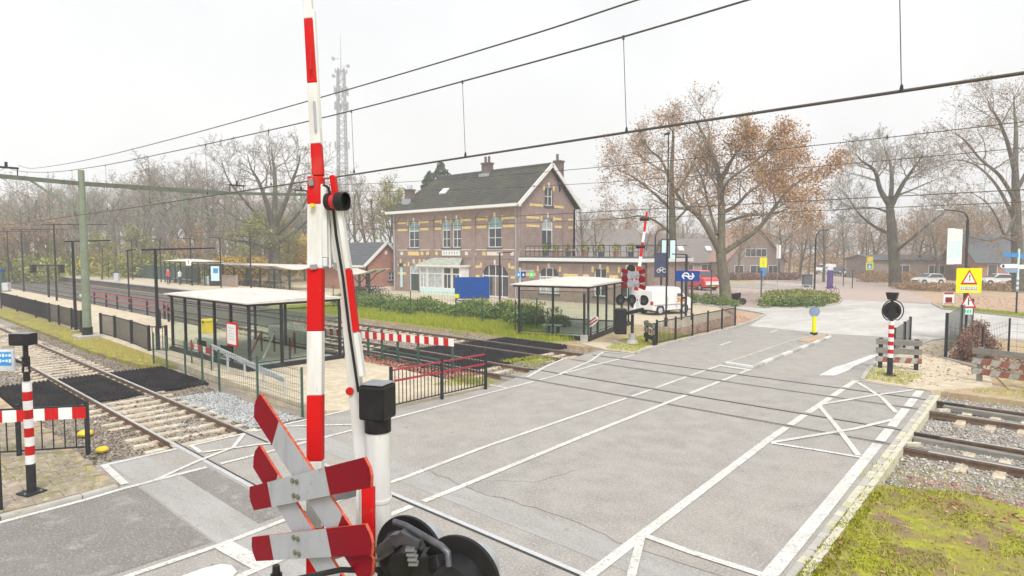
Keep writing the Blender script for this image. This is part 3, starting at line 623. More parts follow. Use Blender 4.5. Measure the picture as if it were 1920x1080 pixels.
# zig-zags in the footway lane on the right of the crossing
for k, P in enumerate(([(-5.3, 22.3), (-4.2, 20.4), (-3.5, 18.7)], [(-3.7, 22.2), (-4.4, 20.6), (-5.2, 18.4)], [(-5.2, 18.1), (-4.3, 16.3), (-3.3, 14.2)], [(-3.4, 17.9), (-3.9, 16.3), (-4.95, 13.9)])):
    line(P, .12, z=.0145 + .0025 * (k % 2))
line([(-4.95, 13.85), (-4.1, 14.0), (-3.25, 14.1)], .11, 'worn_marking', .0165)
line([(-4.65, 8.02), (-3.9, 8.0), (-2.95, 8.05)], .13, z=.0155); line([(-4.68, 7.95), (-4.2, 6.9), (-4.0, 6.6)], .12, z=.017)
line([(-5.35, 22.55), (-3.6, 22.4)], .1, 'cream', .0155)
# lane arrow
MB().add([(-6.55, 22.6, .012), (-6.15, 22.9, .012), (-6.05, 24.3, .012), (-6.12, 25.2, .012), (-6.05, 29.0, .012), (-6.32, 28.6, .012), (-6.48, 25.9, .012), (-6.62, 24.6, .012)], [tuple(range(8))]).build('painted_arrow', M['worn_marking'], marks)
# give-way line across the side road and dashes beyond
for k in range(9): line([(-8.6 + k * .55, 38.6 + k * .1), (-8.35 + k * .55, 38.65 + k * .1)], .22, 'worn_marking')
for k in range(4): line([(-12.0, 27 + k * 6), (-12.1, 28.4 + k * 6)], .1, 'worn_marking')

# traffic island beyond the crossing ------------------------------------
isl = thing('traffic_island', 'long narrow traffic island with black and white kerb blocks between the lanes', 'traffic island', (-9.4, 28, 0))
ip = [(-9.85, 22.6), (-9.9, 25), (-10.05, 30.4), (-9.9, 33.4), (-9.4, 33.9), (-9.1, 33), (-8.95, 28.2), (-8.85, 24.6), (-8.72, 22.4)]
MB().prism(ip, 0.0, .03).build('fill', M['asphalt'], isl)
MB().prism([(-9.8, 30.4), (-9.75, 33.2), (-9.4, 33.6), (-9.2, 32.9), (-9.25, 30.4)], .03, .07).build('leaf_litter', M['orange_brick'], isl)
per = ip + [ip[0]]; k = 0
for a, b in zip(per[:-1], per[1:]):
    L = math.dist(a, b); n = max(1, int(L / .95))
    for i in range(n):
        p = [a[0] + (b[0] - a[0]) * i / n, a[1] + (b[1] - a[1]) * i / n]; q = [a[0] + (b[0] - a[0]) * (i + .96) / n, a[1] + (b[1] - a[1]) * (i + .96) / n]
        lft = (p[0] + q[0]) / 2 < -9.6; MB().bar((p[0], p[1], .03 if lft else .05), (q[0], q[1], .03 if lft else .05), .12 if lft else .16, .06 if lft else .10).build('kerb_block', M['concrete'] if k % 2 or lft else M['aged_white'], isl, bevel=.012); k += 1
line([(-9.9, 22.15), (-8.6, 22.0)], .28, z=.0155)
# near island, white end
isl2 = thing('traffic_island', 'low white kerbed end of the traffic island before the near rails', 'traffic island', (-8.35, 2.4, 0))
MB().prism([(-8.46, -2.5), (-8.46, 3.2), (-8.40, 3.42), (-8.26, 3.5), (-8.05, 3.48), (-7.98, 3.4), (-7.98, -2.5)], 0, .03).build('kerb', M['aged_white'], isl2, bevel=.008)
MB().prism([(-8.34, -2.5), (-8.34, 1.2), (-8.1, 1.2), (-8.1, -2.5)], .03, .045).build('fill', M['concrete'], isl2)

# kerbs and pavements -----------------------------------------------------
def kerb(pts, name='kerb', w=.13, z1=.10, m='concrete', L=1.0):
    k = bpy.data.objects.new(name, None); C.objects.link(k); k['kind'] = 'structure'; k.location = (pts[0][0], pts[0][1], 0)
    for a, b in zip(pts[:-1], pts[1:]):
        d = math.dist(a, b); n = max(1, round(d / L))
        for i in range(n):
            p = (a[0] + (b[0] - a[0]) * i / n, a[1] + (b[1] - a[1]) * i / n); q = (a[0] + (b[0] - a[0]) * (i + .985) / n, a[1] + (b[1] - a[1]) * (i + .985) / n)
            dz = rnd.uniform(-.006, .006)
            MB().bar((p[0], p[1], z1 / 2 - .1 + dz), (q[0], q[1], z1 / 2 - .1 + dz), w, z1 + .2).build('kerb_stone', M[m], k)
    return k
kerb([(-12.52, -4), (-12.42, 1.7), (-12.5, 2.8), (-12.58, 3.35)], z1=.07)
kerb([(-13.55, 22.45), (-13.88, 26), (-14.1, 33), (-14.7, 38), (-15.7, 42.3), (-20.5, 45.9)], z1=.10)
kerb([(-5.25, 22.75), (-5.45, 24.1), (-5.72, 26.7), (-5.25, 34.8), (-4.6, 37)], z1=.08)
kerb([(-9.0, 60), (-8.2, 57.2), (-7.6, 55), (-2.8, 51.05), (14, 40.2)], z1=.1)
kerb([(-18.2, 47.1), (-15.8, 48.6), (-14.8, 50.8), (-14.6, 55), (-15.7, 60)], z1=.1)
# near left footway: individual slabs
pv = bpy.data.objects.new('pavement', None); C.objects.link(pv); pv['kind'] = 'structure'; pv.location = (-13.5, 2, 0)
slab_mesh = None
for i in range(17):
    for j in range(14):
        x = -12.62 - .2 - i * .405; y = 3.2 - j * .405 - (0.2 if i % 2 else 0)
        if x < -19 or y < -2.4: continue
        if slab_mesh is None:
            o = MB().box(-.198, -.198, -.08, .198, .198, .055).build('paving_slab', M['slab'], pv, local=True, bevel=.008); slab_mesh = o.data
        else:
            o = bpy.data.objects.new('paving_slab', slab_mesh); C.objects.link(o); o.parent = pv
        o.location = (x + 13.5, y - 2, rnd.uniform(-.006, .006)); o.rotation_euler = (rnd.uniform(-.012, .012), rnd.uniform(-.012, .012), rnd.uniform(-.02, .02))
sheet('pavement_joint_sand', [(-19.5, -2.6), (-12.6, -2.6), (-12.6, 3.38), (-19.5, 3.38)], -.2, .03, M['earth'])
# right edge: row of cream gutter blocks and bricks beside the thick line
gut = bpy.data.objects.new('gutter', None); C.objects.link(gut); gut['kind'] = 'structure'; gut.location = (-2.6, 8, 0)
def rx(y): return -2.5 - (y - 2) * 0.0385
y = 2.6
while y < 21.7:
    MB().box(rx(y) + .02, y, -.15, rx(y) + .145, y + .235, .012 + rnd.uniform(-.004, .004)).build('gutter_brick', M['concrete'] if rnd.random() < .6 else M['cream'], gut)
    if int(y / .245) % 2 == 0: MB().box(rx(y) + .16, y, -.18, rx(y) + .27, y + .475, .035 + rnd.uniform(-.004, .004)).build('edge_kerb', M['cream'], gut)
    y += .245
# paved places
sheet('footpath', [(-5.3, 22.75), (-3.3, 22.4), (-2.0, 24.4), (-2.3, 26.9), (-3.9, 29.4), (-4.0, 36.8), (-4.7, 36.9), (-5.2, 34.8), (-5.65, 26.7)], -.2, .02, M['sand'])
sheet('footpath', [(-15.1, 22.4), (-13.6, 22.45), (-13.95, 26), (-14.15, 33), (-16.2, 33), (-16.2, 24.2), (-17.5, 23.4)], -.2, .03, M['sand'])
sheet('forecourt', [(-70, 31.5), (-16.2, 31.5), (-16.2, 36.2), (-17.0, 40.6), (-20.4, 45.6), (-30, 49.8), (-80, 60)], -.2, -.012, M['sand'])
sheet('forecourt', [(-16.2, 29), (-14.2, 29), (-14.25, 33.2), (-14.8, 38), (-15.8, 42.2), (-20.2, 45.4), (-17.0, 40.4), (-16.2, 36)], -.2, .035, M['orange_brick'])
sheet('plaza', [(-29.4, 52.1), (-18.4, 47.4), (-19.2, 66), (-22, 71), (-46, 73), (-60, 60)], -.2, 0.0, M['pink_brick'])
sheet('road', [(-15.6, 60.02), (-9.02, 60.02), (-10.2, 67), (-14, 78), (-20, 95), (-32, 130), (-50, 130), (-38, 93), (-22.2, 71.8)], -.2, .004, M['pink_brick'])
sheet('road', [(-70, 76), (-46, 73.1), (-22.4, 72.2), (-26, 79), (-44, 82), (-70, 86)], -.2, .008, M['asphalt'])
sheet('leaf_strewn_bank', [(-8.9, 60.2), (-7.5, 58.3), (-2.8, 54.6), (16, 43), (60, 40), (60, 92), (-14.5, 78)], -.2, .0, M['orange_brick'])
sheet('verge', [(-8.3, 57.6), (-7.55, 55.1), (-2.8, 51.2), (14.1, 40.3), (30, 34), (30, 38), (16, 43), (-2.8, 54.5), (-7.4, 58.2)], -.2, .04, M['lawn'])
sheet('verge', [(-2.2, -6), (12, -6), (12, 2.8), (9, 12.2), (2, 12.4), (-1.4, 13.2), (-2.62, 12.6), (-2.33, 5)], -.3, .02, M['turf'])
sheet('verge', [(-46, 22.9), (-18.2, 22.7), (-17.6, 24.2), (-19.8, 25), (-22, 27), (-46, 33)], -.3, .0, M['lawn'])
sheet('verge', [(-4.0, 29.6), (-2.2, 27.0), (-1.6, 24.3), (20, 23.2), (40, 22.9), (30, 22.8), (9, 33), (-3.0, 38.2), (-3.8, 37)], -.2, .015, M['earth'])
sheet('verge', [(-15.0, 24.2), (-14.2, 24.0), (-14.3, 29), (-16.15, 29), (-16.15, 25)], -.2, .045, M['turf'])

M['dark_ballast_wall_shade'] = multi_mat('dark_ballast_wall_shade', [(0.085, 0.078, 0.072), ((0.12, 0.105, 0.09), .6, .55, .12), ((.05, .046, .043), 12, .6, .08), ((.17, .155, .14), 24, .64, .06)], rough=1, bump=.8)
sheet('track_bed', [(-320, 14.6), (-40, 14.6), (-36, 15), (-36, 22.6), (-46, 22.7), (-320, 22.7)], -.4, -.10, M['dark_ballast_wall_shade'])
# platforms ----------------------------------------------------------------
sheet('platform', [(-150, 9.6), (-46, 9.2), (-24, 8.75), (-17.5, 8.65), (-14.6, 8.75), (-13.75, 10), (-13.6, 13.6), (-16.5, 13.6), (-20, 13.9), (-60, 14.3), (-150, 14.0)], -.35, .03, M['sand'])
sheet('platform', [(-320, 23), (-48, 23), (-46, 25.2), (-46, 29.5), (-320, 29.5)], -.3, .62, M['sand'])
pe = bpy.data.objects.new('platform_edge', None); C.objects.link(pe); pe['kind'] = 'structure'; pe.location = (-60, 22.9, 0)
for k in range(70): MB().box(-48 - k * 1.5, 22.7, .58, -46.515 - k * 1.5, 23.3, .66).build('edge_slab', M['concrete'], pe)
MB().box(-153, 22.8, -.3, -46.5, 23.1, .579).build('edge_wall', M['dark_ballast_wall_shade'], pe)  # shade of the platform face put into the wall's dark colour
# bare soil beside track one
sheet('verge', [(-60, 7.75), (-40, 7.7), (-31, 7.6), (-26, 7.9), (-25.4, 8.4), (-25, 8.7), (-46, 9.15), (-60, 9.3)], -.3, -.05, M['turf'])

# anti-trespass rubber mats with moulded ridges ------------------------------
def rubber_mat(label, x0, x1, y0, y1, z, grp):
    t = thing('trespass_guard_mat', label, 'rubber mat', ((x0 + x1) / 2, (y0 + y1) / 2, z), 0, grp)
    MB().box(x0, y0, z - .16, x1, y1, z).build('base', M['mat_rubber'], t)
    V = []; F = []; st = .115; nx = int((x1 - x0) / st); nyy = int((y1 - y0) / st)
    for i in range(nx):
        for j in range(nyy):
            if i % 8 == 7: continue
            x, y = x0 + (i + .5) * st, y0 + (j + .5) * st; b = len(V); r = st * .46
            V += [(x - r, y - r, z - .01), (x + r, y - r, z - .01), (x + r, y + r, z - .01), (x - r, y + r, z - .01), (x, y, z + .075)]
            F += [(b, b + 1, b + 4), (b + 1, b + 2, b + 4), (b + 2, b + 3, b + 4), (b + 3, b, b + 4)]
    mb = MB(); mb.v = V; mb.f = F; mb.m = [0] * len(F); o = mb.build('spikes', M['mat_rubber'], t); o['kind'] = 'stuff'
    return t
g_ = 'rubber trespass guard mats on the tracks'
rubber_mat('black spiked rubber mat on the near side of the nearest track', -25.3, -20.9, 3.4, 4.9, -.09, g_)
rubber_mat('black spiked rubber mat between the rails of the nearest track', -25.3, -20.9, 5.12, 6.38, -.09, g_)
rubber_mat('black spiked rubber mat between the nearest track and the wire fence', -25.3, -21.1, 6.62, 8.35, -.09, g_)
rubber_mat('black spiked rubber mat between the rails of the middle track', -22.5, -16.4, 15.62, 16.88, -.05, g_)
rubber_mat('black spiked rubber mat filling the gap between the two far tracks', -21.5, -16.5, 17.12, 19.38, -.05, g_)
rubber_mat('black spiked rubber mat between the rails of the farthest track', -21.3, -16.9, 19.62, 20.88, -.05, g_)
rubber_mat('black spiked rubber mat between the farthest track and the grass verge', -21.1, -17.3, 21.12, 22.65, -.05, g_)
rubber_mat('black spiked rubber mat between the island platform fence and the middle track', -21.0, -16.6, 14.1, 15.38, -.05, g_)
# ------------------------------------------------------------------ NEAR CROSSING SIGNAL AND BARRIER
RT = Vector(_rt); FWD = Vector(_fw0); UP = Vector((0, 0, 1))
mx, my = -2.38, 1.69
sig = thing('crossing_signal', 'near white signal mast with black cap box and two red and white crosses', 'crossing signal', (mx, my, 0))
MB().cyl((mx, my, .0), (mx, my, 2.72), .07, n=24).cyl((mx, my, 2.72), (mx, my, 3.38), .0565, n=28).cyl((mx, my, 3.05), (mx, my, 3.065), .0605, n=28).cyl((mx, my, 2.80), (mx, my, 2.815), .0605, n=28).build('mast', M['aged_white'], sig, smooth=True)
MB().cyl((mx, my, 0), (mx, my, .3), .16, .12, n=20).build('base', M['black_plastic'], sig, smooth=True)
MB().cyl((mx, my, 3.375), (mx, my, 3.44), .0605, n=28).build('collar', M['black_plastic'], sig, smooth=True)
cb = MB().box(mx - .064, my - .064, 3.435, mx + .064, my + .064, 3.595, rz=R(24)).build('cap_box', M['black_plastic'], sig, bevel=.012)
MB().box(mx - .058, my - .058, 3.597, mx + .058, my + .058, 3.602, rz=R(24)).build('lit_cap_top', M['grey_steel'], sig, bevel=.002)  # lit top of the black box put into colour as a grey plate
YC = 1.33
def board(a, b, w, yy, th, parent, reds=(.2, .25), skewl=0.0):
    """one arm of a cross in the X-Z plane at depth yy: grey sheet with red ends and pointed tips"""
    a, b = Vector((a[0], 0, a[1])), Vector((b[0], 0, b[1])); d = (b - a).normalized(); n = Vector((-d.z, 0, d.x)) * (w / 2); L = (b - a).length; tip = .02
    def pl(t0, t1, p0=False, p1=False):
        P = [a + d * t0 - n, a + d * (t1) - n]
        if p1: P = [a + d * t0 - n, a + d * (t1 - tip) - n, a + d * t1 - n * .25, a + d * t1 + n * .25, a + d * (t1 - tip) + n, a + d * t0 + n]
        elif p0: P = [a + d * (t0 + tip) - n, a + d * t1 - n, a + d * t1 + n, a + d * (t0 + tip) + n, a + d * t0 + n * .25, a + d * t0 - n * .25]
        else: P += [a + d * t1 + n, a + d * t0 + n]
        return [Vector((p.x, yy, p.z)) for p in P]
    r0, r1 = reds[0] * L, (1 - reds[1]) * L
    t = (0, th, 0)
    arm = MB().slab(pl(r0, r1), t, 0, 1).build('cross_arm', [M['sheet_grey'], M['orange_edge']], parent)  # white arms greyed in colour for facing away from the light
    MB().slab(pl(0, r0 - .0005, p0=True), t, 0, 1).build('red_end', [M['dark_red'], M['orange_edge']], arm)
    MB().slab(pl(r1 + .0005, L, p1=True), t, 0, 1).build('red_end', [M['dark_red'], M['orange_edge']], arm)
    return arm
TH = .012
M['dark_steel'] = mat('dark_steel', (.075, .078, .085), .4, .3, 20, metal=.5)
M['brass'] = mat('weathered_bolt', (.13, .125, .08), .5, .3, 40, metal=.4)
ARMS = [((-2.885, 3.484), (-1.965, 2.968)), ((-2.905, 3.235), (-1.985, 2.72))]
UPS = [((-2.915, 3.017), (-1.925, 3.388)), ((-2.905, 2.773), (-1.925, 3.132))]
for a, b in ARMS: board(a, b, .142, YC + .022, .012, sig, (.21, .24))
for k, (a, b) in enumerate(UPS):
    arm = board(a, b, .112, YC, .012, sig, (.20, .30))
    cx = -2.475; cz = a[1] + (b[1] - a[1]) * (cx - a[0]) / (b[0] - a[0])
    for dx, dz in ((-.022, .03), (.014, .034), (-.014, -.034), (.022, -.03)):
        MB().cyl((cx + dx, YC - .008, cz + dz), (cx + dx, YC + .001, cz + dz), .0105, n=10).build('bolt', M['brass'], arm)
for z in (3.12, 2.86): MB().bar((-2.43, YC + .055, z), (mx, my - .05, z), .035, .03).build('bracket', M['grey_steel'], sig)
# lamp heads seen from behind: backboard, hood, bracket pipe
def lamp(c, r, nrm, parent, lens='red_lens', hood='sheet_grey', hood_len=.12):
    nrm = Vector(nrm).normalized(); c = Vector(c)
    bb = MB().disc(c, nrm, r, .018, 40).build('backboard', M['black_plastic'], parent, bevel=.004)
    MB().cyl(c - nrm * .07, c - nrm * .001, r * .5, r * .62, 24).build('lamp_housing', M['black_plastic'], bb, smooth=True)
    x, y, a = MB().frame(c, c + nrm); mb = MB(); P = []; n = 16
    for k in range(n + 1):
        t = R(-25) + R(230) * k / n
        for e, rr in ((.02, .56), (hood_len, .58)): P.append(c + nrm * e + (RT * math.cos(t) + UP * math.sin(t)) * r * rr)
    mb.add(P, [(2 * k, 2 * k + 1, 2 * k + 3, 2 * k + 2) for k in range(n)]).add([p * 1.0 + (p - c).normalized() * .006 for p in P], [(2 * k, 2 * k + 2, 2 * k + 3, 2 * k + 1) for k in range(n)])
    mb.build('hood', M[hood], bb, smooth=True)
    MB().disc(c + nrm * .02, nrm, r * .55, .012, 24).build('lens', M[lens], bb)
    return bb
lamp(AT(862, 1088, D=2.42), .172, FWD * .9 + RT * .42, sig, hood='sheet_grey', hood_len=.11)
lamp(AT(766, 1042, D=2.75), .175, FWD * .9 + RT * .42, sig, hood='sheet_grey', hood_len=.11)
pp = [AT(738, 978, D=2.52), AT(760, 985, D=2.5), AT(800, 1008, D=2.42), AT(828, 1024, D=2.36), AT(840, 1036, D=2.34), AT(842, 1062, D=2.33)]
MB().tube(pp, .0125, 12).build('cable_pipe', M['dark_steel'], sig, smooth=True)
MB().bar((mx, my, 2.70), AT(830, 1050, D=2.40), .05, .05).build('lamp_arm', M['black_plastic'], sig, bevel=.006)
clamp = MB()
for (x0, y0, x1, y1, d0, w) in ((712, 1035, 745, 1012, 2.6, .05), (738, 1010, 768, 1006, 2.5, .045), (752, 1000, 790, 1018, 2.48, .04), (705, 1052, 740, 1032, 2.58, .012)):
    clamp.bar(AT(x0, y0, D=d0), AT(x1, y1, D=d0 - .03), w, w)
clamp.build('clamp', M['dark_steel'], sig, bevel=.004)
for (x, y, d, r, l) in ((735, 1040, 2.62, .06, .12), (752, 1062, 2.5, .055, .1), (778, 1045, 2.52, .04, .08), (800, 1072, 2.45, .06, .1)):
    p = AT(x, y, D=d); MB().cyl(p, p + FWD * l, r, r * .9, 16).build('terminal_box', M['black_plastic'], sig, bevel=.005)
MB().box(mx - .07, my - .09, 2.62, mx + .1, my + .07, 2.76, rz=R(42)).build('junction_box', M['black_plastic'], sig, bevel=.005)
for k in range(4):
    p = AT(770 + k * 2, 1028 + k * 9, D=2.44); MB().box(p.x - .018, p.y - .018, p.z - .005, p.x + .018, p.y + .018, p.z + .005, rz=YAW).build('terminal', M['grey_steel'], sig)
MB().tube([AT(700, 1050, D=2.55), AT(690, 1070, D=2.5), AT(640, 1068, D=2.45), AT(560, 1085, D=2.4), AT(520, 1100, D=2.35)], .011, 8).build('cable', M['black_plastic'], sig, smooth=True)
p = AT(518, 1076, D=2.2); MB().cyl(p, p + UP * .03, .014, .012, 12).cyl(p - UP * .3, p, .02, n=12).build('post_stub', M['black_plastic'], sig, smooth=True)

# barrier, raised: forked boom
bar_ = thing('level_crossing_barrier', 'raised red and white forked barrier boom beside the near signal mast', 'barrier', (-2.5, 1.6, 0))
def striped(p0, p1, w, h, cuts, first_red, parent, name, up=None, w1=None, h1=None):
    p0, p1 = Vector(p0), Vector(p1); red = first_red; ts = [0] + cuts + [1]
    body = None
    for a, b in zip(ts[:-1], ts[1:]):
        f = lambda t: (w + ((w1 or w) - w) * t, h + ((h1 or h) - h) * t)
        mb = MB().bar(p0.lerp(p1, a), p0.lerp(p1, b - .0002), f(a)[0], f(a)[1], 0, up, f(b)[0], f(b)[1])
        o = mb.build('red_stripe' if red else 'white_stripe', M['red_paint'] if red else M['aged_white'], parent, bevel=.004); red = not red
frontal = FWD * 1.0
leg = bpy.data.objects.new('boom_leg', None); C.objects.link(leg); leg.parent = bar_
L0, L1 = AT(591, 1110, D=2.86), AT(593, 332, D=2.93)
yz = lambda y: (1110 - y) / (1110 - 332.0)
striped(L0, L1, .070, .05, [yz(990), yz(867), yz(745), yz(625), yz(507), yz(385)], True, leg, 'leg', up=frontal)
mastb = bpy.data.objects.new('boom', None); C.objects.link(mastb); mastb.parent = bar_
B0, B1 = AT(597, 330, D=2.93), AT(566, -190, D=3.0)
bz = lambda y: (330 - y) / 520.0
striped(B0, B1, .05, .04, [bz(272), bz(160), bz(40), bz(-80)], True, mastb, 'boom', up=frontal, w1=.036, h1=.03)
MB().bar(AT(604, 330, D=2.94), AT(588, 20, D=2.975), .014, .03, up=frontal).build('boom_edge', M['white_paint'], bar_)
for y0, y1, x in ((78, 130, 584), (190, 245, 592)): MB().bar(AT(x, y1, D=2.91), AT(x - 3, y0, D=2.925), .006, .01).build('reflector_strip', M['red_paint'] if y0 < 150 else M['sheet_grey'], bar_)
MB().bar(AT(581, 362, D=2.91), AT(602, 358, D=2.92), .012, .10, up=UP).build('hinge_plate', M['red_paint'], bar_, bevel=.003)
MB().bar(AT(579, 343, D=2.90), AT(588, 341, D=2.90), .02, .035, up=UP).build('latch', M['grey_steel'], bar_, bevel=.003)
MB().cyl(AT(586, 388, D=2.88), AT(586, 382, D=2.88), .012, n=10).build('bolt', M['amber'], bar_)
MB().bar(AT(582, 501, D=2.88), AT(594, 500, D=2.88), .012, .022, up=UP).build('clip', M['grey_steel'], bar_)
# inner plates of the fork
MB().slab([AT(601, 345, D=2.90), AT(612, 345, D=2.90), AT(614, 483, D=2.90), AT(601, 483, D=2.90)], FWD * .03).build('fork_plate', M['aged_white'], bar_, bevel=.003)
MB().slab([AT(602, 484, D=2.90), AT(613, 484, D=2.90), AT(613, 500, D=2.90), AT(602, 500, D=2.90)], FWD * .03).build('gearbox', M['galv'], bar_, bevel=.003)
MB().bar(AT(616, 392, D=2.93), AT(620, 502, D=2.93), .009, .02, up=frontal).build('tie_rod', M['aged_white'], bar_)
MB().bar(AT(618, 380, D=2.96), AT(634, 497, D=2.95), .036, .02, up=frontal).build('strut', M['aged_white'], bar_, bevel=.003)
MB().bar(AT(626, 498, D=2.94), AT(640, 500, D=2.94), .02, .03).build('bracket', M['grey_steel'], bar_)
rl = bpy.data.objects.new('boom_leg', None); C.objects.link(rl); rl.parent = bar_
RLT, RLM, RLB = AT(628, 395, D=2.95), AT(652, 560, D=2.95), AT(681, 880, D=2.96)
for a, b, w in ((RLT, RLM, .046), (RLM, RLB, .062)):
    MB().bar(a, b, w, .045, up=frontal).build('inner_face', M['aged_white'], rl, bevel=.004)
for y0, y1, m_, x0, x1 in ((330, 372, 'red_paint', 624, 630), (385, 504, 'aged_white', 636, 654), (505, 622, 'red_paint', 654, 668), (624, 705, 'aged_white', 669, 680)):
    MB().bar(AT(x0, y0, D=2.9), AT(x1, y1, D=2.9), .022, .05, up=frontal).build('red_stripe' if m_ == 'red_paint' else 'white_stripe', M[m_], rl, bevel=.003)
MB().tube([AT(606, 346, D=2.86), AT(616, 352, D=2.86), AT(624, 385, D=2.88), AT(630, 440, D=2.88), AT(643, 520, D=2.88), AT(655, 620, D=2.88), AT(672, 735, D=2.88)], .0065, 8).build('cable', M['black_plastic'], bar_, smooth=True)
MB().bar(AT(691, 1075, D=2.62), AT(691, 912, D=2.70), .052, .04, up=frontal).build('red_stripe', M['red_paint'], rl, bevel=.004)
MB().bar(AT(671, 1075, D=2.66), AT(673, 905, D=2.76), .012, .04, up=frontal).build('white_stripe', M['aged_white'], rl)
# boom lamp
lc = AT(627, 378, D=2.88); ax = (RT * .93 - FWD * .3).normalized()
bl = MB().cyl(lc - ax * .035, lc - ax * .012, .04, n=24).build('boom_lamp', M['black_plastic'], bar_, smooth=True)
MB().cyl(lc - ax * .012, lc + ax * .022, .036, .038, 24).build('lens', M['red_lens'], bl, smooth=True)
hd = MB(); P = []
x, y, a = MB().frame(lc, lc + ax)
for k in range(25):
    t = 2 * math.pi * k / 24
    for e, rr in ((.018, .043), (.06, .043), (.06, .039), (.018, .039)): P.append(lc + ax * e + (x * math.cos(t) + y * math.sin(t)) * rr)
for k in range(24):
    for q in range(4): hd.f.append((4 * k + q, 4 * k + (q + 1) % 4, 4 * k + 4 + (q + 1) % 4, 4 * k + 4 + q)); hd.m.append(0)
hd.v = [tuple(p) for p in P]; hd.build('hood', M['black_plastic'], bl, smooth=True)
MB().disc(lc + ax * .03, ax, .038, .004, 24).build('back_cap', M['black_plastic'], bl)
MB().disc(AT(656, 733, D=2.93), -FWD, .018, .01, 16).build('reflector', M['red_paint'], bar_)
MB().box(-2.75, 1.45, 0, -2.3, 2.05, 1.15).build('drive_cabinet', M['grey_steel'], bar_, bevel=.02)
for p in (L0, AT(690, 1075, D=2.62)): MB().bar(p, (p.x, p.y + .1, 1.0), .06, .05).build('crank_arm', M['aged_white'], bar_)

# ------------------------------------------------------------------ LEFT FOREGROUND
def ring_post(name, label, cat, x, y, h, r, bands, parent_group=None, black_h=.55):
    t = thing(name, label, cat, (x, y, .05))
    MB().cyl((x, y, .05), (x, y, .05 + black_h), r * 1.02, n=20).build('foot', M['black_steel'], t, smooth=True)
    z = .05 + black_h; dz = (h - black_h) / bands
    for k in range(bands):
        MB().cyl((x, y, z + .0005), (x, y, z + dz), r, n=20).build('white_band' if k % 2 == 0 else 'red_band', M['white_paint'] if k % 2 == 0 else M['red_paint'], t, smooth=True); z += dz
    MB().box(x - .16, y - .16, .045, x + .16, y + .16, .085, rz=R(20)).build('base_plate', M['black_steel'], t, bevel=.008)
    for dx, dy in ((.11, .11), (-.11, .11), (.11, -.11), (-.11, -.11)): MB().cyl((x + dx, y + dy, .085), (x + dx, y + dy, .11), .018, n=8).build('bolt', M['grey_steel'], t)
    return t
px, py = -13.25, 2.25
lp = ring_post('warning_light_post', 'red and white banded warning post with black lamp head on the near left pavement', 'warning post', px, py, 1.93, .07, 9, black_h=.52)
zt = 2.0
MB().cyl((px, py, zt), (px, py, zt + .16), .05, n=16).build('neck', M['black_plastic'], lp, smooth=True)
for s in (-1, 1): MB().bar(Vector((px, py, zt + .14)) + RT * .06 * s, Vector((px, py, zt + .42)) + RT * .03 * s, .02, .03).build('fork', M['black_steel'], lp)
MB().bar(Vector((px, py, zt + .3)) - RT * .30 + UP * .0, Vector((px, py, zt + .3)) + RT * .05, .05, .09).build('lamp_arm', M['grey_steel'], lp, bevel=.01)
MB().cyl((px, py, zt + .26), (px, py, zt + .42), .06, n=14).build('joint', M['black_plastic'], lp, smooth=True)
MB().bar((px, py, zt + .4), (px, py, zt + .62), .09, .07).build('stem', M['black_plastic'], lp, bevel=.01)
hb = Vector((px, py, zt + .72)) - RT * .03
MB().bar(hb - RT * .17, hb + RT * .17, .22, .20, up=UP).build('lamp_head', M['black_plastic'], lp, bevel=.015)
MB().bar(hb - RT * .165 + UP * .103, hb + RT * .165 + UP * .103, .21, .006, up=UP).build('lid', M['grey_steel'], lp)
# street sign behind it
st = thing('street_sign', 'blue street name sign in a grey frame cut off by the left photo edge', 'street sign', polar(-20, 9.9).to_tuple())
s0 = AT(-60, 676, D=9.7); s1 = AT(27, 676, D=9.7)
MB().bar(s0, s1, .05, .33, up=UP).build('frame', M['galv'], st, bevel=.01)
s0f, s1f = s0 - FWD * .028 + UP * .03, s1 - FWD * .028 + UP * .03 - RT * .03
MB().bar(s0f, s1f, .006, .21, up=UP).build('sign_face', M['light_blue'], st)
for zz, k0 in ((.055, 0), (-.03, 1)):
    q = s0 - FWD * .033 + UP * (zz + .03)
    for k in range(14): MB().bar(q + RT * (.05 * k + .005), q + RT * (.05 * k + .04), .003, .028 + .012 * ((k * 7 + k0) % 3), up=UP).build('faded_lettering', M['pale_blue'], st)
MB().cyl(polar(-20, 9.9, -.02), polar(-20, 9.9, 2.75), .03, n=12).build('post', M['black_steel'], st, smooth=True)
MB().bar(s1 - RT * .02, Vector((px, py, zt + .3)), .03, .03).build('arm', M['black_steel'], st)
# green relay cabinet
rc = thing('relay_cabinet', 'dark green trackside relay cabinet at the left photo edge', 'cabinet', (-17.8, 1.35, 0))
MB().box(-18.2, 1.0, -.05, -17.35, 1.75, 1.75).build('body', M['green_steel'], rc, bevel=.02); MB().box(-18.25, .95, 1.75, -17.3, 1.8, 1.82).build('lid', M['green_steel'], rc, bevel=.02)
MB().box(-18.13, .985, .1, -17.8, 1.0, 1.65).build('door', M['green_steel'], rc, bevel=.004); MB().box(-17.76, .985, .1, -17.42, 1.0, 1.65).build('door', M['green_steel'], rc, bevel=.004)
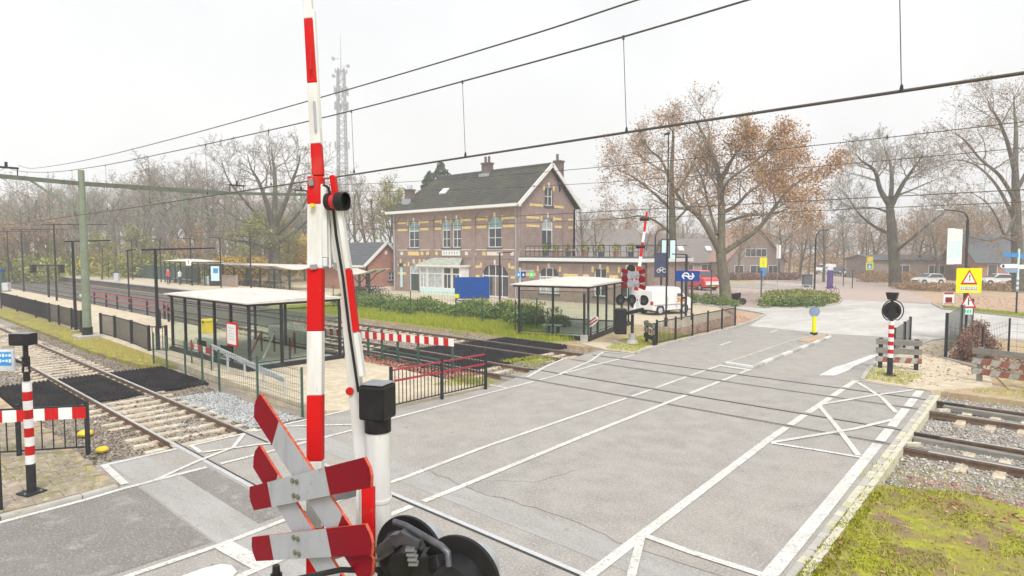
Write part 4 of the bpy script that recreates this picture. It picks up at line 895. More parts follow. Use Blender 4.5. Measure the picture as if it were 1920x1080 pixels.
# railing with red and white band at the near left
def rail_fence(label, p0, p1, h, group, nposts, bal=.13, band=False, red=False, cat='railing', name='railing', z=0.03, m='black_steel'):
    p0, p1 = Vector((p0[0], p0[1], z)), Vector((p1[0], p1[1], z)); L = (p1 - p0).length; d = (p1 - p0).normalized()
    t = thing(name, label, cat, p0.to_tuple(), 0, group)
    MB().bar(p0 + UP * h, p1 + UP * h, .045, .04, up=UP).build('top_rail', M['red_tube' if red else m], t)
    MB().bar(p0 + UP * .12, p1 + UP * .12, .03, .03, up=UP).build('bottom_rail', M[m], t)
    if red: MB().bar(p0 + UP * (h * .72), p1 + UP * (h * .72), .05, .05, up=UP).build('middle_rail', M['red_tube'], t)
    for k in range(nposts): 
        q = p0.lerp(p1, k / (nposts - 1)); MB().bar(q - UP * .05, q + UP * (h + .1), .07, .07, up=d).build('post', M[m], t)
    n = int(L / bal)
    for k in range(1, n):
        q = p0.lerp(p1, k / n); MB().bar(q + UP * .1, q + UP * h, .018, .018, up=d).build('baluster', M[m], t)
    if band:
        nb = int(L / .24); nrm = Vector((d.y, -d.x, 0)) * .035
        for k in range(nb):
            a, b = p0.lerp(p1, k / nb), p0.lerp(p1, (k + .998) / nb)
            MB().bar(a + UP * (h - .13) + nrm, b + UP * (h - .13) + nrm, .02, .24, up=UP).build('red_panel' if k % 2 else 'white_panel', M['red_paint' if k % 2 else 'white_paint'], t)
    return t
rail_fence('black railing with red and white panels at the near left rails', (-16.6, 1.5), (-15.2, 3.55), .98, None, 3, bal=.2, band=True)
rail_fence('black railing with red upper tubes beside the road at the platform ramp', (-13.4, 9.95), (-13.42, 13.5), 1.05, None, 3, bal=.125, red=True)
rail_fence('black picket railing along the far left kerb, beyond the far signal', (-14.0, 24.9), (-14.35, 34.2), 1.05, None, 6, bal=.125)
# ------------------------------------------------------------------ SHELTERS
def shelter(label, x0, x1, y0, y1, h, front_posts, side_posts, group, plinth=.18, ov=.35, back=True, roof_m='roof_white', right=True, left=False):
    """glass waiting shelter: plinth, posts, panes and a thin curved roof; long side along X"""
    t = thing('waiting_shelter', label, 'shelter', ((x0 + x1) / 2, (y0 + y1) / 2, 0), 0, group)
    z0 = plinth
    MB().box(x0 - .12, y0 - .12, -.12, x1 + .12, y0 + .05, z0).box(x1 - .05, y0 + .05, -.12, x1 + .12, y1 + .12, z0).box(x0 - .12, y1 - .05, -.12, x1 - .05, y1 + .12, z0).build('plinth', M['black_steel'], t)
    MB().box(x0, y0 + .05, -.1, x1 - .05, y1 - .05, z0 - .06).build('floor', M['concrete'], t)
    pm = M['black_steel']
    fx = [x0 + (x1 - x0) * k / (front_posts - 1) for k in range(front_posts)]
    sy = [y0 + (y1 - y0) * k / (side_posts - 1) for k in range(side_posts)]
    def post(x, y): MB().box(x - .045, y - .045, z0 - .1, x + .045, y + .045, h - .02).build('post', pm, t)
    for x in fx: post(x, y0)
    for y in sy[1:]: post(x1, y)
    bx = fx[::2] if back else []
    for x in bx[:-1]: post(x, y1)
    def pane(a, b):
        d = (Vector(b) - Vector(a)).normalized() * .05; a, b = Vector(a) + d, Vector(b) - d; zz = (z0 + .12, h - .28)
        n = Vector((d.y, -d.x, 0)).normalized() * .008
        MB().slab([(a.x, a.y, zz[0]), (b.x, b.y, zz[0]), (b.x, b.y, zz[1]), (a.x, a.y, zz[1])], n).build('pane', M['glass'], t)
        MB().bar((a.x, a.y, zz[0] - .02), (b.x, b.y, zz[0] - .02), .03, .03).bar((a.x, a.y, zz[1] + .02), (b.x, b.y, zz[1] + .02), .03, .03).build('pane_rail', pm, t)
    for a, b in zip(fx[:-1], fx[1:]): pane((a, y0), (b, y0))
    if right:
        for a, b in zip(sy[:-1], sy[1:]): pane((x1, a), (x1, b))
    if back:
        for a, b in zip(bx[:-1], bx[1:]): pane((a, y1), (b, y1))
    if left: pane((x0, y0), (x0, y1))
    # roof: slim lens-shaped sheet, thicker in the middle
    X0, X1, Y0, Y1 = x0 - ov * 1.6, x1 + ov * .4, y0 - ov * .4, y1 + ov; V = []; F = []; nx, ny_ = 12, 8
    for k, s in enumerate((0, 1)):
        for i in range(nx + 1):
            for j in range(ny_ + 1):
                u, v = i / nx, j / ny_; cam_ = math.sin(math.pi * u) * .75 + .25; th = .27 * math.sin(math.pi * min(1, max(0, v))) ** .75
                V.append((X0 + (X1 - X0) * u, Y0 + (Y1 - Y0) * v, h + (th * cam_ + .035 if s else 0.0)))
    m = (nx + 1) * (ny_ + 1)
    for i in range(nx):
        for j in range(ny_):
            a = i * (ny_ + 1) + j; q = (a, a + ny_ + 1, a + ny_ + 2, a + 1); F.append(q[::-1]); F.append(tuple(m + c for c in q))
    rim = [i * (ny_ + 1) for i in range(nx + 1)] + [nx * (ny_ + 1) + j for j in range(1, ny_ + 1)] + [i * (ny_ + 1) + ny_ for i in range(nx - 1, -1, -1)] + [j for j in range(ny_ - 1, 0, -1)]
    for a, b in zip(rim, rim[1:] + rim[:1]): F.append((a, b, m + b, m + a))
    mb = MB(); mb.add(V, F); mb.build('roof', M[roof_m], t, smooth=True)
    fr = MB(); zf = h - .05
    for a, b in (((X0 + .15, y0), (X1 - .05, y0)), ((X0 + .15, y1), (X1 - .05, y1)), ((x0, Y0 + .05), (x0, Y1 - .1)), ((x1, Y0 + .05), (x1, Y1 - .1))): fr.bar((*a, zf), (*b, zf), .06, .08)
    fr.build('roof_frame', pm, t)
    # bench inside
    for k in range(3): MB().box(x0 + 1.0, y0 + .5 + k * .13, z0 + .36, x0 + (x1 - x0) * .55, y0 + .6 + k * .13, z0 + .40).build('bench_slat', M['galv'], t)
    for x in (x0 + 1.3, x0 + (x1 - x0) * .5): MB().box(x - .03, y0 + .5, z0 - .06, x + .03, y0 + .85, z0 + .36).build('bench_leg', pm, t)
    return t
ns = shelter('big glass waiting shelter with a pale curved roof on the near island platform', -28.6, -21.45, 9.9, 13.5, 2.38, 6, 4, None)
fs = shelter('glass waiting shelter with a pale roof between the far signal and the station annex', -20.9, -17.3, 24.3, 31.6, 2.55, 3, 6, None, ov=.3, back=False)
a_ = R(17); pv_ = Vector((-17.3, 24.3, 0)); fs.location = pv_ + Matrix.Rotation(a_, 3, 'Z') @ (fs.location - pv_); fs.rotation_euler = (0, 0, a_)
pb = thing('poster_board', 'white poster board with a red border on the glass of the near shelter', 'notice board', (-22.6, 9.78, .8))
MB().box(-23.05, 9.80, .80, -22.2, 9.84, 1.66).build('board', M['red_paint'], pb, bevel=.004); MB().box(-22.98, 9.792, .87, -22.27, 9.80, 1.59).build('face', M['white_paint'], pb)
for k in range(5): MB().box(-22.88, 9.789, 1.45 - k * .1, -22.4 - .12 * (k % 2), 9.792, 1.465 - k * .1).build('faded_lettering', M['sheet_grey'], pb)
tv = thing('grit_bin', 'yellow grit bin seen through the left glass of the near shelter', 'grit bin', (-33.4, 13.3, .03))
MB().box(-33.75, 13.05, .03, -33.05, 13.55, .62).build('body', M['amber'], tv, bevel=.03); MB().box(-33.8, 13.0, .62, -33.0, 13.6, .72).build('lid', M['amber'], tv, bevel=.03); MB().box(-33.45, 12.98, .55, -33.35, 13.05, .62).build('latch', M['black_steel'], tv)

# chicane fences by the near shelter --------------------------------------
def plank_fence(label, p0, p1, h, panels, m0, m1, z=.03, posts=2, pm='green_steel', name='barrier_fence', ph=.2, cat='fence', pr=.04):
    t = thing(name, label, cat, (p0[0], p0[1], z)); p0, p1 = Vector((p0[0], p0[1], z)), Vector((p1[0], p1[1], z)); d = (p1 - p0).normalized(); nrm = Vector((d.y, -d.x, 0)) * .03
    for k in range(posts): q = p0.lerp(p1, k / (posts - 1)); MB().bar(q, q + UP * (h + .1), pr, pr, up=d).build('post', M[pm], t)
    for k in range(panels): MB().bar(p0.lerp(p1, k / panels) + UP * (h - ph / 2) + nrm, p0.lerp(p1, (k + .998) / panels) + UP * (h - ph / 2) + nrm, .02, ph, up=UP).build('red_panel' if k % 2 == 0 else 'white_panel', M[m0] if k % 2 == 0 else M[m1], t)
    return t
bf = thing('band_fence', 'long green post fence with a red and white panel band along the middle track', 'fence', (-20.6, 14.2, 0))
p0, p1 = Vector((-24.6, 14.4, 0)), Vector((-15.85, 14.45, 0)); nb = 34
for k in range(nb):
    a, b = p0.lerp(p1, k / nb), p0.lerp(p1, (k + .998) / nb); z = .76 + .34 * k / nb
    MB().bar(a + UP * z - Vector((0, .05, 0)), b + UP * (z + .01) - Vector((0, .05, 0)), .02, .27, up=UP).build('red_panel' if k % 2 == 0 else 'white_panel', M['red_paint' if k % 2 == 0 else 'white_paint'], bf)
for k, x in enumerate((-24.6, -22.6, -20.9, -20.0, -19.0, -17.8, -15.95)): MB().box(x - .035, 14.4, -.2, x + .035, 14.47, 1.2).build('post', M['green_steel'], bf)
MB().bar((-24.6, 14.43, .42), (-15.9, 14.43, .42), .04, .05).bar((-24.6, 14.43, .12), (-15.9, 14.43, .12), .04, .05).build('rail', M['green_steel'], bf)
plank_fence('short red and white panel fence at the foot of the poster board', (-24.6, 9.15), (-22.6, 9.05), .78, 5, 'red_paint', 'white_paint')
wp = thing('picket_fence', 'low white picket fence behind the near shelter', 'fence', (-26, 14, 0))
for k in range(44):
    q = Vector((-26.9, 13.75, 0)).lerp(Vector((-24.8, 16.2 - 1.9, 0)), k / 43) if False else Vector((-28.4 + k * .1, 14.05, 0)); MB().box(q.x - .03, q.y - .01, .1, q.x + .03, q.y + .01, .72).build('picket', M['aged_white'], wp)
MB().box(-28.45, 14.06, .2, -24.05, 14.08, .25).box(-28.45, 14.06, .55, -24.05, 14.08, .6).build('rail', M['aged_white'], wp)
zz = thing('tube_chicane', 'red and white striped tube chicane in front of the near shelter entrance', 'barrier', (-21, 11.5, 0))
for k, (a, b) in enumerate((((-24.9, 12.0, .9), (-23.0, 10.6, .25)), ((-24.4, 12.3, .9), (-22.5, 10.9, .25)), ((-23.3, 12.6, 1.0), (-22.2, 11.8, .3)))): MB().bar(a, b, .05, .07).build('red_tube', M['red_tube' if k != 1 else 'white_paint'], zz)
for x, y in ((-24.9, 12.0), (-24.4, 12.3), (-23.3, 12.6), (-22.2, 11.8)): MB().box(x - .03, y - .03, 0, x + .03, y + .03, .95).build('post', M['black_steel'], zz)
rt_ = thing('ramp_handrail', 'grey steel handrail sloping past the near shelter corner', 'handrail', (-19.5, 9.2, 0))
MB().bar((-23.0, 9.25, .82), (-17.2, 8.95, .45), .05, .16, up=UP).build('rail', M['galv'], rt_)
for k in range(5): q = Vector((-23.0, 9.25, .82)).lerp(Vector((-17.2, 8.95, .45)), k / 4); MB().bar((q.x, q.y, 0), q, .05, .05).build('post', M['galv'], rt_)

# green wire-mesh fences ---------------------------------------------------
def mesh_fence(label, pts, h, z=0.0, group=None, pmat='green_steel', step=.10, hstep=.2, ext=.0, name='wire_fence'):
    t = thing(name, label, 'fence', (pts[0][0], pts[0][1], z), 0, group)
    for k, p in enumerate(pts): MB().cyl((p[0], p[1], z - .2), (p[0], p[1], z + h + ext), .035, n=8).build('post', M[pmat], t)
    for a, b in zip(pts[:-1], pts[1:]):
        a, b = Vector((a[0], a[1], z)), Vector((b[0], b[1], z)); L = (b - a).length; mb = MB(); d = (b - a).normalized()
        for k in range(int((h - .08) / hstep) + 1): mb.bar(a + UP * (.06 + k * hstep), b + UP * (.06 + k * hstep), .008, .008)
        n = int(L / step)
        for k in range(1, n): q = a.lerp(b, k / n); mb.bar(q + UP * .04, q + UP * (h - .02), .005, .005, up=d)
        mb.build('mesh_panel', M[pmat], t)
    return t
mesh_fence('green wire mesh fence around the corner of the near shelter beside the white gravel', [(-26.0, 8.3), (-24.6, 8.28), (-22.9, 8.3), (-21.2, 8.2), (-19.9, 8.2), (-17.85, 8.45), (-15.2, 8.4)], 1.15)
mesh_fence('tall green wire fence in front of the station hedge', [(-44.5, 25.4), (-41.0, 25.3), (-37.8, 25.2), (-34.9, 25.1), (-31.8, 25.2), (-28.5, 26.1), (-25.5, 25.4), (-21.6, 23.9), (-21.5, 25.5)], 1.75, step=.2, hstep=.4)
mesh_fence('green wire fence beside the far shelter and the rubber mats', [(-20.9, 23.6), (-19.3, 23.7), (-16.9, 23.7)], 1.45, step=.12)
# grey-topped post at the crossing corner
cp = thing('concrete_post', 'short dark post with pale concrete foot at the far left corner of the crossing', 'post', (-16.85, 23.35, 0))
MB().box(-16.98, 23.22, -.1, -16.72, 23.48, .4).build('foot', M['concrete'], cp, bevel=.02); MB().box(-16.89, 23.31, .4, -16.81, 23.39, 2.3).build('post', M['black_steel'], cp)
# black platform fence on the track-one side
def bar_fence(label, pts, h, z, group, bal=.14, name='platform_fence', top_w=.05):
    t = thing(name, label, 'fence', (pts[0][0], pts[0][1], z), 0, group)
    for p in pts: MB().box(p[0] - .05, p[1] - .05, z - .25, p[0] + .05, p[1] + .05, z + h + .06).build('post', M['black_steel'], t)
    for a, b in zip(pts[:-1], pts[1:]):
        a, b = Vector((a[0], a[1], z)), Vector((b[0], b[1], z)); mb = MB(); n = max(2, int((b - a).length / bal)); d = (b - a).normalized()
        mb.bar(a + UP * h, b + UP * h, top_w, .04, up=UP).bar(a + UP * .08, b + UP * .08, .03, .03, up=UP)
        mb.build('rail', M['black_steel'], t)
        q0 = MB()
        for k in range(1, n): q = a.lerp(b, k / n); q0.bar(q + UP * .06, q + UP * h, .022, .022, up=d)
        o = q0.build('balusters', M['black_steel'], t); o['kind'] = 'stuff'
    return t
bar_fence('dark bar fence along the near edge of the island platform, left of the green mast', [(-62, 9.15), (-56, 9.15), (-50, 9.12), (-46.3, 9.1), (-44.1, 9.12), (-41.2, 9.1), (-39.1, 9.05)], 1.05, 0, None)
bar_fence('dark bar fence along the near edge of the island platform, right of the green mast', [(-36.8, 9.35), (-34.7, 9.4), (-31.9, 9.3), (-29.0, 9.1), (-28.5, 9.6)], 1.05, 0, None)
rb = thing('tube_railing', 'maroon double tube railing across the middle of the island platform', 'railing', (-50, 14.4, 0))
for z in (.62, .98): MB().tube([(-62, 14.6, z), (-52, 14.3, z), (-42, 14.1, z), (-38.6, 13.4, z)], .045, 8).build('tube', M['red_tube'], rb, smooth=True)
for x, y in ((-62, 14.6), (-58.5, 14.5), (-55, 14.4), (-52, 14.3), (-48.6, 14.22), (-45.3, 14.17), (-42, 14.1), (-40.3, 13.75), (-38.6, 13.4)): MB().box(x - .05, y - .05, 0, x + .05, y + .05, 1.05).build('post', M['black_steel'], rb)
bl_ = thing('bollard_row', 'group of short black posts beside the maroon railing end', 'posts', (-38, 12.9, 0))
for k in range(7): MB().box(-39.6 + k * .42, 12.86 - .12 * k, 0, -39.5 + k * .42, 12.96 - .12 * k, .98).build('post', M['black_steel'], bl_)

# platform lamps and portals ------------------------------------------------
def lamp_post(label, x, y, h, arm, dirx=(1, 0), group=None, z=.03, r=.055, name='lamp_post'):
    t = thing(name, label, 'lamp post', (x, y, z), 0, group)
    MB().cyl((x, y, z), (x, y, z + h), r, r * .75, 10).build('pole', M['black_steel'], t, smooth=True); MB().cyl((x, y, z), (x, y, z + .04), .2, n=12).build('base', M['concrete'], t)
    d = Vector((dirx[0], dirx[1], 0)).normalized(); q = Vector((x, y, z + h))
    MB().bar(q - d * arm * .22 - UP * .05, q + d * arm + UP * .02, .10, .07, up=UP).build('lamp_head', M['black_steel'], t)
    MB().bar(q + d * arm * .3 - UP * .045, q + d * arm * .98 - UP * .025, .08, .01, up=UP).build('lens', M['white_paint'], t)
    return t
gl = 'lamp posts on the island platform'
lamp_post('black lamp post right beside the wire fence corner by the near shelter', -28.7, 9.35, 4.3, 2.3, (0.55, .8), gl, r=.075)
lamp_post('black lamp post just left of the green catenary mast', -39.3, 8.85, 4.75, 1.7, (.4, .9), gl, r=.08)
lamp_post('black lamp post behind the maroon railing on the island platform', -50.0, 14.5, 4.3, .5, (.5, .8), gl)
for k, (x, y, s) in enumerate(((-64.3, 13.2, 'third'), (-81.3, 13.9, 'second'), (-89.4, 14.0, 'first'))):
    lamp_post('tall thin platform lamp with a long arm, %s from the left photo edge' % s, x, y, 6.5, 3.8, (.3, .95), gl, r=.08)
sgp = thing('platform_sign', 'T-shaped platform display post with a dark screen at each end', 'display', (-70.1, 13.8, .03))
MB().cyl((-70.1, 13.8, .03), (-70.1, 13.8, 3.0), .09, n=10).build('pole', M['black_steel'], sgp); a = (RT * .9 + FWD * .0); q = Vector((-70.1, 13.8, 2.95))
MB().bar(q - a * 1.5, q + a * 1.4, .12, .14, up=UP).build('beam', M['black_steel'], sgp)
for s in (-1.45, 1.4): MB().bar(q + a * (s - .14) - UP * .3, q + a * (s + .14) - UP * .3, .5, .75, up=UP).build('screen', M['black_plastic'], sgp, bevel=.02)
for k, (x, y, lab, gx) in enumerate(((265, 487, 'white platform number sign', -60), )): pass
def num_sign(label, px_, yt, yb, D, wpx, txt):
    c = AT(px_, (yt + yb) / 2, D=D); w = wpx / FPX * D; h = (yb - yt) / FPX * D
    t = thing('platform_number_sign', label, 'sign', (c.x, c.y, c.z - h / 2), 0, 'white platform number signs')
    MB().bar(c - RT * w / 2, c + RT * w / 2, .1, h, up=UP).build('panel', M['white_paint'], t, bevel=.01)
    cu = bpy.data.curves.new('numeral', 'FONT'); cu.body = txt; cu.size = h * .8; cu.align_x = 'CENTER'; cu.align_y = 'CENTER'; cu.extrude = .004
    tmp = bpy.data.objects.new('numeral', cu); C.objects.link(tmp); bpy.context.view_layer.update(); nm = bpy.data.meshes.new_from_object(tmp.evaluated_get(bpy.context.evaluated_depsgraph_get())); bpy.data.objects.remove(tmp)
    nm.materials.clear(); nm.materials.append(M['black_steel']); o = bpy.data.objects.new('numeral', nm); C.objects.link(o); o.parent = t
    o.location = Vector(c - FWD * .06) - t.location; o.rotation_euler = (R(90), 0, YAW)
    g = (c.x, c.y); MB().bar((c.x + RT.x * w * .45, c.y + RT.y * w * .45, .5), (c.x + RT.x * w * .45, c.y + RT.y * w * .45, c.z), .1, .1).build('post', M['black_steel'], t)
num_sign('square white platform number sign far left, beside the edge lamp', 33, 484, 499, 96, 16, '2'); num_sign('square white platform number sign second from left', 55, 485, 498, 98, 15, '2'); num_sign('square white platform number sign above the far shelter', 354, 486, 498, 66, 11, '1')
# bin and info kiosk at left edge of island platform
kb = thing('info_kiosk', 'teal information pillar at the far left edge of the island platform', 'information pillar', polar(-2, 66, .03).to_tuple())
q = polar(-2, 66, .03); MB().bar(q - RT * .5 + UP * 1.0, q + RT * .45 + UP * 1.0, .5, 2.1, up=UP).build('body', M['door_green'], kb, bevel=.03); MB().bar(q - RT * .5 + UP * 2.2, q + RT * .45 + UP * 2.2, .52, .3, up=UP).build('header', M['sign_blue'], kb); MB().bar(q - RT * .4 - FWD * .26 + UP * 1.1, q + RT * .2 - FWD * .26 + UP * 1.1, .02, 1.5, up=UP).build('panel', M['pale_blue'], kb)
lb = thing('litter_bin', 'grey litter bin by the teal pillar at the far left', 'bin', polar(10, 66, .03).to_tuple()); q = polar(10, 66, .03); MB().bar(q - RT * .35 + UP * .5, q + RT * .35 + UP * .5, .5, .85, up=UP).build('body', M['galv'], lb, bevel=.04); MB().bar(q - RT * .3 + UP * .03, q + RT * .3 + UP * .03, .4, .1, up=UP).build('base', M['black_steel'], lb)

# far platform: lamps, bins, shelter, kiosk ----------------------------------
for k, (x, lab) in enumerate(((-112, 'leftmost'), (-100, 'second'), (-90, 'third'), (-80, 'fourth'), (-71, 'fifth'), (-63.5, 'sixth'), (-57, 'seventh'))):
    lamp_post('thin dark lamp post on the far platform, %s of the row' % lab, x, 26.6, 5.0, 2.2, (-1, -.05), 'lamp posts on the far platform', z=.62, r=.07)
hf = thing('platform_hedge_fence', 'dark green slatted fence along the back of the far platform', 'fence', (-110, 29.4, .62))
for k in range(38):
    x = -190 + k * 3.0; MB().box(x, 29.35, .62, x + 2.96, 29.45, 2.35).build('panel', M['green_steel'], hf); MB().box(x + 2.96, 29.3, .4, x + 3.0, 29.5, 2.45).build('post', M['black_steel'], hf)
fsh = shelter('small glass shelter with pale roof on the far platform where people wait', -80.5, -69, 27.2, 28.9, 3.1, 8, 2, None, plinth=.66, ov=.3, back=False)
fsh.location.z = 0
bk = thing('brick_bench_wall', 'low dark brick wall beside the far platform shelter', 'wall', (-68, 28, .62)); MB().box(-69.5, 28.0, .62, -63.5, 28.3, 1.7).build('wall', M['brick'], bk); MB().box(-69.5, 27.95, 1.7, -63.5, 28.35, 1.78).build('coping', M['brown_tile'], bk)
ki = thing('poster_kiosk', 'freestanding poster kiosk with a light blue poster on the far platform', 'poster kiosk', polar(405, 66, .62).to_tuple()); q = polar(405, 66, .62)
MB().bar(q - RT * .62 + UP * 1.15, q + RT * .75 + UP * 1.15, .35, 2.3, up=UP).build('frame', M['black_steel'], ki, bevel=.03); MB().bar(q - RT * .45 - FWD * .19 + UP * 1.3, q + RT * .42 - FWD * .19 + UP * 1.3, .02, 1.55, up=UP).build('poster', M['pale_blue'], ki); MB().bar(q - RT * .2 - FWD * .205 + UP * 1.6, q + RT * .3 - FWD * .205 + UP * 1.6, .006, .5, up=UP).build('print', M['light_blue'], ki)
gb = 'grey litter bins on the far platform'
for k, (x, lab) in enumerate(((219, 'grey litter bin on the far platform, left one of two, by the slatted fence'), (388, 'pale litter bin on the far platform next to the poster kiosk'))):
    q = polar(x, 76 - k * 9, .62); b = thing('litter_bin', lab, 'bin', q.to_tuple(), 0, gb); MB().bar(q - RT * .3 + UP * .55, q + RT * .25 + UP * .55, .4, 1.0, up=UP).build('body', M['galv'], b, bevel=.04); MB().bar(q - RT * .32 + UP * 1.08, q + RT * .27 + UP * 1.08, .42, .08, up=UP).build('lid', M['black_steel'], b)

# people waiting -------------------------------------------------------------
def person(label, x, D, z, jacket, legs, turn, h=1.72, bag=False):
    q = polar(x, D, z); t = thing('person', label, 'person', q.to_tuple(), turn)
    J = [(0, 0, .95), (0, 0, 1.18), (0, 0, 1.40), (0, .01, 1.52), (0, .02, 1.62), (0, .02, 1.73),
         (.09, 0, .90), (.10, .02, .50), (.10, -.02, .08), (.11, .12, .03), (-.09, 0, .90), (-.11, -.03, .50), (-.12, -.05, .08), (-.13, .09, .03),
         (.19, 0, 1.42), (.24, .0, 1.15), (.21, .14, .98), (.20, .20, .90), (-.19, 0, 1.42), (-.25, -.02, 1.15), (-.24, .08, .92), (-.24, .12, .83)]
    Ed = [(0, 1), (1, 2), (2, 3), (3, 4), (4, 5), (0, 6), (6, 7), (7, 8), (8, 9), (0, 10), (10, 11), (11, 12), (12, 13), (2, 14), (14, 15), (15, 16), (16, 17), (2, 18), (18, 19), (19, 20), (20, 21)]
    Rd = [.15, .14, .17, .06, .085, .09, .09, .065, .05, .04, .09, .065, .05, .04, .075, .055, .042, .04, .075, .055, .042, .04]
    me = bpy.data.meshes.new('body'); me.from_pydata([(a * h / 1.82, b, c * h / 1.82) for a, b, c in J], Ed, []); o = bpy.data.objects.new('body', me); C.objects.link(o)
    sk = o.modifiers.new('skin', 'SKIN'); sk.use_smooth_shade = True
    for i, v in enumerate(me.skin_vertices[0].data): v.radius = (Rd[i], Rd[i] * .8); v.use_root = (i == 0)
    su = o.modifiers.new('sub', 'SUBSURF'); su.levels = 1; su.render_levels = 1
    dg = bpy.context.evaluated_depsgraph_get(); me2 = bpy.data.meshes.new_from_object(o.evaluated_get(dg)); me2.name = 'body'
    o.modifiers.clear(); o.data = me2
    me2.materials.clear()
    for m in (M[jacket], M[legs], M['skin'], M['hair']): me2.materials.append(m)
    for p in me2.polygons:
        zc = p.center.z * 1.82 / h; yc = p.center.y
        p.material_index = 1 if zc < .93 and abs(p.center.x) < .2 else (0 if zc < 1.50 and not (zc < .95) else 2)
        if zc > 1.74 or (zc > 1.62 and yc < .0): p.material_index = 3
    o.parent = t; return t
person('person in a red jacket and navy trousers waiting before the far platform shelter', 315, 69, .62, 'red_cloth', 'navy_cloth', R(200), 1.8)
person('person in a pale coat standing beside the far platform shelter', 337, 68, .62, 'pale_cloth', 'navy_cloth', R(120), 1.7)

# ------------------------------------------------------------------ OVERHEAD LINE
M['beam_green'] = mat('beam_green_paint', (.075, .09, .065), .6, .3, 3)
oh = thing('catenary_mast', 'green steel catenary mast with a cross beam over all the tracks', 'catenary mast', (-36.2, 8.62, 0))
MB().cyl((-36.2, 8.62, 0), (-36.2, 8.62, 8.15), .20, .135, 14).build('mast', M['mast_green'], oh, smooth=True)
MB().box(-36.75, 8.1, -.2, -35.65, 9.15, .12).build('footing', M['concrete'], oh, bevel=.03); MB().cyl((-36.2, 8.62, .12), (-36.2, 8.62, .5), .23, n=14).build('collar', M['black_steel'], oh)
MB().box(-36.42, 8.4, 2.0, -36.3, 8.5, 2.12).build('number_plate', M['white_paint'], oh)
MB().bar((-36.2, 4.6, 7.62), (-36.2, 8.62, 7.5), .14, .19).bar((-36.2, 8.62, 7.5), (-36.2, 15.5, 7.52), .14, .21).bar((-36.2, 15.5, 7.52), (-36.2, 22.5, 7.85), .12, .16).build('cross_beam', M['beam_green'], oh)
MB().bar((-36.2, 6.6, 7.5), (-36.2, 8.5, 6.1), .09, .09).bar((-36.2, 10.6, 7.45), (-36.2, 14.6, 6.4), .05, .05).build('brace', M['mast_green'], oh)
MB().bar((-36.2, 13.2, 7.45), (-36.2, 13.2, 6.3), .10, .10).bar((-36.2, 20.2, 7.7), (-36.2, 20.2, 6.6), .08, .08).build('drop_arm', M['mast_green'], oh)
for y in (5.75, 16.2, 20.2): MB().bar((-36.2, y - .45, 8.0), (-36.2, y + .45, 8.0), .06, .09).bar((-36.2, y - .4, 7.6), (-36.2, y - .4, 8.0), .04, .04).bar((-36.2, y + .4, 7.6), (-36.2, y + .4, 8.0), .04, .04).cyl((-36.2, y, 8.05), (-36.2, y, 8.25), .06, n=8).build('insulator', M['black_steel'], oh)
MB().bar((-36.2, 5.0, 5.6), (-36.2, 8.5, 6.3), .05, .05).bar((-36.2, 13.2, 6.35), (-36.2, 17.0, 5.75), .05, .05).build('registration_arm', M['mast_green'], oh)
for x in (-86, ): pass
m2 = thing('catenary_mast', 'distant green catenary mast just left of the near one on the far side', 'catenary mast', (-115, 26.3, 0)); MB().cyl((-115, 26.3, 0), (-115, 26.3, 8.3), .2, .16, 10).build('mast', M['mast_green'], m2); MB().bar((-115, 26.3, 7.9), (-115, 19.5, 7.9), .14, .16).build('cross_beam', M['mast_green'], m2); MB().box(-115.4, 25.9, 8.2, -114.6, 26.7, 8.35).build('cap', M['black_steel'], m2)
def wire(name, label, pts, r, group=None, cat='cable', drops=None, m='wire'):
    t = MB().tube(pts, r, 6).build(name, M[m], None, smooth='all'); tag(t, label, cat, group)
    return t
def para(x0, z0, x1, z1, sag, y0, y1=None, n=24):
    y1 = y0 if y1 is None else y1
    return [(x0 + (x1 - x0) * k / n, y0 + (y1 - y0) * k / n, z0 + (z1 - z0) * k / n - sag * 4 * (k / n) * (1 - k / n)) for k in range(n + 1)]
mes1 = [(-36.2, 5.75, 8.0), (-33, 5.75, 7.55), (-27.7, 5.75, 7.08), (-22, 5.75, 6.78), (-16.4, 5.75, 6.6), (-10, 5.75, 6.45), (-6, 5.75, 6.43), (-2.3, 5.75, 6.48), (3, 5.75, 6.7), (9, 5.75, 7.1), (20, 5.75, 8.0)]
def smooth_pts(P, n=6):
    P = [Vector(p) for p in P]; out = []
    for i in range(len(P) - 1):
        a, b, c, d = P[max(i - 1, 0)], P[i], P[i + 1], P[min(i + 2, len(P) - 1)]
        for k in range(n):
            t = k / n; out.append(0.5 * ((2 * b) + (c - a) * t + (2 * a - 5 * b + 4 * c - d) * t * t + (3 * b - a - 3 * c + d) * t ** 3))
    return out + [P[-1]]
cw = thing('catenary', 'contact wire and messenger wire hung with droppers over the nearest track', 'overhead line', (-10, 5.75, 5.4))
MB().tube([(-320, 5.75, 5.45), (-36.2, 5.75, 5.42), (-20, 5.75, 5.40), (-8.4, 5.75, 5.43), (-3, 5.75, 5.455), (25, 5.75, 5.46)], .0135, 8).build('contact_wire', M['wire'], cw, smooth='all')
MB().tube(smooth_pts(mes1), .0105, 8).build('messenger_wire', M['wire'], cw, smooth='all')
SM = smooth_pts(mes1, 40)
for k, x in enumerate((-32, -28.5, -25.2, -21.5, -17.9, -14.3, -11.4, -8.65, -6.08, -3.62, -1.12, 1.5)):
    zt_ = min(SM, key=lambda p: abs(p.x - x)).z
    MB().cyl((x - .05, 5.75, zt_), (x, 5.75, 5.45), .004, n=5).build('dropper', M['wire'], cw)
    MB().cyl((x - .05, 5.75, zt_ - .03), (x - .05, 5.75, zt_ + .012), .013, n=8).build('clip', M['wire'], cw); MB().cyl((x, 5.75, 5.45), (x, 5.75, 5.505), .018, .009, n=8).build('clip', M['black_steel'], cw)
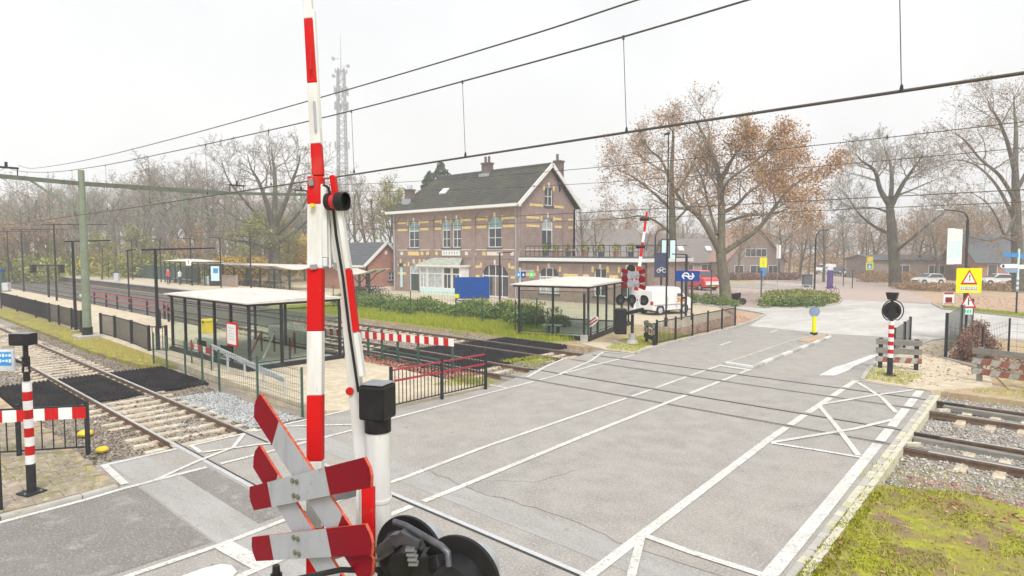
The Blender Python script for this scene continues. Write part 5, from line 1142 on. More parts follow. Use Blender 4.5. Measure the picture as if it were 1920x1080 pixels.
feed = [(-36.2, 6.2, 8.15), (-33, 6.15, 7.72), (-25, 6.1, 7.28), (-17, 6.05, 7.03), (-10, 6, 6.9), (-5.8, 6, 6.87), (-3.9, 6, 6.89), (0, 6, 7.0), (12, 6, 7.7)]
wire('feeder_wire', 'single thin wire highest in the sky, above the messenger wire', smooth_pts(feed), .010)
for yc, lab in ((16.2, 'middle'), (20.2, 'farthest')):
    c2 = thing('catenary', 'overhead wires above the %s track, crossing in front of the trees' % lab, 'overhead line', (-10, yc, 5.4))
    MB().tube([(-320, yc, 5.4), (-36.2, yc, 5.42), (25, yc, 5.45)], .011, 6).build('contact_wire', M['wire'], c2, smooth='all')
    MB().tube(para(-36.2, 8.0, 25, 8.0, 1.25, yc), .010, 6).build('messenger_wire', M['wire'], c2, smooth='all')
    for k in range(12):
        x = -31 + k * 4.6; t_ = (x + 36.2) / 61.2; z = 8.0 - 1.25 * 4 * t_ * (1 - t_)
        MB().cyl((x, yc, z), (x, yc, 5.44), .002, n=4).build('dropper', M['wire'], c2); MB().cyl((x, yc, z - .03), (x, yc, z + .05), .022, n=6).build('clip', M['wire'], c2)
    MB().tube(para(-320, 8, -36.2, 8.0, 1.0, yc), .008, 5).build('messenger_wire', M['wire'], c2, smooth='all')
MB().tube(para(-320, 8, -36.2, 8.0, 1.0, 5.75), .008, 5).build('messenger_wire', M['wire'], cw, smooth='all')
# ------------------------------------------------------------------ STATION
sx0, sx1, sy0, sy1, eave = -55.6, -37.4, 42.0, 50.2, 8.35
stn = thing('station_building', 'two storey brick station with yellow brick bands, white gutters and a dark tiled roof', 'station building', (-46.5, 46, 0))
def wall_holes(axis, c, a0, a1, z0, z1, holes, depth, m, name, parent, outward):
    """wall plane (axis 'Y': plane y=c running along x; 'X': plane x=c along y) with real openings and reveals"""
    As = sorted({a0, a1, *[h[0] for h in holes], *[h[1] for h in holes]}); Zs = sorted({z0, z1, *[h[2] for h in holes], *[h[3] for h in holes]})
    mb = MB(); P = lambda a, z, d=0: ((a, c + d, z) if axis == 'Y' else (c + d, a, z)); dd = -outward * depth
    for i in range(len(As) - 1):
        for j in range(len(Zs) - 1):
            am, zm = (As[i] + As[i + 1]) / 2, (Zs[j] + Zs[j + 1]) / 2
            if any(h[0] < am < h[1] and h[2] < zm < h[3] for h in holes): continue
            mb.add([P(As[i], Zs[j]), P(As[i + 1], Zs[j]), P(As[i + 1], Zs[j + 1]), P(As[i], Zs[j + 1])], [(0, 1, 2, 3)])
    for h in holes:
        q = [(h[0], h[2]), (h[1], h[2]), (h[1], h[3]), (h[0], h[3])]
        for k in range(4):
            a, b = q[k], q[(k + 1) % 4]; mb.add([P(*a), P(*b), P(*b, dd), P(*a, dd)], [(0, 1, 2, 3)])
    return mb.build(name, m, parent)
def window(axis, c, a0, a1, z0, z1, parent, outward, cols=2, rows=3, fan=False, pane_m='pane', arch=True, fw=.09, door=False, rec=.14, fan_m='teal_glass'):
    """frame, panes, glazing bars, sill and arched brick head"""
    s = -outward * rec
    Pt = lambda a, z, d: ((a, c + d, z) if axis == 'Y' else (c + d, a, z))
    def bx(mb, a, b, z, zz, d0, d1, mi=0):
        p, q = Pt(a, z, min(d0, d1)), Pt(b, zz, max(d0, d1)); return mb.box(min(p[0], q[0]), min(p[1], q[1]), p[2], max(p[0], q[0]), max(p[1], q[1]), q[2], mi)
    fr = MB(); f0, f1 = s, s + outward * .06
    bx(fr, a0, a0 + fw, z0, z1, f0, f1); bx(fr, a1 - fw, a1, z0, z1, f0, f1); bx(fr, a0 + fw, a1 - fw, z0, z0 + fw, f0, f1); bx(fr, a0 + fw, a1 - fw, z1 - fw, z1, f0, f1)
    for k in range(1, cols): x = a0 + (a1 - a0) * k / cols; bx(fr, x - .03, x + .03, z0 + fw, z1 - fw, f0, f1 - outward * .004)
    zt = z0 + (z1 - z0) * (.64 if fan else 1.0)
    if fan: bx(fr, a0 + fw, a1 - fw, zt - .05, zt + .05, f0, f1 + outward * .003)
    for k in range(1, rows): z = z0 + (zt - z0) * k / rows; bx(fr, a0 + fw, a1 - fw, z - .025, z + .025, f0, f1 - outward * .008)
    w = fr.build('window', M['white_paint'], parent)
    g = MB(); bx(g, a0 + fw * .5, a1 - fw * .5, z0 + fw * .5, (zt if fan else z1) - fw * .5, f0 - outward * .03, f0 + outward * .02); g.build('pane', M[pane_m], w)
    if fan: g = MB(); bx(g, a0 + fw * .5, a1 - fw * .5, zt, z1 - fw * .5, f0 - outward * .03, f0 + outward * .021); g.build('fanlight', M[fan_m], w)
    if not door: sl_ = MB(); bx(sl_, a0 - .12, a1 + .12, z0 - .14, z0, s, outward * .10); sl_.build('sill', M['slate'], w)
    if arch:
        n = 7; A = []; cx = (a0 + a1) / 2; hw = (a1 - a0) / 2; rise = hw * .55
        low = [(a0 + (a1 - a0) * k / n, z1 - rise + rise * math.sqrt(max(0, 1 - ((a0 + (a1 - a0) * k / n - cx) / hw) ** 2)) ) for k in range(n + 1)]
        mb = MB()
        for k in range(n):
            p = [low[k], low[k + 1], (low[k + 1][0], z1 + .003), (low[k][0], z1 + .003)]; P3 = [Pt(a, z, -outward * .012) for a, z in p]
            mb.add(P3, [(0, 1, 2, 3)]); P4 = [Pt(low[k][0], low[k][1], -outward * .012), Pt(low[k + 1][0], low[k + 1][1], -outward * .012), Pt(low[k + 1][0], low[k + 1][1], s), Pt(low[k][0], low[k][1], s)]; mb.add(P4, [(0, 1, 2, 3)])
        mb.build('arch_infill', M['brick'], w)
        vs_ = MB()
        for k in range(-3, 4):
            if k in (-3, 0, 3):
                a = cx + k / 3 * (hw + .12); vs_ = MB(); bx(vs_, a - .10, a + .10, z1 - (.35 if k else .02), z1 + (.12 if k else .42), -.0 * outward, outward * .045); vs_.build('keystone', M['yellow_brick'] if k else M['stone'], w)
    return w
FW = [(-53.2, -51.5, 4.6, 7.35), (-47.85, -46.65, 4.6, 7.35), (-46.3, -45.1, 4.6, 7.35), (-41.4, -39.65, 4.6, 7.4)]
DO = (-53.1, -51.6, 0, 3.0); AR = (-42.2, -38.8, 0, 3.05); BAY = (-50.2, -44.0, 0, 2.6)
wall_holes('Y', sy0, sx0, sx1, -.1, eave, FW + [DO, AR, BAY], .3, M['brick'], 'front_wall', stn, -1)
for (a, b, z, zz) in FW: window('Y', sy0, a, b, z, zz, stn, -1, cols=2, rows=2, fan=True)
d = window('Y', sy0, *DO, stn, -1, cols=1, rows=1, fan=True, pane_m='door_green', door=True, fan_m='pane_light'); 
window('Y', sy0, *AR, stn, -1, cols=4, rows=1, fan=True, pane_m='pane', door=True, fan_m='pane')
MB().box(-40.9, sy0 + .10, .05, -40.1, sy0 + .16, 2.0).build('door', M['brown_tile'], stn)
# bay window
bay = bpy.data.objects.new('bay_window', None); C.objects.link(bay); bay.parent = stn; bay.location = (0, 0, 0)
by0 = sy0 - 1.1
MB().box(-50.1, by0, -.1, -44.1, sy0 + .2, .55).build('base', M['pale_blue'], bay)
for a, b in ((-50.1, -49.0), (-48.9, -46.6), (-46.5, -45.3), (-45.2, -44.1)):
    mb = MB(); mb.box(a, by0, .55, a + .1, by0 + .1, 2.75).box(b - .1, by0, .55, b, by0 + .1, 2.75).box(a + .1, by0, .55, b - .1, by0 + .1, .67).box(a + .1, by0, 2.63, b - .1, by0 + .1, 2.75).box(a + .1, by0 + .01, 1.98, b - .1, by0 + .09, 2.08)
    mb.box((a + b) / 2 - .03, by0 + .01, .67, (a + b) / 2 + .03, by0 + .08, 1.98); mb.build('window', M['white_paint'], bay)
    MB().box(a + .1, by0 + .05, .67, b - .1, by0 + .07, 2.63).build('pane', M['pane_light'] if a < -46.6 else M['pane'], bay)
MB().box(-44.1, by0 + .1, .55, -44.0, sy0, 2.75).build('side_panel', M['white_paint'], bay); MB().box(-50.2, by0 + .1, .55, -50.1, sy0, 2.75).build('side_panel', M['white_paint'], bay)
MB().box(-50.4, by0 - .25, 2.75, -43.8, sy0, 2.9).build('cornice', M['white_paint'], bay)
MB().slab([(-50.3, by0 - .15, 2.9), (-43.9, by0 - .15, 2.9), (-44.9, sy0 - .02, 3.55), (-49.3, sy0 - .02, 3.55)], (0, .0, .05)).build('lean_to_roof', multi_mat('mossy_roof', [(0.25, 0.265, 0.22), ((0.36, 0.37, 0.33), 2.5, .5, .12), ((0.16, .19, .11), 3, .62, .08)]), bay)
# other walls, roof
gx = sx1
ATT = (45.45, 46.65, 8.5, 10.25); GD = (45.1, 46.7, 4.2, 7.4)
wall_holes('X', gx, sy0, sy1, -.1, eave, [GD], .3, M['brick'], 'gable_wall', stn, 1)
rz_ = 12.1; ym = (sy0 + sy1) / 2
def gz(y): return eave + (rz_ - eave) * (1 - abs(y - ym) / (ym - sy0))
MB().add([(gx, sy0, eave), (gx, ATT[0], eave), (gx, ATT[0], gz(ATT[0]))], [(0, 1, 2)]).add([(gx, ATT[1], eave), (gx, sy1, eave), (gx, ATT[1], gz(ATT[1]))], [(0, 1, 2)]).add([(gx, ATT[0], eave), (gx, ATT[1], eave), (gx, ATT[1], ATT[2]), (gx, ATT[0], ATT[2])], [(0, 1, 2, 3)]).add([(gx, ATT[0], ATT[3]), (gx, ATT[1], ATT[3]), (gx, ATT[1], gz(ATT[1])), (gx, ym, rz_), (gx, ATT[0], gz(ATT[0]))], [(0, 1, 2, 3, 4)]).build('gable', M['brick'], stn)
window('X', gx, *ATT, stn, 1, cols=2, rows=2)
window('X', gx, *GD, stn, 1, cols=2, rows=1, fan=True, pane_m='pane', door=True, fan_m='pane_light'); MB().box(gx - .10, 45.2, 4.2, gx - .06, 46.6, 5.0).build('door_panel', M['door_green'], stn)
MB().box(sx0, sy1 - .3, -.1, sx1, sy1, eave).build('back_wall', M['brick'], stn); MB().box(sx0 - .0, sy0 + .3, -.1, sx0 + .3, sy1 - .3, eave).build('side_wall', M['brick'], stn)
# roof: two slopes of tile courses, hipped at the left
RO = bpy.data.objects.new('roof', None); C.objects.link(RO); RO.parent = stn
def slope(yA, zA, yB, zB, xa0, xa1, xb0, xb1, n, parent, m):
    mb = MB()
    for k in range(n):
        t0, t1 = k / n, (k + 1) / n; L = lambda a, b, t: a + (b - a) * t
        y0_, y1_, z0_, z1_ = L(yA, yB, t0), L(yA, yB, t1), L(zA, zB, t0), L(zA, zB, t1)
        P = [(L(xa0, xb0, t0), y0_, z0_ + .07), (L(xa1, xb1, t0), y0_, z0_ + .07), (L(xa1, xb1, t1), y1_, z1_ + .02), (L(xa0, xb0, t1), y1_, z1_ + .02), (L(xa0, xb0, t0), y0_, z0_), (L(xa1, xb1, t0), y0_, z0_)]
        mb.add(P, [(0, 1, 2, 3), (0, 4, 5, 1)])
    o = mb.build('tile_courses', m, parent); o['kind'] = 'stuff'; return o
xl, xr = sx0 - .55, sx1 + .45
slope(sy0 - .6, eave + .05, ym, rz_ + .25, xl, xr, xl + 3.2, xr, 22, RO, M['tile']); slope(sy1 + .6, eave + .05, ym, rz_ + .25, xl, xr, xl + 3.2, xr, 22, RO, M['tile'])
mb = MB(); mb.add([(xl, sy0 - .6, eave + .05), (xl, sy1 + .6, eave + .05), (xl + 3.2, ym, rz_ + .25)], [(0, 1, 2)]); mb.build('hip_end', M['tile'], RO)
MB().bar((xl + 3.1, ym, rz_ + .3), (xr, ym, rz_ + .3), .28, .16).build('ridge', M['slate'], RO)
MB().box(xl - .05, sy0 - .85, eave - .12, xr - .2, sy0 - .55, eave + .14).build('gutter', M['white_paint'], RO); MB().box(xl, sy0 - .6, eave - .12, xr - .2, sy0, eave - .02).build('soffit', M['white_paint'], RO)
for s, ya in ((1, sy0 - .7), (-1, sy1 + .7)): MB().bar((xr, ya, eave - .05), (xr, ym, rz_ + .2), .10, .34, up=UP).build('bargeboard', M['white_paint'], RO)
M['sooty_brick'] = brick_mat('sooty_brick', (.125, .09, .08), (.095, .07, .062), (.15, .13, .12))
def chimney(x, y, z0, z1, w, d, pots, parent=RO):
    mb = MB().box(x - w / 2, y - d / 2, z0, x + w / 2, y + d / 2, z1).box(x - w / 2 - .07, y - d / 2 - .07, z1, x + w / 2 + .07, y + d / 2 + .07, z1 + .16)
    for k in range(pots): mb.cyl((x - w * .25 + k * w * .5, y, z1 + .16), (x - w * .25 + k * w * .5, y, z1 + .8), .13, n=8)
    mb.build('chimney', M['sooty_brick'], parent); MB().box(x - w / 2 - .15, y - d / 2 - .25, z0 + .0, x + w / 2 + .15, y - d / 2 - .02, z0 + .9).build('flashing', M['sheet_grey'], parent)
chimney(-45.3, ym - .2, rz_ - .9, rz_ + .95, 1.0, .7, 2); chimney(-37.9, ym + 2.1, rz_ - 2.2, rz_ + .7, .7, .7, 1); chimney(-54.2, sy0 + 1.0, eave + .6, eave + 2.4, .9, .7, 0)
MB().cyl((-54.2, sy0 + 1, eave + 2.5), (-54.2, sy0 + 1, eave + 3.0), .3, n=10).build('chimney_cowl', M['galv'], RO)
MB().slab([(-49.8, sy0 + 1.35, eave + 1.78), (-48.9, sy0 + 1.35, eave + 1.78), (-48.9, sy0 + 1.95, eave + 2.32), (-49.8, sy0 + 1.95, eave + 2.32)], (0, -.05, .12)).build('skylight', M['white_paint'], RO)
# polychrome brick bands, pilasters, medallions
for z in (7.15, 6.4):
    spans = [(-55.2, -53.6), (-51.3, -49.9), (-48.9, -48.1), (-44.85, -43.6), (-42.9, -41.7), (-39.4, -37.65)] if z == 7.15 else [(-55.2, -53.4), (-51.3, -49.9), (-48.9, -48.0), (-44.9, -43.6), (-42.9, -41.6), (-39.5, -37.65)]
    for a, b in spans: MB().box(a, sy0 - .03, z, b, sy0 + .05, z + .24).build('brick_band', M['yellow_brick'], stn)
    for a, b in ((42.9, 44.7), (46.95, 48.0), (49.1, 49.8)): MB().box(gx - .05, a, z + .05, gx + .03, b, z + .27).build('brick_band', M['yellow_brick'], stn)
for a, b in ((43.3, 45.2), (46.8, 48.3)): MB().box(gx - .05, a, 8.35, gx + .03, b, 8.58).build('brick_band', M['yellow_brick'], stn)
MB().box(sx0, sy0 - .05, 4.34, sx1, sy0 + .05, 4.42).build('string_course', M['stone'], stn); MB().box(sx0, sy0 - .04, 3.55, sx1, sy0 + .05, 3.62).build('string_course', M['house_brick'], stn)
MB().box(gx - .05, sy0, 4.34, gx + .04, sy1, 4.42).build('string_course', M['stone'], stn)
for x in (-55.35, -49.35, -43.3, -37.65): MB().box(x - .26, sy0 - .10, -.1, x + .26, sy0 + .02, eave - .13).build('pilaster', M['brick'], stn)
for y in (42.3, 48.45): MB().box(gx - .02, y - .25, -.1, gx + .09, y + .25, eave - .2).build('pilaster', M['brick'], stn)
for x0_, x1_ in ((-55.1, -49.6), (-49.1, -43.55), (-43.05, -37.9)):
    n = 12; cx = (x0_ + x1_) / 2; hw = (x1_ - x0_) / 2; prev = None; mb = MB()
    for k in range(n + 1):
        a = x0_ + (x1_ - x0_) * k / n; z = eave - .9 + .72 * (1 - abs((a - cx) / hw) ** 6)
        if prev: mb.add([(prev[0], sy0 - .09, prev[1]), (a, sy0 - .09, z), (a, sy0 - .09, eave - .1), (prev[0], sy0 - .09, eave - .1)], [(0, 1, 2, 3)]); mb.add([(prev[0], sy0 - .09, prev[1]), (prev[0], sy0, prev[1]), (a, sy0, z), (a, sy0 - .09, z)], [(0, 1, 2, 3)])
        prev = (a, z)
    mb.build('blind_arch', M['brick'], stn)
for x in (-54.4, -51.0, -50.1, -48.7, -44.3, -43.2, -41.9, -38.3): MB().box(x - .2, sy0 - .035, 3.85, x + .2, sy0 + .02, 4.2).build('medallion', M['yellow_brick'] if rnd.random() < .5 else M['stone'], stn)
MB().box(-53.3, sy0 - .035, 3.8, -51.5, sy0 + .02, 4.22).build('medallion', M['yellow_brick'], stn); MB().box(-41.5, sy0 - .035, 3.85, -39.5, sy0 + .02, 4.2).build('medallion', M['stone'], stn)
npl = MB().box(-47.85, sy0 - .07, 3.82, -45.2, sy0 + .02, 4.32).build('name_plate', M['white_paint'], stn)
for k in range(6): MB().box(-47.55 + k * .38, sy0 - .074, 3.95 + .03 * (k % 2), -47.42 + k * .38, sy0 - .07, 4.2).build('faded_letter', M['sheet_grey'], npl)
for z in (2.1, 3.0):
    for a, b in ((-55.1, -53.7), (-51.2, -50.5), (-43.2, -42.5), (-38.5, -37.7)): MB().box(a, sy0 - .03, z - .35, b, sy0 + .04, z - .1).build('brick_band', M['yellow_brick'], stn)
for x in (-54.6, -52.4, -51.4, -50.7): MB().box(x - .12, sy0 - .04, 3.0, x + .12, sy0 + .02, 3.42).build('medallion', M['yellow_brick'], stn)
MB().cyl((-37.75, sy0 - .16, 0), (-37.75, sy0 - .16, eave - .1), .07, n=10).build('drainpipe', M['sheet_grey'], stn); MB().cyl((-55.45, sy0 - .2, 0), (-55.45, sy0 - .2, eave - .1), .1, n=10).build('drainpipe', M['sheet_grey'], stn)
MB().box(-54.45, sy0 - .22, .4, -54.2, sy0 - .05, 2.6).build('lantern_pipe', M['pale_blue'], stn); MB().box(-54.5, sy0 - .35, 2.6, -54.15, sy0 - .02, 2.95).build('lantern', M['green_steel'], stn)
# annex with roof terrace
anx = thing('station_annex', 'single storey brick annex with a white cornice and roof terrace, right of the station gable', 'annex', (-31, 46, 0))
AW = [(-35.2, -33.0, .6, 2.85), (-29.4, -28.2, .6, 2.9), (-26.9, -25.7, .6, 2.9)]
wall_holes('Y', sy0 + .06, sx1 + .1, -24.7, -.1, 3.4, AW, .3, M['brick'], 'front_wall', anx, -1)
for k, h in enumerate(AW): window('Y', sy0 + .06, *h, anx, -1, cols=3 if k == 0 else 2, rows=1, fan=True, pane_m='pane' if k else 'pane_light', fan_m='pane')
MB().box(-24.95, sy0 + .36, -.1, -24.7, sy1 - 1, 3.4).build('side_wall', M['brick'], anx); MB().box(-37.0, sy1 - 1.3, -.1, -24.95, sy1 - 1, 3.4).build('back_wall', M['brick'], anx)
MB().box(sx1 + .12, sy0 - .35, 3.4, -24.4, sy1 - .8, 3.68).build('cornice', M['white_paint'], anx); MB().box(sx1 + .14, sy0 - .1, 3.68, -24.6, sy1 - 1, 3.78).build('roof_deck', M['slate'], anx)
MB().box(-37.2, sy0 - .02, 3.2, -24.75, sy0 + .06, 3.4).build('frieze', M['slate'], anx)
for a, b in ((-37.1, -35.6), (-32.5, -29.9), (-27.9, -27.1)): MB().box(a, sy0 + .02, 2.05, b, sy0 + .08, 2.35).build('brick_band', M['yellow_brick'], anx)
for x in (-36.9, -30.7, -24.95): MB().box(x - .22, sy0 - .04, -.1, x + .22, sy0 + .08, 3.2).build('pilaster', M['brick'], anx)
tr_ = MB()
for k in range(24): tr_.bar((-36.8 + k * .52, sy0 + .1, 3.78), (-36.8 + k * .52, sy0 + .1, 4.7), .03, .03)
tr_.bar((-36.8, sy0 + .1, 4.7), (-24.8, sy0 + .1, 4.7), .05, .05).bar((-36.8, sy0 + .1, 4.2), (-24.8, sy0 + .1, 4.2), .03, .03).bar((-24.8, sy0 + .1, 4.7), (-24.8, sy1 - 1.2, 4.7), .05, .05); tr_.build('terrace_railing', M['black_steel'], anx)
tb = thing('terrace_planters', 'plant pots and garden furniture on the annex roof terrace', 'planters', (-32, 44, 3.78))
for k in range(7):
    x = -36 + k * 1.5 + rnd.random(); MB().cyl((x, 43.2, 3.78), (x, 43.2, 4.2), .2, .27, 10).build('pot', M['red_brick'] if k % 2 else M['slate'], tb)
    V, F = leaf_cloud([(x, 43.2, 4.55, .35, .35, .4)], 120, .1, .22, np.random.default_rng(k)); o = raw('plant', V, F, M['leaf_olive'], tb); o.location = (-tb.location.x, -tb.location.y, -tb.location.z)
# shed on the left
shd = thing('brick_shed', 'small red brick shed with a white edged gable left of the station', 'shed', (-60, 43, 0))
gx2 = -57.2; ya, yb_ = 39.3, 44.6; ymid = 41.95; ez, pz = 2.75, 5.15
wall_holes('X', gx2, ya, yb_, -.2, ez, [(42.3, 43.6, 1.0, 2.0)], .2, M['red_brick'], 'gable_wall', shd, 1)
MB().add([(gx2, ya, ez), (gx2, yb_, ez), (gx2, ymid, pz)], [(0, 1, 2)]).build('gable', M['red_brick'], shd); window('X', gx2, 42.3, 43.6, 1.0, 2.0, shd, 1, cols=3, rows=2, arch=False)
MB().box(-66, ya, -.2, gx2, ya + .25, ez).build('front_wall', M['red_brick'], shd); MB().box(-66, yb_ - .25, -.2, gx2, yb_, ez).build('back_wall', M['red_brick'], shd); MB().box(gx2 - .02, ya - .02, -.2, gx2 + .06, yb_ + .02, .35).build('plinth', M['stone'], shd)
r_ = bpy.data.objects.new('roof', None); C.objects.link(r_); r_.parent = shd
slope(ya - .4, ez - .1, ymid, pz + .1, -66.3, gx2 + .3, -66.3, gx2 + .3, 12, r_, M['slate']); slope(yb_ + .4, ez - .1, ymid, pz + .1, -66.3, gx2 + .3, -66.3, gx2 + .3, 12, r_, M['slate'])
for ye in (ya - .42, yb_ + .42): MB().bar((gx2 + .32, ye, ez - .12), (gx2 + .32, ymid, pz + .1), .08, .3, up=UP).build('bargeboard', M['white_paint'], r_)
MB().box(-66.3, ya - .55, ez - .22, gx2 + .25, ya - .38, ez - .02).build('gutter', M['white_paint'], r_); MB().box(gx2, 41.8, 3.9, gx2 + .05, 42.1, 4.3).build('vent', M['stone'], shd)

# ------------------------------------------------------------------ bicycle shelters and bicycles
def bike_shelter(label, x0, x1, yc, h, n, group, w=2.4):
    t = thing('bicycle_shelter', label, 'bicycle shelter', ((x0 + x1) / 2, yc, 0), 0, group)
    mb = MB(); K = 10; V = []
    for s in (0, .05):
        for x in (x0, x1):
            for k in range(K + 1): u = k / K * 2 - 1; V.append((x, yc + u * w, h + .45 * abs(u) ** 1.6 + s))
    m = K + 1
    F = [(k, k + 1, m + k + 1, m + k) for k in range(K)] + [(2 * m + k, 3 * m + k, 3 * m + k + 1, 2 * m + k + 1) for k in range(K)]
    F += [(0, m, 3 * m, 2 * m), (K, 2 * m + K, 3 * m + K, m + K)] + [(k, 2 * m + k, 2 * m + k + 1, k + 1) for k in range(K)] + [(m + k, m + k + 1, 3 * m + k + 1, 3 * m + k) for k in range(K)]
    mb.add(V, F).build('roof', M['roof_white'], t, smooth=True)
    for k in range(n):
        x = x0 + (x1 - x0) * (k + .5) / n; MB().box(x - .09, yc - .09, 0, x + .09, yc + .09, h).build('post', M['green_steel'], t)
        for s in (-1, 1): MB().tube([(x, yc, h - .9), (x, yc + s * w * .45, h - .05), (x, yc + s * w * .95, h + .36)], .05, 6).build('bracket', M['green_steel'], t)
    return t
gbs = 'curved bicycle shelters beside the far platform'
bike_shelter('long curved pale bicycle shelter left of the barrier, beside the far platform', -86, -62, 34.0, 2.25, 7, gbs)
bs2 = bike_shelter('gull winged bicycle shelter seen end on before the brick shed', -55.5, -50.5, 36.4, 2.1, 2, gbs, w=1.75)
bs2.rotation_euler = (0, 0, YAW + R(82)); bs2.location = polar(683, 60)
def bicycle(label, loc, rz, group, frame='black_steel'):
    t = thing('bicycle', label, 'bicycle', (0, 0, 0), 0, group)
    for x in (-.52, .52):
        pts = [(x + .34 * math.cos(a), 0, .35 + .34 * math.sin(a)) for a in np.linspace(0, 2 * math.pi, 17)]; MB().tube(pts, .022, 5, caps=False).build('wheel', M['tyre'], t, local=True)
    MB().tube([(-.52, 0, .35), (-.15, 0, .82), (.38, 0, .85), (-.08, 0, .32), (-.52, 0, .35)], .02, 5).tube([(-.2, 0, .9), (-.08, 0, .32)], .02, 5).tube([(.52, 0, .35), (.36, 0, 1.0)], .02, 5).build('frame', M[frame], t, local=True)
    MB().tube([(.28, -.28, 1.02), (.37, 0, 1.04), (.28, .28, 1.02)], .018, 5).build('handlebar', M['galv'], t, local=True); MB().box(-.34, -.08, .9, -.08, .08, .96).build('saddle', M['black_plastic'], t, local=True)
    t.location = loc; t.rotation_euler = (0, 0, rz); return t
b0 = bicycle('dark bicycle parked under the gull winged shelter by the shed', polar(672, 57.6), R(60), 'bicycles parked in the shelters')
bi = 0
for k in range(12): copy_tree(b0, loc=polar(657 + k * 5, 58.5 + (k % 3) * .8), rz=R(60 + rnd.uniform(-25, 25)))
for x in np.arange(-78, -62, .8): copy_tree(b0, loc=(x, 33.0 + rnd.uniform(-.2, .2), 0), rz=R(85 + rnd.uniform(-12, 12)), label='dark bicycle parked under the long pale shelter by the far platform')

# ------------------------------------------------------------------ houses behind
def house(label, c, rz, w, d, ez, pz, wall='house_brick', roof='brown_tile', front_win=((-2, .9, 1.6, 1.3), (.6, .9, 1.6, 1.3)), up_win=(), sky=0, ov=.4, cat='house', gable_front=True):
    t = thing('house', label, cat, c, rz)
    MB().box(-w / 2, -d / 2, -.2, w / 2, d / 2, ez).build('wall', M[wall], t, local=True)
    if gable_front:
        MB().add([(-w / 2, -d / 2, ez), (w / 2, -d / 2, ez), (0, -d / 2, pz)], [(0, 1, 2)]).add([(-w / 2, d / 2, ez), (w / 2, d / 2, ez), (0, d / 2, pz)], [(0, 2, 1)]).build('gable', M[wall], t, local=True)
        rf = MB()
        for s in (-1, 1): rf.slab([(s * (w / 2 + ov), -d / 2 - ov, ez - ov * (pz - ez) / (w / 2)), (s * (w / 2 + ov), d / 2 + ov, ez - ov * (pz - ez) / (w / 2)), (0, d / 2 + ov, pz), (0, -d / 2 - ov, pz)], (s * .08, 0, .14))
    else:
        rf = MB(); MB().add([(-w / 2, -d / 2, ez), (-w / 2, d / 2, ez), (-w / 2, 0, pz)], [(0, 2, 1)]).add([(w / 2, -d / 2, ez), (w / 2, d / 2, ez), (w / 2, 0, pz)], [(0, 1, 2)]).build('gable', M[wall], t, local=True)
        for s in (-1, 1): rf.slab([(-w / 2 - ov, s * (d / 2 + ov), ez - ov * (pz - ez) / (d / 2)), (w / 2 + ov, s * (d / 2 + ov), ez - ov * (pz - ez) / (d / 2)), (w / 2 + ov, 0, pz), (-w / 2 - ov, 0, pz)], (0, s * .08, .14))
    r = rf.build('roof', M[roof], t, local=True)
    for (x, z, ww, hh) in list(front_win) + list(up_win):
        f = MB().box(x, -d / 2 - .06, z, x + ww, -d / 2 - .004, z + hh).build('window', M['white_paint'], t, local=True)
        n = max(1, round(ww / .9))
        for k in range(n): MB().box(x + .07 + k * (ww - .07) / n, -d / 2 - .075, z + .08, x + (k + 1) * (ww - .07) / n, -d / 2 - .062, z + hh - .08).build('pane', M['pane'], f, local=True)
    for k in range(sky):
        x = -w * .35 + k * w * .7 / max(1, sky - 1); u = .45; y = -(d / 2) * (1 - u); z = ez + (pz - ez) * u
        MB().slab([(x, y - .4, z + .0), (x + .9, y - .4, z), (x + .9, y + .4, z + .8 * (pz - ez) / (d / 2)), (x, y + .4, z + .8 * (pz - ez) / (d / 2))], (0, -.12, .22)).build('skylight', M['white_paint'], r, local=True)
    return t
rzc = YAW
house('brick gabled house with an orange and brown roof, behind the big oak', polar(1385, 104).to_tuple(), rzc + R(8), 9.6, 11, 2.9, 8.2, roof='red_tile', front_win=((-3.6, .8, 1.5, 1.3), (-1, .8, 2.2, 1.3), (2.0, .8, 1.6, 1.3)), up_win=((-1.9, 3.4, 3.6, 1.3),))
house('long low house with a pale brown roof and skylights, left of the gabled house', polar(1312, 108).to_tuple(), rzc + R(4), 13.5, 9, 2.6, 6.3, front_win=((-5, .7, 2.2, 1.4), (-1.5, .7, 2.2, 1.4), (2.5, .7, 2.5, 1.4)), sky=3, gable_front=False)
house('long flat dark brick building behind the parked cars on the right', polar(1745, 100).to_tuple(), rzc - R(3), 22, 9, 2.9, 3.6, roof='slate', front_win=((-8, .8, 2.2, 1.4), (-3, .8, 2.4, 1.4), (3, .8, 2.0, 1.4)), gable_front=False)
house('house with a large dark sloping roof at the right edge', polar(1895, 92).to_tuple(), rzc - R(10), 14, 10, 2.8, 6.6, roof='slate', front_win=((-5.6, .7, 1.2, 1.7), (-3, .7, 1.9, 1.6), (2, .7, 2.0, 1.4)), gable_front=False, wall='red_brick')
house('pale rendered house with a grey roof among the trees at the left', polar(238, 150).to_tuple(), rzc + R(20), 12, 9, 3.2, 7.6, wall='stone', roof='slate', front_win=((-4, 1, 1.6, 1.4), (1, 1, 1.8, 1.4)))
house('low pink brick house half hidden behind shrubs at the left', polar(292, 165).to_tuple(), rzc, 14, 8, 3.0, 6.8, wall='house_brick', roof='brown_tile', front_win=((-4, 1, 1.6, 1.4), (1, 1, 1.8, 1.4)), gable_front=False)
house('house with a high brown roof in the haze right of the station', polar(1130, 120).to_tuple(), rzc + R(12), 13, 9, 3.6, 8.4, front_win=((-4, 1, 1.6, 1.4), (1, 1, 1.8, 1.4)), up_win=(), gable_front=False)
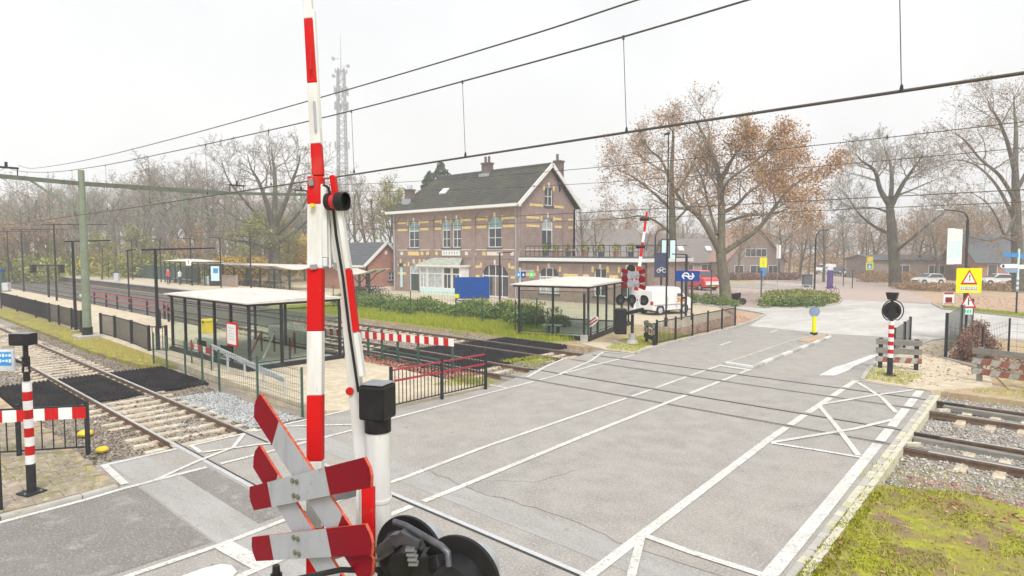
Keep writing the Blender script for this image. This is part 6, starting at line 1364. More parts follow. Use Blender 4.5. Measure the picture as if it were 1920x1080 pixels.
house('distant terraced house behind the plaza trees', polar(1240, 135).to_tuple(), rzc + R(2), 16, 9, 3.6, 8.0, front_win=((-5, 1, 1.6, 1.4), (-1, 1, 1.8, 1.4), (3, 1, 1.8, 1.4)), gable_front=False)
tw = thing('telecom_tower', 'tall grey lattice telecom tower with antenna panels in the haze', 'telecom tower', polar(645, 262).to_tuple())
q = polar(645, 262); H_ = 84
def tp(s, t, z): w = 2.1 - .9 * z / H_; return (q.x + (RT.x * s + FWD.x * t) * w, q.y + (RT.y * s + FWD.y * t) * w, z)
mb = MB()
cs = ((-1, -1), (1, -1), (1, 1), (-1, 1))
for s, t in cs: mb.bar(tp(s, t, 0), tp(s, t, H_ - 6), .42, .42)
z = 0
while z < H_ - 8:
    for k in range(4): a, b = cs[k], cs[(k + 1) % 4]; mb.bar(tp(*a, z), tp(*b, z + 3.4), .22, .22); mb.bar(tp(*a, z + 3.4), tp(*b, z + 3.4), .22, .22)
    z += 3.4
mb.build('lattice', M['tower'], tw); MB().cyl((q.x, q.y, H_ - 8), (q.x, q.y, H_ + 9), .18, .06, 6).build('spike', M['tower'], tw)
for k, (z, r, s) in enumerate(((78, 2.2, 1.6), (70, 2.7, 3.0), (64, 2.7, 3.0), (48, 2.7, 3.0))):
    for j in range(6):
        a = j * 1.047 + k * .3; p = Vector((q.x + r * math.cos(a), q.y + r * math.sin(a), z)); MB().box(p.x - .28, p.y - .28, z - s / 2, p.x + .28, p.y + .28, z + s / 2, rz=a).build('antenna_panel', M['tower'], tw); MB().bar((q.x, q.y, z), p, .12, .12).build('bracket', M['tower'], tw)
for s, z in ((-1, 83), (1, 80), (-1, 76)): p = q + RT * 3.0 * s + UP * z; MB().disc(p, -FWD, .7, .6, 14).build('dish', M['tower'], tw); MB().bar((q.x, q.y, z), p, .15, .15).build('bracket', M['tower'], tw)
# ------------------------------------------------------------------ FAR CROSSING SIGNAL
fx_, fy_ = -15.14, 24.7
fsg = thing('crossing_signal', 'far crossing signal with two crosses and black round lamps before the glass shelter', 'crossing signal', (fx_, fy_, 0))
MB().cyl((fx_, fy_, .05), (fx_, fy_, 2.2), .07, n=14).build('mast', M['black_steel'], fsg, smooth=True); MB().cyl((fx_, fy_, 2.2), (fx_, fy_, 3.3), .06, n=14).build('mast', M['aged_white'], fsg, smooth=True)
MB().cyl((fx_, fy_, 0), (fx_, fy_, .2), .32, .2, 14).cyl((fx_, fy_, .2), (fx_, fy_, .5), .16, n=12).build('base', M['concrete'], fsg, smooth=True)
ca = AT(1191, 522, D=28.3)
for k, dz in enumerate((.17, -.22)):
    for s in (1, -1):
        board((ca.x - .62, ca.z + dz - .2 * s), (ca.x + .62, ca.z + dz + .2 * s), .2, fy_ - .22 - .03 * (s > 0), .02, fsg, (.26, .26))
MB().bar((fx_, fy_, 3.0), (ca.x, fy_ - .2, 3.0), .06, .06).bar((fx_, fy_, 2.75), (ca.x, fy_ - .2, 2.75), .06, .06).build('bracket', M['grey_steel'], fsg)
for x, y, d in ((1163, 562, 28.2), (1184, 562, 28.4), (1207, 563, 28.7)): lamp(AT(x, y, D=d), .24, -FWD * .75 + RT * (.3 if x < 1200 else -.5), fsg, 'pane', 'black_plastic')
lamp(AT(1183, 505, D=28.6), .2, FWD * .9 - RT * .1, fsg, 'pane', 'black_plastic')
MB().bar(AT(1163, 562, D=28.3), AT(1207, 563, D=28.8), .08, .08).build('lamp_arm', M['black_steel'], fsg)
MB().bar(AT(1163, 600, D=28.2) - UP * .62, AT(1163, 600, D=28.2) + UP * .52, .55, .5, up=RT).build('drive_cabinet', M['black_plastic'], fsg, bevel=.03)
MB().bar(AT(1172, 588, D=28.1), AT(1206, 580, D=28.6), .14, .16).build('counterweight', M['black_plastic'], fsg, bevel=.02)
fbr = thing('level_crossing_barrier', 'far raised barrier boom with red and white stripes, leaning right above the far signal', 'barrier', AT(1195, 600, D=28.6).to_tuple())
Q0, Q1 = AT(1186, 590, D=28.5), AT(1213, 398, D=28.9); q = lambda y: (590 - y) / (590 - 398.0)
fbm = bpy.data.objects.new('boom', None); C.objects.link(fbm); fbm.parent = fbr
ws = ((590, 545, .19), (545, 500, .17), (500, 482, .14), (482, 455, .12), (455, 435, .11), (435, 415, .10), (415, 398, .09))
for k, (a, b, w) in enumerate(ws): MB().bar(Q0.lerp(Q1, q(a)), Q0.lerp(Q1, q(b) - .001), w, .08, up=FWD).build('white_stripe' if k % 2 == 0 and k != 6 else 'red_stripe', M['white_paint'] if k % 2 == 0 and k != 6 else M['red_paint'], fbm)
MB().slab([AT(1180, 575, D=28.6), AT(1200, 575, D=28.6), AT(1204, 520, D=28.7), AT(1180, 515, D=28.7)], FWD * .05).build('fork_plate', M['aged_white'], fbr)
for y in (411, 463): p = Q0.lerp(Q1, q(y)); MB().cyl(p - RT * .28, p + RT * .12, .09, n=10).build('boom_lamp', M['black_plastic'], fbr, smooth=True)

# timber guards --------------------------------------------------------------
def guard(label, p0, p1, h, z, m=('timber', 'timber', 'stripe'), posts_m='timber', ph=.2, th=.06):
    t = thing('timber_guard', label, 'guard fence', (p0[0], p0[1], z)); p0, p1 = Vector((p0[0], p0[1], z)), Vector((p1[0], p1[1], z)); d = (p1 - p0).normalized(); nrm = Vector((d.y, -d.x, 0)) * .07
    for q in (p0.lerp(p1, .08), p0.lerp(p1, .92)): MB().bar(q - UP * .2, q + UP * (h + .03), .13, .13, up=d).build('post', M[posts_m], t, bevel=.01)
    for k, mm in enumerate(m):
        zz = h - .1 - k * (h - .45) / max(1, len(m) - 1); a, b = p0 - d * .05 + UP * zz + nrm, p1 + d * .05 + UP * zz + nrm
        pl = MB().bar(a, b, th, ph, up=UP).build('plank', M['timber' if mm == 'stripe' else mm], t, bevel=.008)
        if mm == 'stripe':
            L = (b - a).length; n = 4; nf = nrm.normalized() * (th / 2)
            for j in range(2 * n):
                u0, u1 = j / (2 * n), (j + .99) / (2 * n); sh = .06 / L * 1.2
                P = [a.lerp(b, u0) - UP * ph * .45, a.lerp(b, u1) - UP * ph * .45, a.lerp(b, min(1, u1 + sh)) + UP * ph * .45, a.lerp(b, min(1, u0 + sh)) + UP * ph * .45]
                MB().slab([p + nf for p in P], nf.normalized() * .004).build('red_band' if j % 2 else 'white_band', M['faded_red'] if j % 2 else M['faded_white'], pl)
    return t
M['faded_red'] = mat('faded_red_paint', (0.21, 0.085, 0.062), 0.85, 0.35, 8, spec=.1); M['faded_white'] = mat('faded_white_paint', (0.29, 0.28, 0.255), 0.85, 0.25, 8, spec=.1)
guard('grey three plank timber guard right behind the right warning light post', (-5.45, 25.55), (-4.2, 25.95), 1.08, 0, posts_m='black_steel')
guard('weathered timber guard with two red and white striped planks at the right photo edge', (-2.55, 25.1), (-.7, 24.5), 1.1, .0, ('timber', 'stripe', 'stripe'))
guard('small timber guard with faded red bands beside the far signal', (-14.95, 25.6), (-14.0, 24.75), 1.0, 0, ('timber', 'stripe', 'black_steel'), posts_m='black_steel')
def screen(label, pts, h, z=0, name='metal_screen'):
    t = thing(name, label, 'fence', (pts[0][0], pts[0][1], z))
    for p in pts: MB().box(p[0] - .05, p[1] - .05, z - .1, p[0] + .05, p[1] + .05, z + h + .05).build('post', M['black_steel'], t)
    for a, b in zip(pts[:-1], pts[1:]): MB().bar((a[0], a[1], z + h / 2 + .1), (b[0], b[1], z + h / 2 + .1), .02, h - .2, up=UP).build('panel', M['mesh_grey'], t)
    return t
mg = bpy.data.materials.new('perforated_panel'); mg.use_nodes = True; nt = mg.node_tree; bs = nt.nodes['Principled BSDF']; bs.inputs['Base Color'].default_value = (.16, .18, .175, 1); bs.inputs['Alpha'].default_value = .55; bs.inputs['Roughness'].default_value = .6; M['mesh_grey'] = mg
screen('low grey perforated screen on the kerb behind the right timber guard', [(-5.6, 29.0), (-5.75, 31.8), (-6.0, 34.4)], 1.1)
screen('grey perforated screen along the footpath beside the copper hedge', [(-3.95, 29.7), (-4.05, 34.5), (-4.2, 39.6)], 1.75)
mesh_fence('thin wire fence with dark posts enclosing the copper hedge at the right', [(-3.95, 29.7), (-2.65, 28.1), (-2.2, 32.5), (8, 30.5)], 1.5, step=.25, hstep=.3, pmat='black_steel')
kerb([(-3.95, 29.45), (-2.7, 27.9), (-1.9, 26.9)], 'kerb', .1, .08)

# right warning post -----------------------------------------------------------
wx, wy = -4.74, 24.07
wpst = ring_post('warning_light_post', 'red and white banded warning post with a large round black lamp', 'warning post', wx, wy, 1.83, .085, 9, black_h=.6)
for o in list(wpst.children):
    pass
MB().cyl((wx, wy, 1.88), (wx, wy, 2.0), .06, n=12).build('neck', M['black_plastic'], wpst, smooth=True)
lampr = lamp((wx, wy, 2.23), .30, -FWD * 1.0 - RT * .08, wpst, 'black_plastic', 'black_plastic')
ring = MB(); P = []
cc = Vector((wx, wy, 2.23)) - FWD * .05
for k in range(24):
    a = R(-60 + 300 * k / 23 - 0) ; a = R(-240 + 300 * k / 23) if False else R(240 - 300 * k / 23)
    P.append(cc + RT * .36 * math.cos(a) + UP * .36 * math.sin(a))
ring.tube(P, .018, 6).bar(P[0], (wx, wy, 1.95), .03, .03).bar(P[-1], (wx, wy, 1.95), .03, .03).build('guard_ring', M['black_steel'], wpst)
MB().bar((wx, wy, 2.5), (wx, wy, 2.62), .08, .08).build('stem', M['black_plastic'], wpst); MB().bar(Vector((wx, wy, 2.6)), Vector((wx, wy, 2.84)), .24, .26, w1=.36, h1=.3).build('lamp_head', M['black_plastic'], wpst, bevel=.01)

# yellow bollard -------------------------------------------------------------
yb = thing('traffic_bollard', 'yellow traffic bollard with a round blue disc on the island nose', 'bollard', (-9.9, 33.2, .09))
MB().cyl((-9.9, 33.2, .09), (-9.9, 33.2, 1.0), .10, .085, 16).build('body', M['yellow'], yb, smooth=True); MB().cyl((-9.9, 33.2, .09), (-9.9, 33.2, .18), .17, n=16).build('base', M['black_steel'], yb); MB().bar((-9.9, 33.2, 1.0), (-9.9, 33.2, 1.25), .06, .04).build('neck', M['grey_steel'], yb)
M['muted_blue'] = mat('muted_blue', (.16, .22, .33), .5)
dsc = MB().disc((-9.9, 33.17, 1.22), -FWD, .26, .03, 24).build('sign_disc', M['grey_steel'], yb); MB().disc(Vector((-9.9, 33.17, 1.22)) - FWD * .03, -FWD, .22, .004, 24).build('disc_face', mat('muted_blue', (.16, .22, .33), .5), dsc)

# signs ----------------------------------------------------------------------
def pole(x, y, h, r, t, m='black_steel', z=0): return MB().cyl((x, y, z), (x, y, h), r, n=10).build('pole', M[m], t, smooth=True)
def face(c, w, h, m, parent, name, off=0.0, th=.012):
    c = Vector(c) - FWD * off; return MB().bar(c - RT * w / 2, c + RT * w / 2, th, h, up=UP).build(name, M[m], parent)
def tri(c, w, parent, off):
    c = Vector(c) - FWD * off; h = w * .88
    a = MB().slab([c - RT * w / 2 - UP * h / 2, c + RT * w / 2 - UP * h / 2, c + UP * h / 2], -FWD * .008).build('warning_triangle', M['red_paint'], parent)
    k = .72; c2 = c - FWD * .010 - UP * h * .03
    MB().slab([c2 - RT * w / 2 * k - UP * h / 2 * k, c2 + RT * w / 2 * k - UP * h / 2 * k, c2 + UP * h / 2 * k], -FWD * .003).build('triangle_face', M['white_paint'], a); return a
ws_ = thing('warning_sign', 'square yellow warning sign with two red triangles on one black pole, right of the road', 'road sign', (-4.04, 36.0, 0))
pole(-4.04, 36.0, 3.5, .05, ws_)
c = Vector((-4.04, 36, 2.86)) - FWD * .06; face(c, 1.19, 1.16, 'yellow', ws_, 'yellow_panel')
t1 = tri(c + UP * .17, .78, ws_, .012); 
cf = c + UP * .12 - FWD * .028; MB().bar(cf - UP * .02, cf + UP * .15, .06, .004).bar(cf - UP * .12, cf - UP * .06, .06, .004).build('exclamation_mark', M['black_plastic'], t1)
face(c - UP * .36, .85, .22, 'stone', ws_, 'text_plate', .012, .004)
for k in range(2):
    for j in range(9): face(c - UP * (.31 + .09 * k) + RT * (-.34 + j * .085 + .01 * (j % 3)), .055, .04, 'sign_green' if k == 0 else 'black_steel', ws_, 'faded_lettering', .017, .003)
c3 = Vector((-4.04, 36, 1.93)) - FWD * .06; t2 = tri(c3, .80, ws_, 0); cf = c3 - UP * .03 - FWD * .018
MB().bar(cf - UP * .18, cf + UP * .18, .06, .004).bar(cf - UP * .02, cf + UP * .06 + RT * .12, .03, .004, up=FWD).build('junction_mark', M['black_plastic'], t2)
face((-4.04, 36, 1.42), .46, .30, 'pale_blue', ws_, 'distance_plate', .07)
for j in range(3): face(Vector((-4.04, 36, 1.42)) + RT * (-.12 + .12 * j), .07, .13, 'sign_green', ws_, 'faded_lettering', .078, .003)
lr = thing('street_lamp', 'tall black street lamp with a curved arm carrying a long white banner', 'street lamp', (-6.76, 58.8, 0))
pole(-6.76, 58.8, 6.6, .10, lr)
ap = [Vector((-6.76, 58.8, 6.6)) + (-RT) * u + UP * v for u, v in ((0, 0), (.08, .3), (.3, .55), (.7, .68), (1.3, .74), (2.0, .8))]; MB().tube(ap, .06, 8, r1=.045).build('arm', M['black_steel'], lr, smooth=True); MB().bar(ap[-1] - RT * .5, ap[-1] + RT * .1, .16, .08, up=UP).build('lamp_head', M['galv'], lr)
bc = AT(1789, 462, D=48); bn = face(bc, 1.14, 2.75, 'white_paint', lr, 'banner', .05, .03); face(bc - UP * .25, 1.0, 1.3, 'pale_blue', bn, 'banner_print', .067, .004)
MB().slab([bc + UP * 1.0 - RT * .3 - FWD * .07, bc + UP * .55 - FWD * .07, bc + UP * 1.0 + RT * .3 - FWD * .07, bc + UP * .8 - FWD * .07], -FWD * .003).build('banner_emblem', M['leaf_print'], bn)
for k in range(6): face(bc + UP * (.2 - k * .16) - RT * (.2 - .05 * (k % 2)), .5, .05, 'white_paint', bn, 'faded_lettering', .073, .003)
for z in (1.36, -1.36): MB().bar(bc + UP * z - RT * .55, Vector((-6.76, 58.8, bc.z + z)), .04, .04).build('banner_bracket', M['grey_steel'], lr)
dp = thing('direction_post', 'fingerpost with blue arms on a blue and white banded pole at the right edge', 'signpost', (-3.32, 53.6, 0)); pole(-3.32, 53.6, 1.55, .05, dp)
for k in range(6): MB().cyl((-3.32, 53.6, 1.55 + k * .16), (-3.32, 53.6, 1.71 + k * .16), .075, n=10).build('white_band' if k % 2 else 'blue_band', M['white_paint' if k % 2 else 'muted_blue'], dp)
MB().cyl((-3.32, 53.6, 2.5), (-3.32, 53.6, 4.4), .06, n=10).build('upper_pole', M['pale_blue'], dp)
for z, s, m, w in ((3.98, -1, 'light_blue', .95), (3.25, -1, 'white_paint', 1.1), (2.95, -1, 'muted_blue', .8), (3.9, 1, 'light_blue', .9), (3.2, 1, 'white_paint', .9)):
    a = Vector((-3.32, 53.6, z)); b = a + RT * s * w; MB().slab([a - UP * .14, b - UP * .14, b + RT * s * .14, b + UP * .14, a + UP * .14], -FWD * .03).build('sign_arm', M[m], dp)
MB().bar(Vector((-3.32, 53.6, 3.25)) - RT * 1.1 - FWD * .035, Vector((-3.32, 53.6, 3.25)) - RT * .95 - FWD * .035, .006, .2, up=UP).build('arm_emblem', M['sign_blue'], dp)
pbd = thing('poster', 'small red and white poster board standing on the verge left of the yellow sign', 'poster', G(1778, 578).to_tuple()); q = G(1778, 578)
face(q + UP * .75, .78, .95, 'white_paint', pbd, 'board', 0, .03); face(q + UP * 1.12, .7, .16, 'red_tube', pbd, 'heading', .02, .004); face(q + UP * .62, .5, .4, 'dark_red', pbd, 'picture', .02, .004); face(q + UP * .34, .72, .06, 'red_paint', pbd, 'footer', .02, .004)
for s in (-.3, .3): MB().bar(q + RT * s, q + RT * s + UP * .3, .04, .04).build('leg', M['grey_steel'], pbd)
# railway logo sign
nsn = thing('railway_sign', 'blue railway sign with a white double arrow emblem on two black posts', 'station sign', (-18.1, 36, 0))
sa, sb = Vector((-19.0, 36.9, 0)), Vector((-17.2, 34.9, 0)); cs_ = AT(1289.5, 517.5, D=38.6)
MB().bar(cs_ - RT * .72, cs_ + RT * .72, .12, .63, up=UP).build('panel', M['sign_blue'], nsn, bevel=.01)
for x, d in ((1279, 38.7), (1298, 38.6)): g = polar(x, d); MB().bar(g, (g.x, g.y, 2.45), .09, .09).build('post', M['black_steel'], nsn)
def arrow_logo(c, s, parent):
    """two interlocking arrows: bars with angled heads"""
    L = lambda *uv: [c + RT * (u * s) + UP * (v * s) - FWD * .066 for u, v in uv]; mb = MB(); b = .052
    def stroke(*uv):
        P = L(*uv)
        for p, q in zip(P[:-1], P[1:]): mb.bar(p, q, .006, b * s * 2, up=UP if abs((q - p).z) < .5 * (q - p).length else RT)
        for p in P: mb.disc(p + FWD * .003, -FWD, b * s, .006, 8)
    stroke((-.48, .02), (-.36, .24), (-.10, .24), (.06, .10), (.12, -.10), (.28, -.24), (.36, -.22)) if False else None
    stroke((-.30, .25), (-.06, .25), (.06, .14), (.04, -.02), (.10, -.22), (.32, -.25)); stroke((.32, -.25), (.50, -.02), (.36, .22)); stroke((.50, -.02), (.16, -.02))
    stroke((-.30, .25), (-.50, .02), (-.36, -.22)); stroke((-.50, .02), (-.12, .02), (.0, -.10))
    return mb.build('emblem', M['white_paint'], parent)
arrow_logo(cs_, .72, nsn)
lp_ = thing('lamp_post', 'dark square-armed lamp post right behind the blue railway sign', 'lamp post', polar(1287, 41.1).to_tuple(), 0, 'lamp posts near the station forecourt'); g = polar(1287, 41.1)
MB().bar(g, (g.x, g.y, 4.0), .12, .12).build('pole', M['black_steel'], lp_); MB().bar((g.x, g.y, 4.02), Vector((g.x, g.y, 4.05)) - RT * .95, .12, .07, up=UP).build('lamp_head', M['black_steel'], lp_)
g = polar(1250, 35.2); tl = thing('lighting_mast', 'very tall thin dark lighting mast left of the blue railway sign', 'lighting mast', g.to_tuple()); MB().cyl(g, (g.x, g.y, 10.8), .052, .032, 10).build('pole', M['black_steel'], tl, smooth=True); MB().cyl(g, (g.x, g.y, .5), .1, n=12).build('foot', M['black_steel'], tl); MB().bar((g.x, g.y, 10.75), Vector((g.x, g.y, 10.8)) + FWD * .7, .2, .08, up=UP).build('lamp_head', M['black_steel'], tl)
fl = thing('banner_stand', 'pair of pale blue upright banners on a dark frame, left of the big oak', 'banner', polar(1250, 46).to_tuple()); g = polar(1250, 46)
for s in (-.2, .42): c = g + RT * s + UP * 4.35; face(c, .36, 1.35, 'pale_blue', fl, 'banner', 0, .03)
for s in (-.42, .08, .65): MB().bar(g + RT * s, g + RT * s + UP * 5.1, .06, .06).build('post', M['black_steel'], fl)
MB().bar(g + RT * -.42 + UP * 5.1, g + RT * .65 + UP * 5.1, .06, .06).build('frame_rail', M['black_steel'], fl)
bkp = thing('cycle_sign', 'dark purple sign panel with a white bicycle emblem behind the tall lighting mast', 'sign', polar(1240, 45).to_tuple()); g = polar(1240, 45)
face(g + UP * 3.25, 1.0, 1.75, 'navy_cloth', bkp, 'panel', 0, .08)
MB().bar(g, g + UP * 2.4, .1, .1).build('post', M['black_steel'], bkp); em = MB()
for s in (-.2, .2): em.tube([g + RT * (s + .13 * math.cos(a)) + UP * (2.85 + .13 * math.sin(a)) - FWD * .06 for a in np.linspace(0, 6.283, 13)], .022, 5)
em.tube([g + RT * u + UP * v - FWD * .06 for u, v in ((-.2, 2.85), (-.05, 3.08), (.14, 3.08), (0, 2.85), (-.2, 2.85))], .02, 5).build('emblem', M['white_paint'], bkp)
# street lamps further off
def curved_lamp(label, x, D, h, reach, grp, s=1):
    g = polar(x, D); t = thing('street_lamp', label, 'street lamp', g.to_tuple(), 0, grp); MB().cyl(g, (g.x, g.y, h - .8), .09, .07, 8).build('pole', M['black_steel'], t, smooth=True)
    a = [Vector((g.x, g.y, h - .8)) + RT * s * u + UP * v for u, v in ((0, 0), (.08, .4), (.35, .7), (reach * .6, .78), (reach, .8))]; MB().tube(a, .05, 6).build('arm', M['black_steel'], t, smooth=True); MB().bar(a[-1] - RT * s * .05, a[-1] + RT * s * .5, .16, .08, up=UP).build('lamp_head', M['galv'], t)
gsl = 'street lamps around the plaza'
curved_lamp('black curved street lamp rising from the shrub island', 1528, 58, 6.2, 1.2, gsl); curved_lamp('thin street lamp between the station annex and the twin oaks', 1228, 62, 6.4, 1.3, gsl); curved_lamp('pale distant street lamp left of the bare oak', 1623, 105, 7.5, 1.6, gsl, -1)
# plaza furniture
pu = thing('info_pillar', 'purple advertising pillar behind the shrub island', 'pillar', polar(1557, 72).to_tuple()); g = polar(1557, 72); MB().bar(g + UP * 1.1 - RT * .3, g + UP * 1.1 + RT * .3, .35, 2.0, up=UP).build('body', M['purple'], pu, bevel=.05); MB().bar(g - RT * .4 + UP * .06, g + RT * .4 + UP * .06, .4, .12, up=UP).build('base', M['black_steel'], pu); MB().bar(g + UP * 2.15 - RT * .26, g + UP * 2.15 + RT * .26, .36, .1, up=UP).build('cap', M['white_paint'], pu)
db = thing('utility_cabinet', 'dark grey utility cabinet on the far side of the shrub island', 'cabinet', polar(1514, 74).to_tuple()); g = polar(1514, 74); MB().bar(g + UP * .75 - RT * .5, g + UP * .75 + RT * .5, .6, 1.4, up=UP).build('body', M['slate'], db, bevel=.03); MB().bar(g + UP * 1.48 - RT * .54, g + UP * 1.48 + RT * .54, .66, .08, up=UP).build('lid', M['black_steel'], db)
sg = thing('shop_sign', 'yellow and blue upright shop sign left of the white flag', 'sign', polar(1431, 76).to_tuple()); g = polar(1431, 76); face(g + UP * 2.9, .85, 1.2, 'yellow', sg, 'upper_panel', 0, .08); face(g + UP * 1.75, .6, 1.0, 'light_blue', sg, 'lower_panel', 0, .08); MB().bar(g, g + UP * 3.4, .08, .08).build('post', M['grey_steel'], sg); face(g + UP * 2.95, .4, .5, 'amber', sg, 'emblem', .045, .004)
wf = thing('flag', 'white hanging flag on a thin pole beyond the plaza', 'flag', polar(1458, 80).to_tuple()); g = polar(1458, 80); face(g + UP * 4.2 + RT * .1, .55, 1.7, 'white_paint', wf, 'cloth', 0, .03); MB().cyl(g, g + UP * 5.2, .05, n=8).build('pole', M['grey_steel'], wf)
cs1 = thing('crossing_sign', 'yellow framed blue pedestrian crossing sign with an amber lamp, left of the bare oak', 'road sign', polar(1630, 92).to_tuple()); g = polar(1630, 92)
MB().cyl(g, g + UP * 3.6, .06, n=8).build('pole', M['grey_steel'], cs1); face(g + UP * 2.1, 1.1, 1.1, 'yellow', cs1, 'yellow_frame', .06, .03); face(g + UP * 2.1, .75, .75, 'light_blue', cs1, 'blue_panel', .08, .01); 
MB().slab([g + UP * 1.85 - RT * .25 - FWD * .09, g + UP * 1.85 + RT * .25 - FWD * .09, g + UP * 2.35 - FWD * .09], -FWD * .004).build('white_triangle', M['white_paint'], cs1); MB().bar(g + UP * 3.1 - RT * .4, g + UP * 3.1 + RT * .4, .3, .75, up=UP).build('amber_lamp', M['amber'], cs1)
for k, (x, D) in enumerate(((1345, 62), (1427, 66), (1470, 60), (1420, 63))): pass
rf = thing('plaza_railing', 'row of low grey hoop railings behind the shrub island', 'railing', polar(1500, 66).to_tuple())
for k in range(9):
    g = polar(1422 + k * 13, 68 - k * .8); MB().tube([g - RT * .3, g - RT * .3 + UP * .9, g + RT * .3 + UP * .9, g + RT * .3], .03, 6).build('hoop', M['galv'], rf)
gpl = 'thin posts on the plaza'
for k, (x, D, lab) in enumerate(((1334, 60, 'green-grey plaza post left of the big oak trunk'), (1428, 58, 'grey plaza post at the left end of the shrub island'), (1582, 76, 'dark plaza post right of the purple pillar'), (1599, 72, 'dark plaza post nearest the bare oak'))):
    g = polar(x, D); t = thing('plaza_post', lab, 'post', g.to_tuple(), 0, gpl); MB().cyl(g, g + UP * (2.3 if k < 2 else 2.0), .06, n=8).build('shaft', M['green_steel'], t); MB().ball(g + UP * (2.35 if k < 2 else 2.05), .09, 8, 5).build('cap', M['black_steel'], t)
# blue board and platform signs by the station
bb = thing('blue_hoarding', 'large plain blue board standing in front of the station bay window', 'board', polar(885, 53.5).to_tuple()); g = polar(885, 53.5); fb = face(g + UP * 1.12, 2.96, 1.84, 'blue', bb, 'panel', 0, .06)
MB().bar(g - RT * .45 + UP * .25 - FWD * .034, g - RT * .45 + UP * 2.0 - FWD * .034, .012, .006).build('panel_joint', M['navy_cloth'], bb)
for s in (-1.3, 0, 1.3): MB().bar(g + RT * s + FWD * .06, g + RT * s + UP * 1.9 + FWD * .06, .08, .06).build('post', M['grey_steel'], bb)
yt = thing('tag_sign', 'tiny yellow sign on the wire fence below the blue board', 'sign', AT(857, 555, D=38.3).to_tuple()); face(AT(857, 555, D=38.3), .27, .24, 'yellow', yt, 'plate', 0, .02)
sgn2 = thing('platform_signs', 'small blue and green pictogram signs on a grey post at the station corner', 'signs', polar(975, 52).to_tuple()); g = polar(975, 52); MB().cyl(g, g + UP * 2.9, .08, n=8).build('post', M['galv'], sgn2); MB().bar(g + UP * 2.62, g + RT * 1.15 + UP * 2.62, .05, .06).build('arm', M['galv'], sgn2)
for s, m in ((-.12, 'light_blue'), (.28, 'sign_blue'), (.95, 'sign_green')): f = face(g + UP * 2.3 + RT * s, .36 if m != 'light_blue' else .26, .5, m, sgn2, 'panel', .06, .04); face(g + UP * 2.3 + RT * s, .14, .2, 'pale_blue' if m != 'sign_green' else 'leaf_print', sgn2, 'pictogram', .085, .004)
lamp_post('dark lamp post in front of the arched station door', polar(937, 50).x, polar(937, 50).y, 4.15, 1.0, (RT.x, RT.y), 'lamp posts near the station forecourt', z=0, r=.09)
sbd = thing('striped_board', 'oval board with red and white diagonal stripes on the fence by the far shelter', 'sign', AT(1108, 604, D=30).to_tuple()); p = AT(1108, 604, D=30)
d_ = (RT * .82 + UP * .57); e_ = (UP * .82 - RT * .57); MB().slab([p + d_ * .42 * math.cos(a) + e_ * .2 * math.sin(a) for a in np.linspace(0, 6.283, 17)[:-1]], -FWD * .03).build('panel', M['aged_white'], sbd)
for k in (-.07, .06): MB().bar(p - d_ * .32 + e_ * k - FWD * .034, p + d_ * .32 + e_ * k - FWD * .034, .006, .07, up=e_).build('red_stripe', M['red_tube'], sbd)
MB().bar((p.x, p.y, 0), p, .06, .06).build('post', M['black_steel'], sbd)

